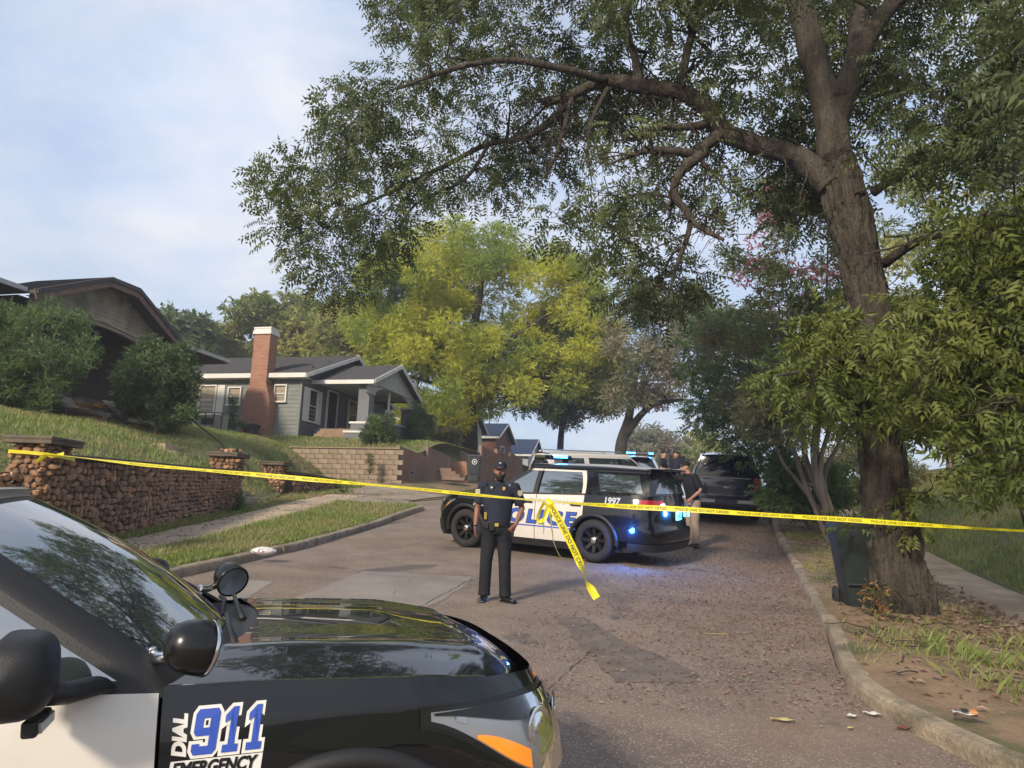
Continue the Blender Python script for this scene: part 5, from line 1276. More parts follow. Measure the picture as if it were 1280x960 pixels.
M['myrtle'] = leafmat('crepe_myrtle_leaves', (.08, .12, .045), (.17, .22, .075), c3=(.21, .18, .09), vs=.8)
M['pink'] = leafmat('pink_flowers', (.45, .14, .20), (.58, .28, .33), sss=.5)
M['grassblade'] = leafmat('grass_blades', (.13, .18, .045), (.28, .32, .10), c3=(.29, .27, .12), vs=.7, sss=.4)
M['dead'] = leafmat('dead_leaves', (.16, .07, .03), (.36, .20, .09), sss=.15)
M['litter'] = leafmat('leaf_litter', (.16, .085, .065), (.30, .20, .15), sss=.1)
def rot_frames(d, roll=None):
    """unit x axes d (n,3) -> rotation matrices with random roll"""
    n = len(d); d = d/np.linalg.norm(d, axis=1)[:, None]; a = rng.normal(size=(n, 3)); a[:, 2] += 1.2
    y = np.cross(a, d); y /= np.linalg.norm(y, axis=1)[:, None]+1e-9; z = np.cross(d, y); return np.stack([d, y, z], 2)
def compound(nl=11, L_=.30, ll=.112, lw=.036):
    V = []; 
    for k in range(nl):
        if k == nl-1: x0, ang, sd_ = L_, 0, 0
        else: x0 = L_*(.22+.78*(k//2)/((nl-1)/2)); sd_ = 1 if k % 2 else -1; ang = sd_*rad(58)
        droop = -.35*(x0/L_)**2*L_*.6
        c, s = math.cos(ang), math.sin(ang); q = ll*(.8+.3*math.sin(k*1.7)); 
        for (a, b, zz) in ((0, 0, 0), (.42*q, lw*.5, .006), (q, 0, -.022-.02*abs(sd_)), (.42*q, -lw*.5, .006)):
            V.append((x0+a*c-b*s, a*s+b*c, droop+zz-.12*abs(a*s)))
    return np.array(V).reshape(nl, 4, 3)
def simple(n=4, size=.2, wd=.5):
    V = []
    for k in range(n):
        a = 2*math.pi*k/n+.3; t = .4*math.sin(k*2.1); c, s = math.cos(a), math.sin(a); l = size*(.8+.25*math.cos(k*3.3))
        for (u_, v_, w_) in ((0, 0, 0), (.5*l, wd*l*.5, .06*l), (l, 0, -.15*l+t*l), (.5*l, -wd*l*.5, .06*l)):
            V.append((u_*c-v_*s, u_*s+v_*c, w_+t*u_))
    return np.array(V).reshape(n, 4, 3)
def leafmesh(name, pos, dirs, tmpl, m, parent, smin=.75, smax=1.2, kind=None):
    pos = np.asarray(pos, float); n = len(pos); R3 = rot_frames(np.asarray(dirs, float)); sc = rng.uniform(smin, smax, n)
    T = tmpl.reshape(-1, 3); V = np.einsum('nij,kj->nki', R3, T)*sc[:, None, None]+pos[:, None, :]
    k = len(T); Fc = (np.arange(n*k).reshape(-1, 4))
    o = mesh_np(name, V.reshape(-1, 3), Fc, m, parent)
    if kind or 'sprout' in name or name == 'dead_leaves': o['kind'] = 'stuff'
    return o
def inpoly(x, y, P):
    c = False; j = len(P)-1
    for i in range(len(P)):
        if (P[i][1] > y) != (P[j][1] > y) and x < (P[j][0]-P[i][0])*(y-P[i][1])/(P[j][1]-P[i][1])+P[i][0]: c = not c
        j = i
    return c
def polyclusters(P, n, Yf, spread, holes=(), mind=0.):
    xs = [p[0] for p in P]; ys = [p[1] for p in P]; out = []; tries = 0
    while len(out) < n and tries < n*60:
        tries += 1; x = random.uniform(min(xs), max(xs)); y = random.uniform(min(ys), max(ys))
        if not inpoly(x, y, P): continue
        if any((x-h[0])**2/h[2]**2+(y-h[1])**2/h[3]**2 < 1 and random.random() < h[4] for h in holes): continue
        Y = Yf(x, y)+random.gauss(0, spread); out.append(at(x, y, Y))
    return out
def cloud(centers, r, per, flat=.75, droop=-.35, outward=None):
    C_ = np.array([tuple(c) for c in centers]); n = len(C_); u_ = rng.normal(size=(n, per, 3)); u_ /= np.linalg.norm(u_, axis=2)[:, :, None]; rr = r*rng.uniform(.25, 1, (n, per, 1))**.6
    off = u_*rr; off[:, :, 2] *= flat; pos = (C_[:, None, :]+off).reshape(-1, 3); d = (u_+rng.normal(size=u_.shape)*.35).reshape(-1, 3); d[:, 2] = d[:, 2]*.6+droop
    return pos, d
def wander(a, b, n, j, sag=0.):
    a = Vector(a); b = Vector(b); out = []
    for k in range(n+1):
        t = k/n; e = math.sin(t*math.pi); out.append(a.lerp(b, t)+Vector((random.gauss(0, j), random.gauss(0, j), random.gauss(0, j)+sag))*e)
    return out
def branches(name, limbs, centers, m, parent, r0=.035, j=.12, twigs=5, tr=.4, every=1):
    """limbs: list of (points, radii); grows a branch from the nearest limb point to each cluster, with twigs"""
    pts = [(Vector(p), r) for L_, R_ in limbs for p, r in zip(L_, R_)]; mb = MB(); grown = []
    cs = sorted(centers, key=lambda c: min((c-p).length for p, r in pts))
    for i, c in enumerate(cs):
        best = min(pts+grown, key=lambda q: (q[0]-c).length+(.0 if q[1] > .03 else .15)); d = (best[0]-c).length
        if d > .25:
            ra = min(best[1]*.7, r0+.012*d); w_ = wander(best[0], c, max(3, int(d/.35)), j*min(1, d), .08)
            rs = [lerp(ra, .008, k/(len(w_)-1)) for k in range(len(w_))]; mb.tube(w_, rs, 5, cap=False); grown += [(p, r) for p, r in zip(w_[1:-1], rs[1:-1])]
        for q in range(twigs if i % every == 0 else 0):
            e = c+Vector((random.gauss(0, tr), random.gauss(0, tr), random.gauss(0, tr*.7))); mb.tube(wander(c, e, 3, .04), [.008, .006, .005, .003], 3, cap=False)
    o = mb.build(name, m, parent, smooth=True); o['kind'] = 'stuff'; return o
def limb(pts, radii, n=4):
    """smooth a hand-set limb; returns points and radii"""
    P = catmull([tuple(p) for p in pts], n); R_ = list(np.interp(np.linspace(0, 1, len(P)), np.linspace(0, 1, len(radii)), radii)); return [Vector(p)+Vector((random.gauss(0, .05*r), random.gauss(0, .05*r), random.gauss(0, .05*r))) for p, r in zip(P, R_)], R_
# ---- the big pecan on the right verge
base = Vector((4.98, 9.85, S(9.85)+.02)); pec = empty('pecan_tree', base, 'large dark-limbed tree leaning over the street beside the green bin', 'tree')
Yt = 9.8
def A(px, py, dY=0): return at(px, py, Yt+dY)
trunk = limb([base-UP*.3, base+UP*.1, A(1120, 700), A(1108, 620), A(1100, 540), A(1097, 460), A(1086, 390), A(1073, 320), A(1057, 255), A(1045, 205)], [.41, .35, .295, .27, .25, .24, .24, .245, .265, .25])
t1 = limb([A(1045, 205), A(1037, 150, .1), A(1022, 90, .2), A(1003, 20, .3), A(985, -60, .5), A(975, -160, .8), A(990, -280, 1)], [.245, .21, .195, .18, .16, .13, .08])
t2 = limb([A(1043, 160, .1), A(1068, 95, -.1), A(1090, 40, -.3), A(1130, -10, -.5), A(1200, -70, -.8), A(1290, -130, -1)], [.17, .13, .12, .11, .09, .06])
t2b = limb([A(1052, 125), A(1072, 60), A(1075, -20, .2), A(1095, -130, .4), A(1120, -240, .6)], [.16, .15, .13, .1, .06])
l1 = limb([A(1042, 232), A(1010, 205, .1), A(985, 192, .1), A(945, 180, .2), A(905, 165, .3), A(885, 135, .5), A(850, 115, .6), A(800, 108, .8), A(760, 100, 1.0), A(715, 118, 1.2), A(680, 130, 1.4)], [.22, .17, .15, .145, .14, .135, .12, .11, .10, .075, .05])
l2 = limb([A(720, 116, 1.2), A(690, 150, 1.5), A(655, 172, 1.7), A(610, 180, 2.0), A(560, 205, 2.2), A(500, 235, 2.5), A(440, 262, 2.7)], [.065, .06, .05, .045, .04, .03, .02])
l3 = limb([A(760, 102, 1.0), A(700, 85, .6), A(630, 75, .4), A(560, 88, .3), A(500, 110, .2)], [.07, .055, .045, .035, .02])
l4 = limb([A(900, 168, .3), A(870, 190, 0), A(850, 190, -.1), A(820, 188, -.2), A(795, 192, -.3), A(760, 206, -.4)], [.10, .07, .06, .05, .035, .008])
l5 = limb([A(880, 190, 0), A(850, 215, -.1), A(843, 245, -.1), A(862, 270, -.2), A(858, 300, -.2), A(845, 335, -.2), A(835, 372, -.2)], [.085, .065, .052, .042, .034, .025, .012])
l6 = limb([A(862, 275, -.2), A(885, 290, -.3), A(905, 300, -.4)], [.045, .035, .02])
l7 = limb([A(890, 150, .4), A(870, 158, .2), A(820, 160, .1), A(790, 175, 0), A(765, 160, -.1)], [.08, .06, .045, .03, .008])
l8 = limb([A(800, 108, .8), A(790, 60, 1.0), A(760, 10, 1.2), A(740, -60, 1.4), A(700, -140, 1.6)], [.07, .06, .05, .04, .02])
l9 = limb([A(850, 118, .6), A(860, 60, .7), A(880, -10, .8), A(870, -90, .9)], [.07, .06, .05, .03])
l10 = limb([A(1092, 240), A(1115, 225, -.3), A(1150, 215, -.7), A(1210, 190, -1.2), A(1280, 180, -1.6)], [.07, .05, .045, .035, .02])
l11 = limb([A(1105, 330), A(1150, 300, -.6), A(1200, 290, -1.3), A(1270, 270, -2)], [.07, .05, .04, .02])
l12 = limb([A(1105, 420), A(1150, 430, -.8), A(1200, 470, -1.6), A(1270, 500, -2.4)], [.06, .045, .035, .02])
l13 = limb([A(1100, 440), A(1060, 450, -.6), A(1020, 460, -1.2), A(970, 470, -1.6)], [.05, .035, .025, .012])
l14 = limb([A(760, 110, 1.0), A(740, 150, .9), A(735, 190, .8), A(742, 240, .7)], [.04, .03, .018, .006])
l15 = limb([A(715, 122, 1.2), A(702, 170, 1.1), A(690, 205, 1.0), A(660, 250, 1)], [.04, .03, .018, .006])
l16 = limb([A(610, 182, 2.0), A(580, 225, 2.0), A(520, 255, 2.1), A(500, 285, 2.1)], [.035, .03, .02, .015])
LB = [t1, t2, t2b, l1, l2, l3, l4, l5, l6, l7, l8, l9, l10, l11, l12, l13, l14, l15, l16]
def barktube(L_, R_, n=24):
    """trunk with buttress flare and ridged bark as real relief"""
    mb = MB(); P = L_; Vs = []; N = Vector((1, 0, 0)); ph = [random.uniform(0, 6) for _ in range(4)]
    for i, p in enumerate(P):
        t = (P[min(i+1, len(P)-1)]-P[max(i-1, 0)]).normalized(); N = (N-t*N.dot(t)).normalized(); B = t.cross(N); row = []
        for k in range(n+1):
            a = 2*math.pi*(k % n)/n; fl = math.exp(-max(0, p.z-base.z)/.35)
            r = R_[i]*(1+.035*math.sin(a*7+ph[0]+i*.25)+.03*math.sin(a*11+ph[1]-i*.4)+.10*fl*math.sin(a*4+ph[2])**2+0)+.028*mnoise.noise(Vector((math.cos(a)*6, math.sin(a)*6, p.z*1.1)))*2+.02*mnoise.noise(Vector((math.cos(a)*16, math.sin(a)*16, p.z*2.6)))*2+random.gauss(0, .006)
            if k == n: row.append(row[0])
            else: row.append(p+N*math.cos(a)*r+B*math.sin(a)*r)
        Vs.append(row)
    mb.grid(Vs, 0, flip=True); return mb
tw = MB()
for L_, R_ in [l1, l2, l3, l4, l5, l6, l7, l14, l15, l16, l8, l9, l10, l11]:
    for i in range(3, len(L_), 2):
        for q in range(random.choice([1, 1, 2])):
            e = L_[i]+Vector((random.gauss(-.15, .45), random.gauss(0, .4), random.uniform(-.9, .35))); w_ = wander(L_[i], e, 6, .06, .1); r_ = min(R_[i]*.45, .02)
            tw.tube(w_, [lerp(r_, .003, k/6) for k in range(7)], 5, cap=False)
            for z_ in w_[2:-1]: tw.tube(wander(z_, z_+Vector((random.gauss(0, .22), random.gauss(0, .2), random.uniform(-.35, .15))), 3, .03), [.006, .005, .004, .002], 3, cap=False)
tw = tw.build('twigs', M['bark'], pec, smooth=True); tw.matrix_basis = Matrix.Translation(pec.location).inverted(); tw['kind'] = 'stuff'
P_, R_ = trunk; P2 = []; R2 = []
for i in range(len(P_)-1):
    for k in range(6): P2.append(P_[i].lerp(P_[i+1], k/6)); R2.append(lerp(R_[i], R_[i+1], k/6))
iv = Matrix.Translation(pec.location).inverted()
tk = barktube(P2+[P_[-1]], R2+[R_[-1]], 110).build('trunk', M['bark'], pec, smooth=True); tk.matrix_basis = iv
for L_, R_ in LB:
    o = MB().tube(L_, R_, 12).build('limb', M['bark'], pec, smooth=True); o.matrix_basis = iv
crownP = [(480, -90), (480, 35), (512, 75), (440, 110), (435, 145), (385, 185), (355, 215), (350, 245), (350, 280), (390, 290), (410, 325), (430, 345), (450, 320), (480, 295), (520, 272), (560, 245), (600, 232), (640, 240), (690, 262), (735, 285), (765, 320), (800, 355), (850, 365), (875, 340), (900, 275), (950, 270), (1000, 300), (1040, 270), (1060, 150), (1100, 180), (1140, 200), (1200, 190), (1290, 210), (1400, 160), (1400, -90)]
holes = [(590, 195, 45, 22, .85), (730, 265, 42, 30, .8), (655, 245, 35, 16, .7), (800, 215, 45, 28, .75), (975, 165, 30, 40, .8), (905, 15, 60, 22, .9), (990, 50, 26, 30, .7), (1110, 150, 50, 40, .6), (790, 330, 26, 28, .6), (950, 225, 40, 20, .5), (1160, 60, 50, 40, .5), (445, 95, 40, 40, .5), (650, 130, 30, 18, .4), (1240, 120, 40, 30, .5), (860, 230, 30, 30, .5)]
Yf = lambda x, y: float(np.interp(x, [330, 600, 850, 1060, 1300], [12.6, 12.2, 10.4, 9.4, 8.2]))-.6*sstep(100, 350, y)
cs = polyclusters(crownP, 300, Yf, .9, holes)
cs += [A(x, y, d) for x, y, d in [(352, 215, 2.8), (345, 235, 2.8), (350, 285, 2.8), (365, 262, 2.8), (375, 305, 2.7), (400, 335, 2.6), (420, 360, 2.6), (385, 250, 2.7), (395, 205, 2.6), (430, 130, 2.6), (445, 115, 2.5), (500, 30, 2.4), (490, 5, 2.4), (795, 370, 0), (830, 380, -.2), (770, 340, .2), (852, 350, -.2), (700, 275, .6), (740, 300, .5), (440, 345, 2.5), (470, 320, 2.4), (500, 290, 2.3)]]
KEEP = [trunk[0], t1[0], l1[0], t2[0], l5[0], l2[0][:14]]
def pxy(p):
    v = Vector(p)-CAM; z = v.dot(_f); return 640+960*v.dot(_r)/z, 480-960*v.dot(_u)/z
KP = [(*pxy(p), p.y) for L_ in KEEP for p in L_]
def behind(cs, rpx, back=.9, drop=.0):
    out = []
    for c in cs:
        x, y = pxy(c); q = min(KP, key=lambda k: (k[0]-x)**2+(k[1]-y)**2)
        if (q[0]-x)**2+(q[1]-y)**2 < rpx**2 and c.y < q[2]+.35:
            if random.random() < drop: continue
            c = at(x, y, q[2]+back+random.random()*.4)
        out.append(c)
    return out
cs = behind(cs, 52)
pos, d = cloud(cs, .46, 38)
leafmesh('crown', pos, d, compound(), M['pecan'], pec).matrix_basis = iv
branches('branches', LB, cs, M['bark'], pec, twigs=4, tr=.28).matrix_basis = iv
# crown above and beside the frame, coarser
outP = [(520, -350), (480, -130), (1420, -130), (1420, 150), (1700, 100), (1600, -350)]
cs2 = polyclusters(outP, 60, lambda x, y: 9.6+.001*(1000-x), 1.6)
pos, d = cloud(cs2, .8, 40); leafmesh('upper_crown', pos, d, compound(9, .34, .14, .045), M['pecan'], pec, .9, 1.2).matrix_basis = iv
branches('upper_branches', LB, cs2, M['bark'], pec, twigs=1, r0=.05).matrix_basis = iv
lowP = [(1065, 340), (1040, 400), (960, 430), (960, 480), (1010, 500), (1060, 545), (1085, 560), (1120, 545), (1150, 590), (1200, 575), (1250, 590), (1330, 600), (1330, 250), (1240, 255), (1180, 290), (1130, 260)]
lowholes = [(1105, 600, 60, 70, 1), (1250, 520, 30, 30, .5), (1195, 410, 22, 30, .6), (1080, 480, 25, 60, .35), (1085, 320, 25, 50, .5)]
cs3 = polyclusters(lowP, 150, lambda x, y: 8.9-.0035*(x-1050), .55, lowholes)
cs3 = [c for c in behind([c for c in cs3 if pxy(c)[1] < 400], 72, .8, .45)]+behind([c for c in cs3 if pxy(c)[1] >= 400], 36, .8, .2)+[A(x, y, -.5) for x, y in [(1090, 430), (1070, 470), (1040, 480), (1012, 475), (985, 478), (1060, 510)]]
pos, d = cloud(cs3, .34, 24, droop=-.5); leafmesh('low_foliage', pos, d, compound(9, .26, .12, .040), M['pecanlow'], pec).matrix_basis = iv
branches('low_branches', LB+[trunk], cs3, M['bark'], pec, twigs=3, tr=.2, r0=.02).matrix_basis = iv
cs4 = [at(x, y, 9.3) for x, y in [(1060, 655), (1140, 625), (1165, 612), (1120, 640), (1150, 660), ]]
pos, d = cloud(cs4, .20, 11, droop=-.4); leafmesh('trunk_sprouts', pos, d, compound(7, .16, .09, .042), M['pecanlow'], pec).matrix_basis = iv
cs5 = [at(x, y, 9.15) for x, y in [(1100, 792), (1120, 800), (1140, 795), (1155, 785), (1128, 785), (1108, 770)]]+[at(x, y, 9.3) for x, y in [(1092, 738), (1092, 758)]]
pos, d = cloud(cs5, .17, 26, droop=-.2); leafmesh('base_sprouts', pos[:170], d[:170], simple(3, .055, .6), M['pecanlow'], pec).matrix_basis = iv
leafmesh('dead_leaves', pos[150:], d[150:], simple(3, .06, .4), M['dead'], pec).matrix_basis = iv
branches('sprout_twigs', [trunk], cs4+cs5, M['darkbark'], pec, twigs=2, tr=.1, r0=.008).matrix_basis = iv

def tree(name, label, base_, P, n, Y, spread, leafm, tmpl, r, per, trunks, barkm='darkbark', group=None, holes=(), flat=.75, extra=None, twigs=2, r0=.08, cat='tree', droop=-.2, tw=.5, flip=False):
    root = empty(name, base_, label, cat, group); inv = Matrix.Translation(root.location).inverted()
    cs = polyclusters(P, n, (lambda x, y: Y) if not callable(Y) else Y, spread, holes)
    for L_, R_ in trunks: MB().tube(L_, R_, 10).build('trunk', M[barkm], root, smooth=True).matrix_basis = inv
    if trunks: branches('branches', trunks, cs, M[barkm], root, r0=r0, twigs=twigs, tr=tw, j=.3).matrix_basis = inv
    pos, d = cloud(cs, r, per, flat, droop); leafmesh('crown', pos, d, tmpl, M[leafm], root).matrix_basis = inv
    if extra: 
        pts_, m_, tm = extra; pos, d = cloud(pts_, r*.7, 40); leafmesh('flowers', pos, d, tm, M[m_], root).matrix_basis = inv
    return root
# ---- the yellow green street tree beyond the gray house
yb = at(587, 560, 48); yb.z = 6.0
B_ = lambda x, y, dY=0: at(x, y, 48+dY)
tree('shade_tree', 'broad yellow green tree standing in the yard beyond the gray house', yb,
     [(470, 330), (500, 292), (560, 278), (640, 284), (700, 318), (748, 345), (766, 400), (778, 470), (755, 520), (715, 505), (670, 500), (640, 520), (600, 505), (560, 540), (515, 525), (480, 490), (455, 440), (440, 400), (450, 350)], 230, 48.5, 2.4, 'yellowgreen', simple(4, .24, .42), 1.35, 240,
     [limb([yb-UP*.5, B_(586, 520), B_(582, 470), B_(590, 420), B_(600, 370), B_(605, 320)], [.62, .5, .42, .3, .2, .08]), limb([B_(583, 480), B_(565, 440, .5), B_(548, 390, 1), B_(540, 340, 1)], [.3, .25, .18, .08]), limb([B_(586, 470), B_(620, 440, -.5), B_(650, 415, -1), B_(690, 390, -1)], [.28, .2, .14, .06]), limb([B_(586, 500), B_(640, 480, -1), B_(690, 470, -1.5), B_(735, 480, -2)], [.24, .2, .14, .06]), limb([B_(584, 490), B_(545, 480, .5), B_(510, 470, 1)], [.2, .14, .07])],
     holes=[(612, 395, 14, 26, .8), (655, 405, 18, 10, .6), (497, 430, 16, 20, .6)], r0=.10)
# darker lower skirt of the same look is a second tree to its right
tree('dark_tree', 'dark green leafy tree low on the right of the yellow green tree', at(700, 560, 50), [(650, 440), (700, 425), (750, 440), (782, 480), (768, 520), (735, 516), (700, 528), (655, 512), (630, 480)], 60, 49, 1.6, 'darkgreen', simple(4, .28, .42), 1.1, 120, [limb([at(700, 562, 50), at(704, 520, 50), at(715, 470, 49.5)], [.22, .18, .08])])
# ---- trees behind the gray house
for (nm, lb, P, n, Y, lm, bx_) in (
    ('background_tree', 'dark green tree top between the two houses on the left', [(196, 402), (215, 396), (240, 402), (262, 415), (262, 455), (200, 455)], 30, 68, 'darkgreen', 230),
    ('background_tree', 'pale yellowing tree rising behind the gray house left of its chimney', [(258, 415), (290, 385), (340, 372), (385, 376), (400, 395), (398, 455), (258, 455)], 70, 72, 'bggreen', 330),
    ('background_tree', 'yellow green tree behind the gray house roof right of the chimney', [(395, 400), (430, 382), (470, 384), (485, 400), (482, 455), (395, 455)], 55, 66, 'bggreen', 440)):
    b0 = at(bx_, 520, Y); tree(nm, lb, b0, P, n, Y, 2.0, lm, simple(4, .55, .5), 1.5, 75, [limb([b0-UP*1, at(bx_, 470, Y), at(bx_, 415, Y)], [.4, .3, .1])], group=None, r0=.12)
bt = empty('bare_tree', at(492, 470, 62), 'thin bare twiggy tree between the gray house and the big yellow tree', 'tree'); mb = MB()
for (a, b) in (((497, 480), (485, 395)), ((497, 480), (505, 405)), ((500, 480), (478, 415)), ((502, 480), (520, 415)), ((497, 450), (492, 400))):
    w_ = wander(at(*a, 62), at(*b, 62), 6, .25); mb.tube(w_, [.14, .12, .1, .08, .06, .04, .02], 6)
    for q in w_[2:]:
        for _ in range(4): mb.tube(wander(q, q+Vector((random.gauss(0, .8), random.gauss(0, .5), random.uniform(.3, 1.6))), 3, .1), [.04, .03, .02, .01], 4)
mb.build('trunk', M['smoothbark'], bt, smooth=True).matrix_basis = Matrix.Translation(bt.location).inverted()
# ---- street trees right of centre
b0 = at(778, 585, 44); Q = lambda x, y, dY=0: at(x, y, 44+dY)
tree('forked_tree', 'thin crowned gray green tree with a dark forked trunk at the crest', b0, [(745, 420), (770, 385), (800, 360), (850, 370), (900, 380), (925, 430), (905, 480), (870, 490), (840, 505), (815, 510), (770, 500), (748, 480), (735, 450)], 85, 44, 2.5, 'graygreen', simple(4, .26, .4), 1.0, 70,
     [limb([b0-UP*1, Q(776, 560), Q(784, 530), Q(790, 500), Q(796, 460), Q(806, 420)], [.38, .34, .26, .2, .14, .06]), limb([Q(781, 545), Q(800, 520, -.3), Q(820, 505, -.5), Q(850, 500, -.8)], [.26, .2, .15, .08]), limb([Q(786, 515), Q(805, 480, .4), Q(830, 440, .8), Q(850, 400, 1)], [.2, .16, .1, .05])], holes=[(830, 400, 30, 20, .6), (780, 460, 20, 26, .5), (870, 450, 20, 16, .4)], r0=.09)
tree('distant_tree', 'dull green tree mass beyond the crest of the street', at(825, 590, 95), [(786, 548), (800, 540), (830, 540), (852, 548), (862, 565), (862, 600), (786, 600)], 40, 95, 3, 'graygreen', simple(4, .6, .5), 2.0, 60, [limb([at(825, 600, 95), at(825, 560, 95)], [.4, .2])])
tree('distant_tree', 'small pale yellow tree seen over the dark SUV roof', at(882, 590, 90), [(864, 548), (875, 538), (895, 540), (905, 555), (905, 585), (864, 585)], 16, 90, 2, 'bggreen', simple(4, .6, .5), 1.6, 40, [limb([at(884, 600, 90), at(884, 560, 90)], [.3, .15])])
# ---- crepe myrtles on the right verge
cb0 = Vector((XR(17.5)+1.35, 17.5, S(17.5)+.1)); W_ = lambda x, y, dY=0: at(x, y, 17.5+dY)
stems = []
for (x1, y1, x2, y2, x3, y3, r) in ((1005, 600, 985, 540, 940, 420, .07), (1012, 590, 1000, 520, 980, 400, .08), (1018, 585, 1020, 500, 1010, 360, .08), (1025, 590, 1040, 520, 1050, 400, .07), (1030, 600, 1050, 550, 1075, 460, .06), (1000, 605, 975, 570, 955, 500, .05), (1022, 580, 1030, 480, 1035, 300, .07)):
    stems.append(limb([cb0+Vector((random.uniform(-.25, .25), random.uniform(-.2, .2), -.2)), W_(x1, y1, random.uniform(-.3, .3)), W_(x2, y2, random.uniform(-.5, .5)), W_(x3, y3, random.uniform(-1, 1))], [r, r*.9, r*.65, .02]))
fl = [W_(x, y, random.uniform(-1, 1)) for x, y in [(960, 270), (985, 255), (1035, 345), (1048, 372), (1005, 375), (945, 330), (1060, 330), (1000, 330), (970, 230), (1025, 395), (930, 350), (1050, 400), (1045, 290), (975, 385), (1020, 260), (1055, 420), (990, 430), (945, 300), (1010, 345), (1070, 300)]]
tree('crepe_myrtle', 'multi stemmed crepe myrtle with pink flowers behind the green bin', cb0, [(905, 330), (930, 270), (960, 215), (1010, 215), (1060, 260), (1085, 330), (1090, 440), (1070, 520), (1030, 540), (980, 560), (935, 560), (905, 520), (880, 480), (885, 400)], 105, 17.6, 1.0, 'myrtle', simple(4, .11, .45), .48, 110, stems, 'smoothbark', extra=(fl, 'pink', simple(4, .06, .9)), holes=[(935, 300, 25, 35, .8), (1005, 300, 28, 45, .8), (1040, 340, 18, 40, .7), (900, 380, 12, 30, .4)], r0=.03, tw=.25)
b0 = Vector((XR(22)+1.5, 22, S(22)+.1)); Q2 = lambda x, y, dY=0: at(x, y, 21.5+dY)
tree('leafy_tree', 'leafy green tree overhanging the dark SUV', b0, [(868, 400), (900, 380), (950, 400), (1000, 450), (1010, 520), (990, 560), (975, 600), (940, 590), (915, 570), (895, 540), (870, 520), (850, 470), (848, 430)], 110, 21, .9, 'darkgreen', compound(9, .24, .12, .042), .5, 26, [limb([b0-UP*.2, Q2(975, 560), Q2(965, 500), Q2(940, 440)], [.14, .12, .09, .04]), limb([b0-UP*.2, Q2(985, 580), Q2(1000, 500), Q2(1010, 430)], [.1, .09, .06, .03])], holes=[(875, 530, 22, 14, .5)], r0=.03, tw=.3)
tree('kerb_shrub', 'dark shrub between the dark SUV and the crepe myrtle', Vector((XR(20)+1.0, 20, S(20)+.1)), [(945, 600), (965, 570), (1000, 580), (1045, 585), (1062, 620), (1040, 640), (985, 645), (950, 640)], 40, 19.6, .5, 'darkgreen', simple(4, .12, .45), .38, 80, [limb([Vector((XR(20)+1.0, 20, S(20))), at(990, 620, 19.8), at(995, 590, 19.8)], [.05, .04, .02])], 'smoothbark', cat='shrub', r0=.02, tw=.15)
# ---- pale yellow trees on the right behind the pecan
b0 = at(1190, 560, 30); Q3 = lambda x, y: at(x, y, 30)
tree('yellow_tree', 'pale yellow leaved tree high on the right bank', b0, [(1060, 300), (1100, 220), (1170, 165), (1230, 160), (1290, 190), (1400, 220), (1400, 420), (1280, 440), (1180, 430), (1110, 440), (1070, 400)], 120, 30, 1.5, 'bggreen', simple(4, .22, .4), .85, 75, [limb([b0-UP*2, Q3(1190, 480), Q3(1185, 380), Q3(1190, 260)], [.3, .25, .18, .05]), limb([Q3(1188, 440), Q3(1240, 350), Q3(1270, 250)], [.16, .1, .04])], 'smoothbark', r0=.05)
b0 = at(1120, 560, 34)
tree('bank_tree', 'dense green tree behind the trunk on the right bank', b0, [(1060, 430), (1120, 400), (1200, 410), (1300, 400), (1420, 380), (1420, 560), (1280, 560), (1180, 565), (1080, 570), (1050, 520)], 110, 33, 1.4, 'myrtle', simple(4, .22, .45), .9, 75, [limb([b0-UP*1, at(1120, 500, 34), at(1130, 440, 34)], [.25, .2, .08])], r0=.05, holes=[(1245, 540, 25, 25, .7)])
# ---- shrubs on the left
def bush(label, pts, r, per, lm, tm, stem, name='bush', cat='bush', kk=1.0):
    root = empty(name, stem, label, cat); inv = Matrix.Translation(root.location).inverted(); cs = [Vector(p) for p in pts]
    branches('stems', [([stem-UP*.2, stem+UP*.3], [.06, .05])], cs, M['darkbark'], root, r0=.015, twigs=2, tr=.2).matrix_basis = inv
    pos, d = cloud(cs, r, per, .9, 0.0); leafmesh('foliage', pos, d, tm, M[lm], root).matrix_basis = inv
def blob(P, n, Y, sp): return polyclusters(P, n, lambda x, y: Y, sp)
g0 = at(55, 515, 21.0)
bush('big dark evergreen bush hiding the left of the bungalow porch', blob([(-60, 400), (0, 385), (30, 382), (70, 385), (105, 400), (118, 425), (112, 445), (95, 470), (85, 495), (60, 508), (-60, 515)], 110, 21.0, .7), .42, 60, 'darkgreen', simple(5, .13, .3), g0)
bush('dark leafy bush in front of the far bungalow porch corner', blob([(158, 450), (170, 432), (200, 425), (232, 432), (242, 470), (240, 510), (232, 545), (195, 542), (160, 515), (143, 495), (148, 470)], 95, 23.8, .6), .36, 60, 'darkgreen', simple(4, .12, .55), at(195, 545, 23.8))
bush('dark shrub in front of the gray porch pedestal', blob([(456, 525), (470, 518), (486, 522), (490, 545), (484, 552), (456, 550)], 22, 34.0, .25), .3, 60, 'darkgreen', simple(4, .12, .5), at(472, 552, 34.0))
bush('dark shrub beside the far corner of the gray porch', blob([(510, 512), (525, 505), (538, 520), (536, 550), (512, 550)], 22, 41, .5), .42, 60, 'darkgreen', simple(4, .16, .5), at(524, 553, 41))
bush('brownish shrub right of the gray porch', blob([(535, 528), (555, 520), (572, 532), (572, 552), (535, 552)], 18, 45, .5), .45, 45, 'graygreen', simple(4, .18, .4), at(553, 553, 45))
bush('tall weed growing beside the brick chimney', [at(291, y, 34.6) for y in (500, 508, 516, 524, 532)]+[at(x, 530, 34.6) for x in (283, 298, 304)], .22, 30, 'darkgreen', simple(4, .14, .3), at(292, 545, 34.6), 'weed', 'weed')
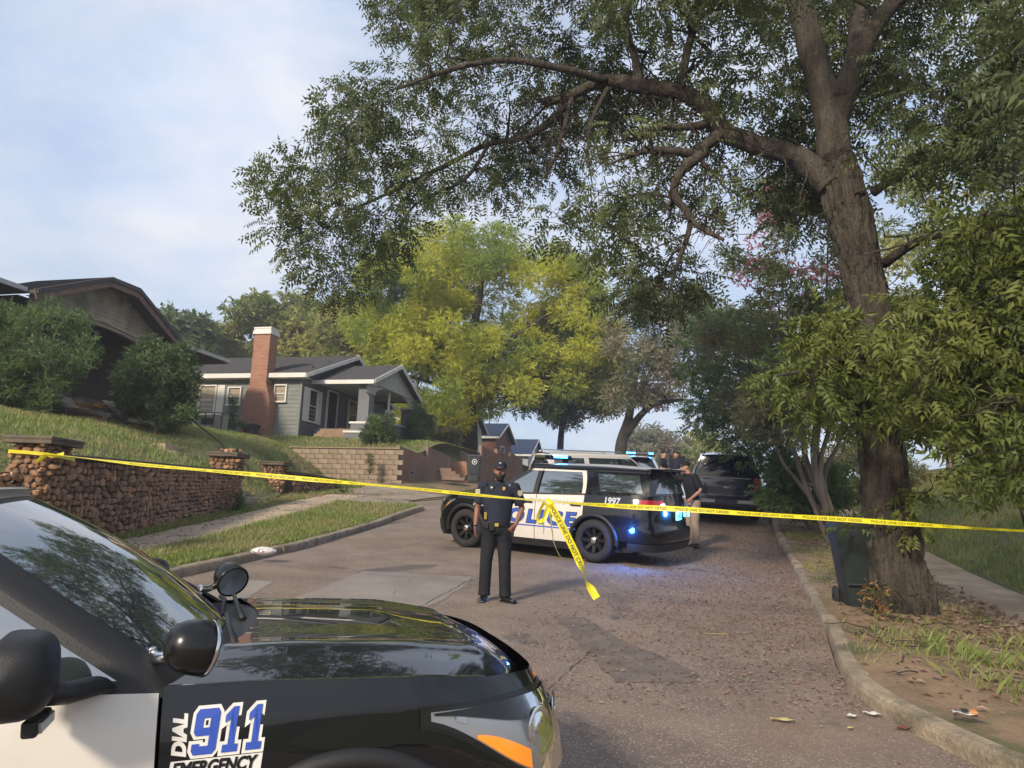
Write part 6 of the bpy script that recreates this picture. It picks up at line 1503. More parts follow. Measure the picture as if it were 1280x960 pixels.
bush('thin sapling growing against the concrete block wall', [at(463, y, 29.5) for y in (568, 574, 580, 588)], .14, 20, 'myrtle', simple(4, .12, .35), at(461, 603, 29.5), 'sapling', 'plant')
bush('ivy clump at the foot of the second stone pillar', [at(x, y, 19.4) for x, y in ((292, 640), (300, 630), (287, 648), (305, 645), (298, 620))], .16, 30, 'darkgreen', simple(4, .09, .6), at(297, 652, 19.4), 'ivy', 'plant')
bush('weeds along the foot of the short stone wall', [at(x, y, 25) for x, y in ((360, 637), (375, 634), (390, 630), (405, 626), (418, 622), (432, 612))], .22, 40, 'darkgreen', simple(4, .1, .35), at(395, 632, 25), 'weeds', 'weeds')
bush('green undergrowth on the bank seen between the crepe myrtle and the big trunk', blob([(1030, 560), (1100, 550), (1150, 570), (1150, 625), (1040, 630)], 40, 29, .8), .7, 70, 'myrtle', simple(4, .2, .4), at(1090, 640, 29))
# ---- grass
def blades(name, n, xf, y0, y1, zf, h0, h1, m='grassblade', wd=.012, dens=None, lean=.5):
    ys = rng.uniform(y0, y1, n); V = []; us = rng.uniform(0, 1, n); hs = rng.uniform(h0, h1, n); an = rng.uniform(0, 2*math.pi, n); le = rng.uniform(0, lean, n)*hs
    P = np.empty((n, 3)); keep = np.ones(n, bool)
    for i in range(n):
        a, b = xf(ys[i]); x = a+(b-a)*us[i]; P[i] = (x, ys[i], zf(x, ys[i]))
        if dens and random.random() > dens(x, ys[i]): keep[i] = False
    P = P[keep]; hs = hs[keep]; an = an[keep]; le = le[keep]; n = len(P); w_ = wd*(.6+.4*hs/h1)
    dx_ = np.stack([np.cos(an), np.sin(an), np.zeros(n)], 1); px_ = np.stack([-np.sin(an), np.cos(an), np.zeros(n)], 1)
    V = np.stack([P-px_*w_[:, None], P+px_*w_[:, None], P+dx_*(le*.35)[:, None]+px_*(w_*.7)[:, None]+np.array([0, 0, 1])*(hs*.6)[:, None], P+dx_*le[:, None]+np.array([0, 0, 1])*hs[:, None]], 1)
    return tag(mesh_np(name, V.reshape(-1, 3), np.arange(n*4).reshape(-1, 4), M[m]), kind='stuff')
nse = lambda x, y, s=1.: .5+.5*math.sin(x*1.9*s+1.3*math.sin(y*1.1*s))*math.cos(y*1.5*s+math.sin(x*.8*s))
blades('verge_grass', 42000, lambda y: (XL(y)-.17, SWI(y)+.02), 8, 22.4, lambda x, y: S(y)+.11, .04, .13, dens=lambda x, y: .35+.65*nse(x, y, 1.3))
blades('strip_grass', 9000, lambda y: (SWO(y), WF(y)+.02), 9, 27.2, lambda x, y: S(y)+.12, .04, .13, dens=lambda x, y: .25+.7*nse(x, y, 1.2))
blades('yard_grass', 70000, lambda y: (WF(y)-.35, WF(y)-9.5), 9.5, 31, lambda x, y: yard(x, y)-.01, .03, .14, wd=.016, dens=lambda x, y: .4+.6*nse(x, y, .7))
blades('upper_yard_grass', 26000, lambda y: (SX(y)-.3, SX(y)-12), 31, 52, lambda x, y: yard(x, y)-.01, .06, .16, wd=.03)
blades('bank_grass', 7000, lambda y: (WF(y)+.7, WF(y)-3), 27.4, 30.2, lambda x, y: bank(x, y)-.01, .06, .2, wd=.02)
blades('lawn_grass', 70000, lambda y: (RWO(y)+.02, RWO(y)+3+.35*y), 7, 34, lambda x, y: lawn(x, y)-.01, .05, .16, wd=.017, dens=lambda x, y: .45+.55*nse(x, y, .8))
blades('near_grass', 16000, lambda y: (XR(y)+.75, XR(y)+2.8), 4.2, 8.2, lambda x, y: S(y)+.1, .05, .20, wd=.004, dens=lambda x, y: max(0, nse(x+.4, y, 1.6)-.25)*1.4*sstep(.7, 1.5, x-XR(y)), lean=.9)
blades('verge_tufts', 26000, lambda y: (XR(y)+.18, RWI(y)), 7, 30, lambda x, y: S(y)+.1, .03, .11, wd=.006, dens=lambda x, y: max(.08, (nse(x, y, 1.1)-.35)*1.6), lean=.8)
# leaf litter
def litter(name, n, xf, y0, y1, zf, size, m='litter', pw=1.):
    ys = y0+(y1-y0)*rng.uniform(0, 1, n)**pw; us = rng.uniform(0, 1, n); P = []
    for i in range(n):
        a, b = xf(ys[i]); x = a+(b-a)*us[i]**.55; P.append((x, ys[i], zf(x, ys[i])+random.uniform(.006, .02)))
    P = np.array(P); d = rng.normal(size=(n, 3)); d[:, 2] *= .12; d /= np.linalg.norm(d, axis=1)[:, None]
    y_ = np.cross([0, 0, 1.], d); y_ /= np.linalg.norm(y_, axis=1)[:, None]; sz = rng.uniform(.5, 1.3, n)[:, None]*size
    bow = np.array([0, 0, 1.])*(sz*.22)
    V = np.stack([P, P+d*sz*.5+y_*sz*.22+bow, P+d*sz, P+d*sz*.5-y_*sz*.22+bow*.3], 1)
    return tag(mesh_np(name, V.reshape(-1, 3), np.arange(n*4).reshape(-1, 4), M[m]), kind='stuff')
litter('kerb_leaves', 16000, lambda y: (XR(y)-3.6, XR(y)-.02), 6, 26, crown, .042, pw=.8)
litter('street_leaves', 2500, lambda y: (XL(y)+1, XR(y)), 4, 26, crown, .028)
litter('verge_leaves', 4500, lambda y: (XR(y)+.18, RWI(y)+.3), 5.5, 24, lambda x, y: S(y)+.13, .08)
litter('lawn_leaves', 3000, lambda y: (RWO(y), RWO(y)+6), 9, 30, lambda x, y: lawn(x, y)+.02, .10)
litter('wall_leaves', 1500, lambda y: (XL(y)-.2, WF(y)), 9, 27, lambda x, y: S(y)+.14, .07)
mb = MB()
for k in range(60):
    y = random.uniform(6.3, 10.5); x = XR(y)+random.uniform(.3, 2.4); a = random.uniform(0, 6.28); l = random.uniform(.15, .6); p = Vector((x, y, S(y)+.15)); mb.tube(wander(p, p+Vector((math.cos(a)*l, math.sin(a)*l, random.uniform(-.01, .05))), 4, .02), [.007, .006, .005, .004, .003], 4)
tag(mb.build('fallen_twigs', M['darkbark'], smooth=True), kind='stuff')
# ------------------------------------------------------------------ people
M['skin'] = mat('dark_skin', (.23, .105, .07), .5, var=.12, vscale=14)
M['skin2'] = mat('light_skin', (.42, .22, .15), .5, var=.1, vscale=14)
M['hair'] = mat('black_hair', (.008, .007, .006), .8)
M['uniform'] = mat('navy_uniform', (.012, .016, .032), .85, var=.3, vscale=9, bump=.3, bscale=16)
M['trouser'] = mat('black_trousers', (.008, .009, .014), .85, var=.3, vscale=7, bump=.35, bscale=12)
M['khaki'] = mat('khaki_trousers', (.34, .26, .19), .85, var=.12, vscale=9, bump=.3, bscale=14)
M['leather'] = mat('black_leather', (.008, .008, .008), .3, coat=.4)
M['patchc'] = mat('shoulder_patch', (.42, .36, .26), .7, var=.3, vscale=60)
M['eyew'] = mat('eye_white', (.5, .47, .44), .3)
M['gold'] = mat('brass', (.65, .45, .12), .3, metal=.9)
def fuse(mb, name, m, parent, vox=.008, it=3):
    """melt overlapping limbs into one continuous surface"""
    me = bpy.data.meshes.new(name); me.from_pydata(mb.v, [], mb.f); me.update(); o = bpy.data.objects.new(name, me); COL.objects.link(o)
    r = o.modifiers.new('r', 'REMESH'); r.mode = 'VOXEL'; r.voxel_size = vox
    s = o.modifiers.new('s', 'SMOOTH'); s.factor = .5; s.iterations = it
    bpy.context.view_layer.update(); m2 = bpy.data.meshes.new_from_object(o.evaluated_get(bpy.context.evaluated_depsgraph_get())); bpy.data.objects.remove(o)
    m2.materials.clear(); m2.materials.append(m); m2.polygons.foreach_set('use_smooth', [True]*len(m2.polygons)); m2.name = name
    q = bpy.data.objects.new(name, m2); COL.objects.link(q); q.parent = parent; return q
def ball(mb, c, r, n=12, sc=(1, 1, 1)):
    pr = [(math.sin(math.pi*k/n)*r, -math.cos(math.pi*k/n)*r) for k in range(n+1)]; pr[0] = (.0005, -r); pr[-1] = (.0005, r)
    mb.lathe(pr, 16, 0, Matrix.Translation(c) @ Matrix.Diagonal((*sc, 1)))
def hand(mb, wrist, d, palm_n, side, curl=.35, s=1.):
    """palm, four jointed fingers and a thumb; d = along the hand, palm_n = palm normal, side = thumb side"""
    wrist = Vector(wrist); d = Vector(d).normalized(); pn = Vector(palm_n); pn = (pn-d*pn.dot(d)).normalized(); sd_ = d.cross(pn)*side
    P = wrist+d*.05*s
    mb.tube([wrist-d*.02, wrist+d*.02*s, wrist+d*.06*s, wrist+d*.095*s], [(.026*s, .020*s), (.034*s, .018*s), (.042*s, .016*s), (.040*s, .014*s)], 12, ref=sd_)
    for k, (o_, L_) in enumerate(((.030, .066), (.010, .075), (-.011, .070), (-.031, .055))):
        p = wrist+d*.088*s+sd_*o_*s; pts = [p]; dd = d.copy()
        for q in range(3):
            a = curl*(1+.25*q)+.06*k; dd = (dd*math.cos(a)+pn*math.sin(a)).normalized(); p = p+dd*L_*s*(.42, .32, .26)[q]; pts.append(p)
        mb.tube(pts, [.0095*s, .009*s, .0082*s, .007*s], 8)
    p = wrist+d*.03*s+sd_*.026*s; dd = (d*.65+sd_*.75+pn*.25).normalized(); mb.tube([p, p+dd*.035*s, p+dd*.04*s+(d*.9+pn*.4).normalized()*.032*s], [.013*s, .0105*s, .008*s], 8)
def person(label, loc, yaw, skin, shirt, trouser, J, cap=None, s=1., beard=False, kit=False, group=None, vox=.007, lean=0.):
    """J: joints in metres, person looking along -y before yaw"""
    root = empty('person', loc, label, 'person', group, rz=yaw); root.scale = (s, s, s)
    V3 = Vector; hd = V3(J['head']); nk = V3(J['neck'])
    b = MB()
    # legs core, torso core
    for k in ('L', 'R'):
        b.tube([J['hip'+k], J['knee'+k], J['ankle'+k]], [.07, .05, .038], 10)
        b.tube([J['sh'+k], lerp(V3(J['sh'+k]), V3(J['el'+k]), .5), J['el'+k], lerp(V3(J['el'+k]), V3(J['wr'+k]), .35), J['wr'+k]], [.048, .046, .038, .038, .026], 12)
        hand(b, J['wr'+k], V3(J['hd'+k]), V3(J['pn'+k]), J.get('ts'+k, 1), J.get('curl'+k, .35))
    pel = (V3(J['hipL'])+V3(J['hipR']))/2; ch = (V3(J['shL'])+V3(J['shR']))/2
    b.tube([pel, lerp(pel, ch, .5), lerp(pel, ch, .9), nk], [(.12, .09), (.12, .08), (.15, .08), (.05, .05)], 16, ref=(1, 0, 0))
    b.tube([lerp(ch, nk, .3), nk, lerp(nk, hd, .5)], [.065, .058, .055], 14)
    # head: rings from chin to crown, front is -y
    hp = [(-.118, .030, .035, -.045), (-.10, .048, .056, -.030), (-.07, .060, .074, -.016), (-.03, .068, .086, -.004), (.01, .073, .094, .004), (.05, .075, .098, .008), (.085, .066, .088, .010), (.108, .044, .06, .012), (.118, .012, .016, .012)]
    rows = []
    for z, rx, ry, oy in hp:
        rows.append([(hd.x+rx*math.cos(a), hd.y+oy+ry*math.sin(a)*(1.0), hd.z+z) for a in [2*math.pi*i/20 for i in range(20)]])
    vb = [p for r_ in rows for p in r_]; fb = [(i*20+k, i*20+(k+1) % 20, (i+1)*20+(k+1) % 20, (i+1)*20+k) for i in range(8) for k in range(20)]+[tuple(range(20))[::-1], tuple(range(160, 180))]
    b.add(vb, fb)
    b.tube([hd+V3((0, -.085, .022)), hd+V3((0, -.106, -.018)), hd+V3((0, -.090, -.030))], [.009, .0155, .012], 8)
    b.tube([hd+V3((-.045, -.082, .030)), hd+V3((0, -.095, .034)), hd+V3((.045, -.082, .030))], .010, 6)
    b.tube([hd+V3((-.022, -.086, -.060)), hd+V3((0, -.094, -.058)), hd+V3((.022, -.086, -.060))], [.006, .010, .006], 6)
    for sx in (-1, 1): ball(b, hd+V3((sx*.078, .012, -.005)), .028, 8, (.35, .7, 1.1)); ball(b, hd+V3((sx*.038, -.066, -.03)), .026, 8)
    fuse(b, 'body', skin, root, vox)
    for sx in (-1, 1):
        e = MB(); ball(e, hd+V3((sx*.030, -.084, .008)), .0115, 8, (1.3, .7, .8)); e.build('eye', M['eyew'], root, smooth=True)
        e = MB(); ball(e, hd+V3((sx*.030, -.0925, .008)), .0055, 8, (1, .5, 1)); e.build('pupil', M['hair'], root, smooth=True)
    MB().tube([hd+V3((-.020, -.0975, -.0625)), hd+V3((0, -.103, -.061)), hd+V3((.020, -.0975, -.0625))], .0025, 5).build('mouth', M['hair'], root)
    if beard:
        q = MB(); rows = []
        for z in (-.122, -.10, -.075, -.05, -.03):
            rx = float(np.interp(z, [h_[0] for h_ in hp], [h_[1] for h_ in hp]))+.006; ry = float(np.interp(z, [h_[0] for h_ in hp], [h_[2] for h_ in hp]))+.006; oy = float(np.interp(z, [h_[0] for h_ in hp], [h_[3] for h_ in hp]))
            rows.append([(hd.x+rx*math.cos(a), hd.y+oy+ry*math.sin(a), hd.z+z) for a in np.linspace(-math.pi+.05, -.05, 16) if True])
        for i, r_ in enumerate(rows):
            if i >= 3: rows[i] = [p if (j < 5 or j > 10) else (p[0], p[1]+.012, p[2]) for j, p in enumerate(r_)]
        q.grid(rows, 0); q.tube([hd+V3((-.028, -.092, -.047)), hd+V3((0, -.104, -.044)), hd+V3((.028, -.092, -.047))], .006, 6); q.build('beard', M['hair'], root, smooth=True)
    if cap:
        q = MB(); pr = []
        T = Matrix.Translation(hd+V3((0, .008, .035))) @ Matrix.Diagonal((1, 1.22, 1, 1)); q.lathe([(.082, 0), (.083, .03), (.078, .06), (.06, .085), (.03, .098), (.001, .10)], 24, 0, T); q.build('cap', cap, root, smooth=True)
        rows = []
        for k in range(9):
            a = lerp(-math.pi+.55, -.55, k/8); rows.append([(hd.x+math.cos(a)*.080, hd.y+.008+math.sin(a)*.098, hd.z+.042), (hd.x+math.cos(a)*.078, hd.y-.0+math.sin(a)*.165, hd.z+.030-.01*abs(math.cos(a)))])
        MB().grid(rows).build('cap_brim', cap, root, smooth=True, solid=.006)
    else:
        q = MB(); rows = []
        for z in (.03, .06, .085, .105, .12, .126):
            rx = float(np.interp(z, [h_[0] for h_ in hp], [h_[1] for h_ in hp]))+.008; ry = float(np.interp(z, [h_[0] for h_ in hp], [h_[2] for h_ in hp]))+.008
            if z > .12: rx *= .4; ry *= .4
            rows.append([(hd.x+rx*math.cos(a), hd.y+.012+ry*math.sin(a)+(.02 if z < .05 and math.sin(a) < -.5 else 0), hd.z+z) for a in [2*math.pi*i/20 for i in range(21)]])
        q.grid(rows); q.build('hair', M['hair'], root, smooth=True)
    # shirt
    t = MB(); sh = lerp(ch, nk, .45)
    up_ = (ch-pel)
    prof = [(0.0, .178, .128), (.18, .172, .122), (.42, .182, .128), (.66, .200, .138), (.84, .208, .132), (.95, .190, .112), (1.04, .12, .085), (1.10, .068, .066)]
    t.tube([pel+up_*a+V3((0, -.012*math.sin(a*3), 0)) for a, _, _ in prof], [(x, y) for _, x, y in prof], 24, ref=(1, 0, 0))
    for k in ('L', 'R'):
        s0, e0 = V3(J['sh'+k]), V3(J['el'+k]); t.tube([lerp(s0, ch, .25), s0, lerp(s0, e0, .4), lerp(s0, e0, .80)], [.075, .078, .074, .079], 14)
    fuse(t, 'shirt', shirt, root, .009, 4)
    # collar and belt
    MB().tube([nk+V3((0, -.0, -.035)), nk+V3((0, 0, .005))], [(.078, .074), (.066, .064)], 20, cap=False, ref=(1, 0, 0)).build('collar', shirt, root, smooth=True)
    tr = MB(); tr.tube([pel+V3((0, 0, -.06)), pel+V3((0, 0, 0)), pel+V3((0, 0, .08))], [(.165, .125), (.178, .132), (.172, .122)], 20, ref=(1, 0, 0))
    for k in ('L', 'R'):
        h_, kn, an = V3(J['hip'+k]), V3(J['knee'+k]), V3(J['ankle'+k]); tr.tube([h_+V3((0, 0, .04)), lerp(h_, kn, .25), lerp(h_, kn, .6), kn, lerp(kn, an, .4), lerp(kn, an, .8), an+V3((0, -.005, -.02))], [.11, .104, .092, .080, .078, .076, .080], 16)
    fuse(tr, 'trousers', trouser, root, .009, 4)
    bl = MB().tube([pel+V3((0, 0, .035)), pel+V3((0, 0, .085))], [(.188, .14), (.186, .138)], 28, cap=False, ref=(1, 0, 0)).build('belt', M['leather'], root, smooth=True, solid=.006)
    if kit:
        MB().box(pel+V3((-.13, -.105, .05)), (.06, .045, .09)).build('radio_pouch', M['leather'], root, bevel=.008)
        MB().box(pel+V3((-.06, -.135, .04)), (.07, .04, .12), rz=.1).build('holster_pouch', M['leather'], root, bevel=.01)
        MB().box(pel+V3((.19, -.02, .0)), (.06, .09, .2)).build('holster', M['leather'], root, bevel=.012)
        MB().box(pel+V3((-.15, -.11, .17)), (.035, .02, .09), rz=.2).build('tan_tag', M['gold'], root, bevel=.004)
        MB().box(pel+V3((0, -.142, .06)), (.05, .012, .045)).build('buckle', M['gold'], root, bevel=.003)
        MB().box(ch+V3((-.085, -.118, -.035)), (.052, .03, .08)).build('body_camera', M['leather'], root, bevel=.006)
        MB().box(ch+V3((-.085, -.134, -.02)), (.03, .006, .02)).build('camera_lens', M['eyew'], root)
        for k, sx in (('L', -1), ('R', 1)):
            p = lerp(V3(J['sh'+k]), V3(J['el'+k]), .28)+V3((sx*.045, -.060, 0)); q = MB()
            q.add([p+V3((-.03, -.012*sx, .035)), p+V3((.03, .012*sx, .035)), p+V3((.03, .012*sx, -.02)), p+V3((0, 0, -.042)), p+V3((-.03, -.012*sx, -.02))], [(0, 1, 2, 3, 4)][:1]); q.build('shoulder_patch', M['patchc'], root, solid=.004)
        MB().box(ch+V3((.075, -.125, -.03)), (.035, .008, .045)).build('badge', M['gold'], root, bevel=.006)
        MB().box(hd+V3((0, -.082, .10)), (.03, .03, .018)).build('cap_badge', M['patchc'], root)
        MB().lathe([(.034, -.008), (.036, 0), (.034, .008)], 16, 0, Matrix.Translation(V3(J['wrL'])+V3((0, 0, .015)))).build('wristband', M['leather'], root, smooth=True)
    for k, sx in (('L', -1), ('R', 1)):
        an = V3(J['ankle'+k]); ft = V3(J['toe'+k])-an; ft.z = 0; ft.normalize(); q = MB(); g_ = an.z-.088
        q.tube([an-ft*.055+UP*(-.045), an-ft*.01+UP*(-.045), an+ft*.07+UP*(-.055), an+ft*.14+UP*(-.062), an+ft*.185+UP*(-.068)], [(.034, .040), (.042, .044), (.045, .034), (.046, .027), (.028, .018)], 14, ref=ft.cross(UP))
        q.tube([an+UP*(-.04), an+UP*.06], [.048, .052], 14); sh_ = fuse(q, 'boot', M['leather'], root, .007, 3)
        so_ = MB(); so_.box(an+ft*.06+UP*(-.085), (.25, .088, .022), rz=math.atan2(ft.y, ft.x)); so_.build('sole', M['leather'], sh_, bevel=.008)
    return root
JO = dict(hipL=(-.095, 0, .90), hipR=(.095, 0, .90), kneeL=(-.125, -.02, .49), kneeR=(.115, -.03, .49), ankleL=(-.135, .01, .088), ankleR=(.135, .0, .088), toeL=(-.20, -.3, 0), toeR=(.42, -.26, 0),
          shL=(-.205, 0, 1.455), shR=(.205, 0, 1.455), elL=(-.27, .02, 1.17), elR=(.315, .05, 1.18), wrL=(-.285, -.03, .93), wrR=(.235, -.055, .965), neck=(0, .0, 1.53), head=(.012, -.02, 1.655),
          hdL=(.03, -.05, -1), hdR=(-.55, -.25, -.7), pnL=(1, .1, 0), pnR=(-.4, .6, .3), tsL=-1, tsR=1, curlL=.3, curlR=.5)
p0 = Vector((-.12, 10.15, S(10.15)+.0))
person('bearded police officer in dark uniform and cap standing in the street, thumb at his belt', p0, -.05, M['skin'], M['uniform'], M['trouser'], JO, M['uniform'], 1.0, True, True)
# man at the back of the police SUV, leaning on it
J2 = dict(JO); J2.update(head=(-.05, -.16, 1.62), neck=(-.02, -.10, 1.49), shL=(-.20, -.08, 1.42), shR=(.19, -.06, 1.42), elL=(-.30, -.32, 1.36), wrL=(-.34, -.55, 1.44), hdL=(0, -1, .15), pnL=(0, -.1, -1), elR=(.27, .02, 1.14), wrR=(.22, -.16, .98), hdR=(-.1, -.6, -.6), pnR=(-1, 0, 0), kneeL=(-.12, -.06, .49), ankleL=(-.12, .10, .088), toeL=(-.12, -.2, 0))
p1 = Vector((4.12, 17.2, S(17.2)))
person('man in black shirt and khaki trousers leaning at the back of the police SUV', p1, rad(-75), M['skin2'], M['hair'], M['khaki'], J2, M['hair'], 1.07, vox=.012)
J3 = dict(JO); J3.update(elL=(-.27, -.02, 1.16), wrL=(-.16, -.22, 1.12), hdL=(.7, -.6, 0), elR=(.27, -.02, 1.16), wrR=(.16, -.22, 1.10), hdR=(-.7, -.6, 0), toeR=(.2, -.3, 0))
person('distant officer with bare forearms, left one of the two beyond the man in khaki', Vector((5.52, 27.6, S(27.6)+.12)), rad(60), M['skin2'], M['uniform'], M['trouser'], J3, None, 1.03, vox=.016, group='two distant officers')
person('distant officer turned away, right one of the two beyond the man in khaki', Vector((5.92, 27.2, S(27.2)+.12)), rad(-50), M['skin2'], M['uniform'], M['trouser'], J3, None, 1.03, vox=.016, group='two distant officers')

# ------------------------------------------------------------------ police tape
M['tapeink'] = mat('tape_ink', (.10, .085, .01), .5)
M['tape'] = mat('yellow_tape', (.86, .76, .03), .35, coat=.3, var=.08, vscale=3, bump=.15, bscale=30)
t_ = M['tape'].node_tree; b_ = t_.nodes['Principled BSDF']; tr_ = t_.nodes.new('ShaderNodeBsdfTranslucent'); tr_.inputs[0].default_value = (.85, .7, .03, 1); ms_ = t_.nodes.new('ShaderNodeMixShader'); ms_.inputs[0].default_value = .3
t_.links.new(b_.outputs[0], ms_.inputs[1]); t_.links.new(tr_.outputs[0], ms_.inputs[2]); t_.links.new(ms_.outputs[0], t_.nodes['Material Output'].inputs[0])
def ribbon_strip(name, pts, wfun, width, parent, text=True, nper=14, start=.3, tscale=1.0):
    C_ = [Vector(p) for p in catmull([tuple(p) for p in pts], nper)]; s_ = [0.]
    for a, b in zip(C_[:-1], C_[1:]): s_.append(s_[-1]+(b-a).length)
    Wv = []
    for i, p in enumerate(C_):
        t = (C_[min(i+1, len(C_)-1)]-C_[max(0, i-1)]).normalized(); view = (CAM-p).normalized(); u_ = view-t*view.dot(t); u_.normalize(); w0 = t.cross(u_)
        a = wfun(s_[i]/s_[-1], s_[i]); Wv.append((w0*math.cos(a)+u_*math.sin(a)).normalized())
    mb = MB(); mb.grid([[p+w_*q*width/2+w_.cross((C_[min(i+1, len(C_)-1)]-C_[max(0, i-1)]).normalized())*(.004*(1-q*q)) for q in (-1, -.33, .33, 1)] for i, (p, w_) in enumerate(zip(C_, Wv))])
    o = mb.build(name, M['tape'], parent, smooth=True)
    if text:
        TV, TF = TAPETXT; L_ = s_[-1]; s0 = start; lm = MB(); Ctx = np.array([tuple(c) for c in C_]); Wt = np.array([tuple(c) for c in Wv]); xm = max(v[0] for v in TV)*tscale
        while s0+xm < L_:
            out = []
            for v in TV:
                s = s0+v[0]*tscale; c = Vector([np.interp(s, s_, Ctx[:, k]) for k in range(3)]); w_ = Vector([np.interp(s, s_, Wt[:, k]) for k in range(3)]).normalized(); vd = (CAM-c).normalized()
                out.append(c-w_*(v[1]-.0185)*tscale*1.0+vd*.0075)
            lm.add(out, TF); s0 += xm+.09
        if lm.v: lm.build('tape_lettering', M['tapeink'], o)['kind'] = 'stuff'
    return o
TAPETXT = text2d('POLICE LINE DO NOT CROSS', .052, .0012, spacing=1.05)
tp = empty('police_tape', (0, 0, 0), 'long yellow police tape stretched across the street from the stone pillar', 'tape')
def planY(px, py):
    d = _f + _r*((px-640)/960) - _u*((py-480)/960); k = d.x/d.y; t = (k*10.95+6.62)/(12.9+k*3.6); return 10.95-3.6*t
TP = [(75, 569), (110, 573), (180, 581), (260, 588), (340, 595), (420, 602), (500, 609), (600, 619), (690, 627), (780, 633), (860, 637), (950, 643), (1050, 649), (1130, 654.5), (1200, 659), (1290, 664), (1400, 668), (1520, 668)]
tpts = [at(x, y, planY(x, y)) for x, y in TP]
ribbon_strip('tape_strip', [at(50, 566, 11.05)]+tpts, lambda t, s: .85+.35*math.sin(s*1.1+.5)+.25*math.sin(s*2.7)-.75*sstep(.8, 1, t), .062, tp, nper=12, tscale=.8)
px0, py0, pz0 = -6.92, 11.45, 0
zt = at(60, 568, 11.1).z
wr = MB(); rr = []
for (x, y, z) in ((-.31, .30, .0), (-.31, -.31, .03), (.0, -.325, .02), (.31, -.31, .0), (.325, 0, -.01), (.31, .3, -.02)):
    c, s = math.cos(-.08), math.sin(-.08); rr.append([(px0+x*c-y*s, py0+x*s+y*c, zt+z-.025), (px0+x*c-y*s, py0+x*s+y*c, zt+z+.025)])
wr.grid(rr); wr.build('pillar_wrap', M['tape'], tp)
ribbon_strip('knot_tail', [at(58, 568, 11.0), at(52, 573, 10.98), at(46, 577, 10.98)], lambda t, s: .3, .06, tp, text=False)
ribbon_strip('knot_tail', [at(58, 567, 11.0), at(66, 570, 10.98), at(80, 567, 10.9)], lambda t, s: .5, .05, tp, text=False)
td = empty('hanging_tape', at(688, 628, 9.4), 'torn yellow tape streamers hanging from the long tape beside the officer', 'tape'); ivt = Matrix.Translation(td.location).inverted(); Yk = planY(688, 628)-.02
def hang(L_, wf, wd, text=False, nm='streamer', ts=1.):
    o = ribbon_strip(nm, [at(x, y, Yk+dy) for x, y, dy in L_], wf, wd, td, text=text, start=.05, tscale=ts); o.matrix_basis = ivt
hang([(686, 629, -.02), (693, 640, -.03), (703, 658, -.04), (714, 680, -.05), (722, 697, -.05), (729, 714, -.06), (733, 727, -.07), (740, 738, -.08), (746, 748, -.10)], lambda t, s: .25*math.sin(s*5)+(0 if t < .6 else 1.6*sstep(.6, .75, t)*(1-sstep(.8, .95, t))), .085, True, ts=1.15)
hang([(686, 630, 0), (688, 645, -.02), (690, 662, -.02), (692, 676, -.03), (696, 688, -.04), (701, 697, -.05)], lambda t, s: 1.0+.5*t, .045)
hang([(688, 629, 0), (682, 640, -.02), (679, 652, -.02), (680, 660, -.02), (679, 668, -.02)], lambda t, s: .6+.9*t, .055)
hang([(680, 628, 0), (675, 638, -.02), (672, 648, -.03), (675, 652, -.03), (682, 646, -.02), (684, 634, -.01)], lambda t, s: .7+.3*math.sin(t*6), .05)
hang([(684, 624, -.02), (690, 630, -.03), (686, 633, -.03), (680, 628, -.02)], lambda t, s: 1.2*t, .05)

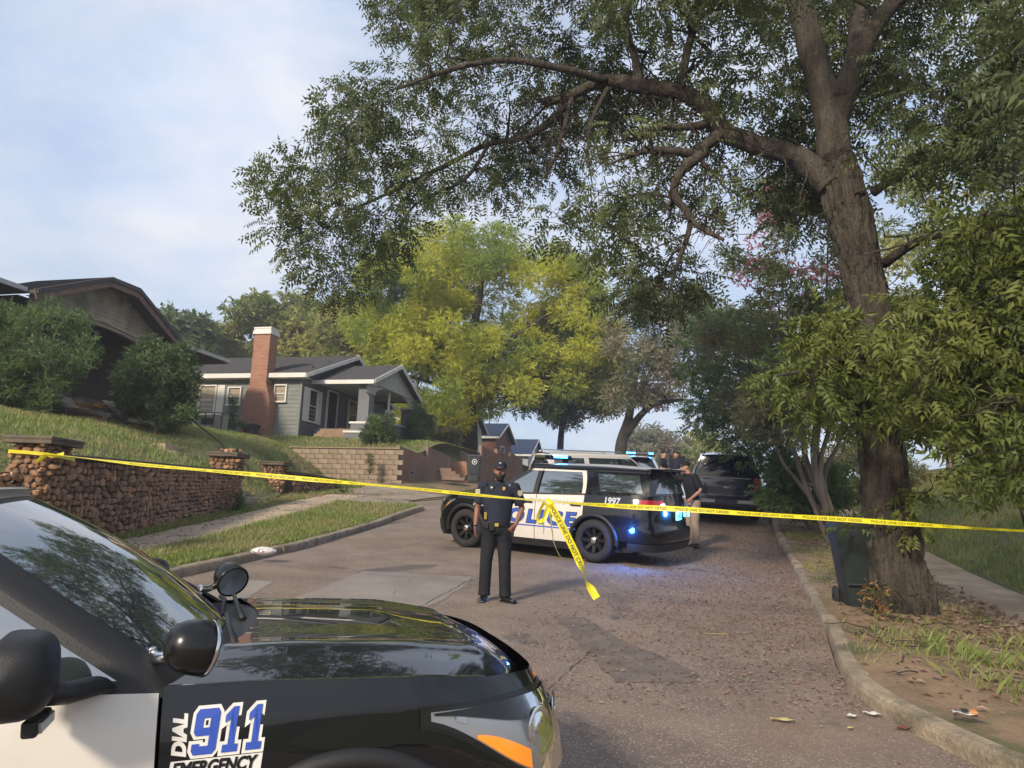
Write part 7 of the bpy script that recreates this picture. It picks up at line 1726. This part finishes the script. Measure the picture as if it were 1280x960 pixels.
# ------------------------------------------------------------------ bins and small things
M['bingreen'] = mat('dark_green_plastic', (.020, .028, .029), .5, var=.15, vscale=3, bump=.15, bscale=50)
M['bindark'] = mat('gray_black_plastic', (.060, .066, .075), .5, var=.15, vscale=3, bump=.15, bscale=50)
def bin_(name, label, loc, rz, m, H=1.05, logo=False, tilt=0.):
    r = empty(name, loc, label, 'trash can', rz=rz); r.rotation_euler[1] = tilt
    mb = MB(); rows = []
    for z, wx, wy in ((0, .195, .22), (.04, .21, .235), (H*.78, .29, .315), (H*.80, .30, .33), (H*.86, .305, .335), (H*.88, .315, .345), (H*.93, .315, .345)):
        ring = []
        for k in range(28):
            a = 2*math.pi*k/28; c, s = math.cos(a), math.sin(a); e = .28; ring.append((wx*math.copysign(abs(c)**e, c), wy*math.copysign(abs(s)**e, s), z))
        rows.append(ring+[ring[0]])
    mb.grid(rows); mb.f.append(list(range(28))[::-1]); mb.m.append(0); mb.build('bin_body', m, r, smooth=True, autosm=40)
    lb = MB(); rows = []
    for z, k_ in ((H*.925, 1.05), (H*.95, 1.06), (H*.985, .98), (H*1.0, .75), (H*1.005, .02)):
        ring = []
        for k in range(28):
            a = 2*math.pi*k/28; c, s = math.cos(a), math.sin(a); e = .28; ring.append((.315*k_*math.copysign(abs(c)**e, c), .345*k_*math.copysign(abs(s)**e, s), z))
        rows.append(ring+[ring[0]])
    lb.grid(rows); lb.build('lid', m, r, smooth=True, autosm=40)
    MB().tube([(-.24, .40, H*.90), (.24, .40, H*.90)], .02, 8).tube([(-.24, .40, H*.90), (-.24, .32, H*.86)], .018, 6).tube([(.24, .40, H*.90), (.24, .32, H*.86)], .018, 6).build('handle', m, r, smooth=True)
    for sx in (-1, 1): MB().lathe([(.02, -.03), (.11, -.03), (.13, -.015), (.13, .015), (.11, .03), (.02, .03)], 20, 0, Matrix.Translation((sx*.25, .27, .12)) @ Matrix.Rotation(math.pi/2, 4, 'Y')).build('wheel', M['rubber'], r, smooth=True, autosm=40)
    MB().tube([(-.2, -.30, .30), (.2, -.30, .30)], .014, 6).build('lift_bar', m, r)
    if logo:
        MB().lathe([(.11, 0), (.11, .006), (.0, .008)], 24, 0, Matrix.Translation((0, -.335, H*.72)) @ Matrix.Rotation(math.pi/2, 4, 'X')).build('round_logo', M['decalw'], r)
        MB().lathe([(.085, .008), (.075, .011), (.045, .011), (.035, .008)], 20, 0, Matrix.Translation((0, -.335, H*.72)) @ Matrix.Rotation(math.pi/2, 4, 'X')).build('logo_mark', M['bindark'], r)
    return r
bin_('green_bin', 'dark green wheeled bin standing against the big tree trunk', Vector((4.56, 10.1, S(10.05)+.11)), rad(-12), M['bingreen'], 1.08, tilt=-.04)
cp = at(591, 601, 31.5); bin_('gray_bin', 'gray wheeled bin with a round white logo by the stepped wall', Vector((cp.x, 31.6, cp.z+.0)), rad(8), M['bindark'], 1.05, True)
cp = at(313, 547, 35.0); bin_('black_bin', 'small black bin beside the brick chimney', cp, rad(-14), M['bindark'], .62)
# brick return wall and concrete stairs in the gap of the stepped wall
bp_ = at(563, 600, 33.5); rw_ = MB().box((0, 0, .75), (1.1, .2, 1.6)).build('brick_wall', M['brick2'], bevel=.01); rw_.location = Vector((bp_.x+.05, 36.6, 3.1)); tag(rw_, 'short orange brick wall between the stepped wall and the gray bin', 'brick wall')
cs_ = empty('alley_stairs', at(566, 601, 32.5), 'broken concrete stairs beside the gray bin', 'steps')
for k in range(4): MB().box((-.0-.12*k, .15*k, .08+.13*k), (.9-.15*k, .4, .14), rz=.2).build('step', M['darkconc'], cs_, bevel=.012)
# plastic bag
bgp = Vector((-3.92, 12.75, S(12.75)+.12)); mb = MB(); rows = []
for i in range(13):
    v = math.pi*i/12; row = []
    for k in range(24):
        a = 2*math.pi*k/24; r_ = 1+.10*math.sin(a*5+i)+.07*math.sin(a*9-i*1.7); row.append((.20*math.sin(v)*math.cos(a)*r_, .11*math.sin(v)*math.sin(a)*r_, .065-.065*math.cos(v)*(1+.1*math.sin(a*3))))
    rows.append(row+[row[0]])
mb.grid(rows); M['bag'] = mat('white_plastic_bag', (.68, .66, .64), .4, var=.08, vscale=20, bump=.5, bscale=25)
bg_ = mb.build('plastic_bag', M['bag'], smooth=True); bg_.location = bgp; tag(bg_, 'crumpled white plastic bag with a purple ring lying at the left kerb', 'bag')
MB().lathe([(.042, .0), (.042, .004), (.030, .004), (.030, 0)], 20, 0, Matrix.Translation((-.01, -.105, .07)) @ Matrix.Rotation(rad(62), 4, 'X')).build('printed_ring', mat('purple_print', (.25, .05, .16), .5), bg_)
def scrap(name, label, cat, px, py, w_, l_, m, curl=.02, rz=0., base=.01):
    d = _f + _r*((px-640)/960) - _u*((py-480)/960); y = 2.; 
    for k in range(4000):
        p = CAM+d*(y/d.y); 
        if p.z <= (S(p.y)+(.15 if p.x > XR(p.y) else .0)): break
        y += .005
    mb = MB(); mb.grid([[(lerp(-l_/2, l_/2, i/6), lerp(-w_/2, w_/2, j/3), curl*math.sin(i*1.3+j)*.6+curl*(j-1.5)**2*.3+curl) for j in range(4)] for i in range(7)])
    o = mb.build(name, m, smooth=True, solid=.002); o.location = p+UP*base; o.rotation_euler[2] = rz; return tag(o, label, cat)
M['paperw'] = mat('white_paper', (.66, .64, .60), .7); M['papery'] = mat('yellow_leaf', (.50, .44, .18), .6)
scrap('paper_scrap', 'pale yellow curled paper scrap on the asphalt near the camera', 'litter', 978, 904, .05, .17, M['papery'], .012, -.2)
scrap('paper_scrap', 'small white torn paper, nearer the road middle of the two by the right kerb', 'litter', 1064, 899, .05, .08, M['paperw'], .012, .3)
scrap('paper_scrap', 'white crumpled paper lying close to the right kerb', 'litter', 1090, 897, .05, .12, M['paperw'], .015, -.5)
scrap('fallen_leaf', 'yellow green fallen leaf below the white paper scraps', 'leaf', 1063, 913, .03, .05, M['papery'], .006, .8)
scrap('fallen_leaf', 'dark red fallen leaf against the foot of the right kerb', 'leaf', 1128, 914, .04, .10, mat('red_leaf', (.20, .06, .05), .7), .010, 0)
scrap('broken_twig', 'pale twig lying on the road left of the kerb', 'twig', 898, 794, .012, .30, M['papery'], .003, 0)
pk = scrap('food_wrapper', 'orange and white wrapper with a black stripe on the right verge', 'wrapper', 1206, 896, .10, .15, M['paperw'], .012, -.4)
MB().box((.0, 0, .035), (.045, .09, .004), rz=0).build('black_stripe', M['trim'], pk); MB().box((.055, -.01, .035), (.035, .09, .006)).build('orange_end', M['amber'], pk)
# white plastic pipe on the lawn
wp_ = empty('white_pipe', at(1264, 610, 13.2), 'short white plastic pipe on a dark rod, right edge above the lawn', 'pipe'); o = wp_.location
a, b = at(1258, 601, 13.2)-o, at(1271, 619, 13.2)-o; MB().tube([a, lerp(a, b, .25), lerp(a, b, .26), b], [.062, .062, .052, .052], 16).build('pipe_sleeve', M['white'], wp_, smooth=True, autosm=40)
MB().tube([at(1240, 578, 13.3)-o, a], .02, 8).build('rod', M['iron'], wp_, smooth=True)
MB().tube([b, b+Vector((.25, .1, -.9))], .02, 8).build('rod', M['iron'], wp_, smooth=True)

# ------------------------------------------------------------------ thin evening haze
hz = MB().box((0, 0, 9), (1210, 1210, 40)).build('haze', bpy.data.materials.new('haze')); tag(hz, kind='stuff')
hm = hz.data.materials[0]; hm.use_nodes = True; ht = hm.node_tree; ht.nodes.clear(); pv = ht.nodes.new('ShaderNodeVolumePrincipled'); pv.inputs['Color'].default_value = (.95, .95, 1, 1); pv.inputs['Density'].default_value = .0014; pv.inputs['Anisotropy'].default_value = .3
ho = ht.nodes.new('ShaderNodeOutputMaterial'); ht.links.new(pv.outputs[0], ho.inputs['Volume'])
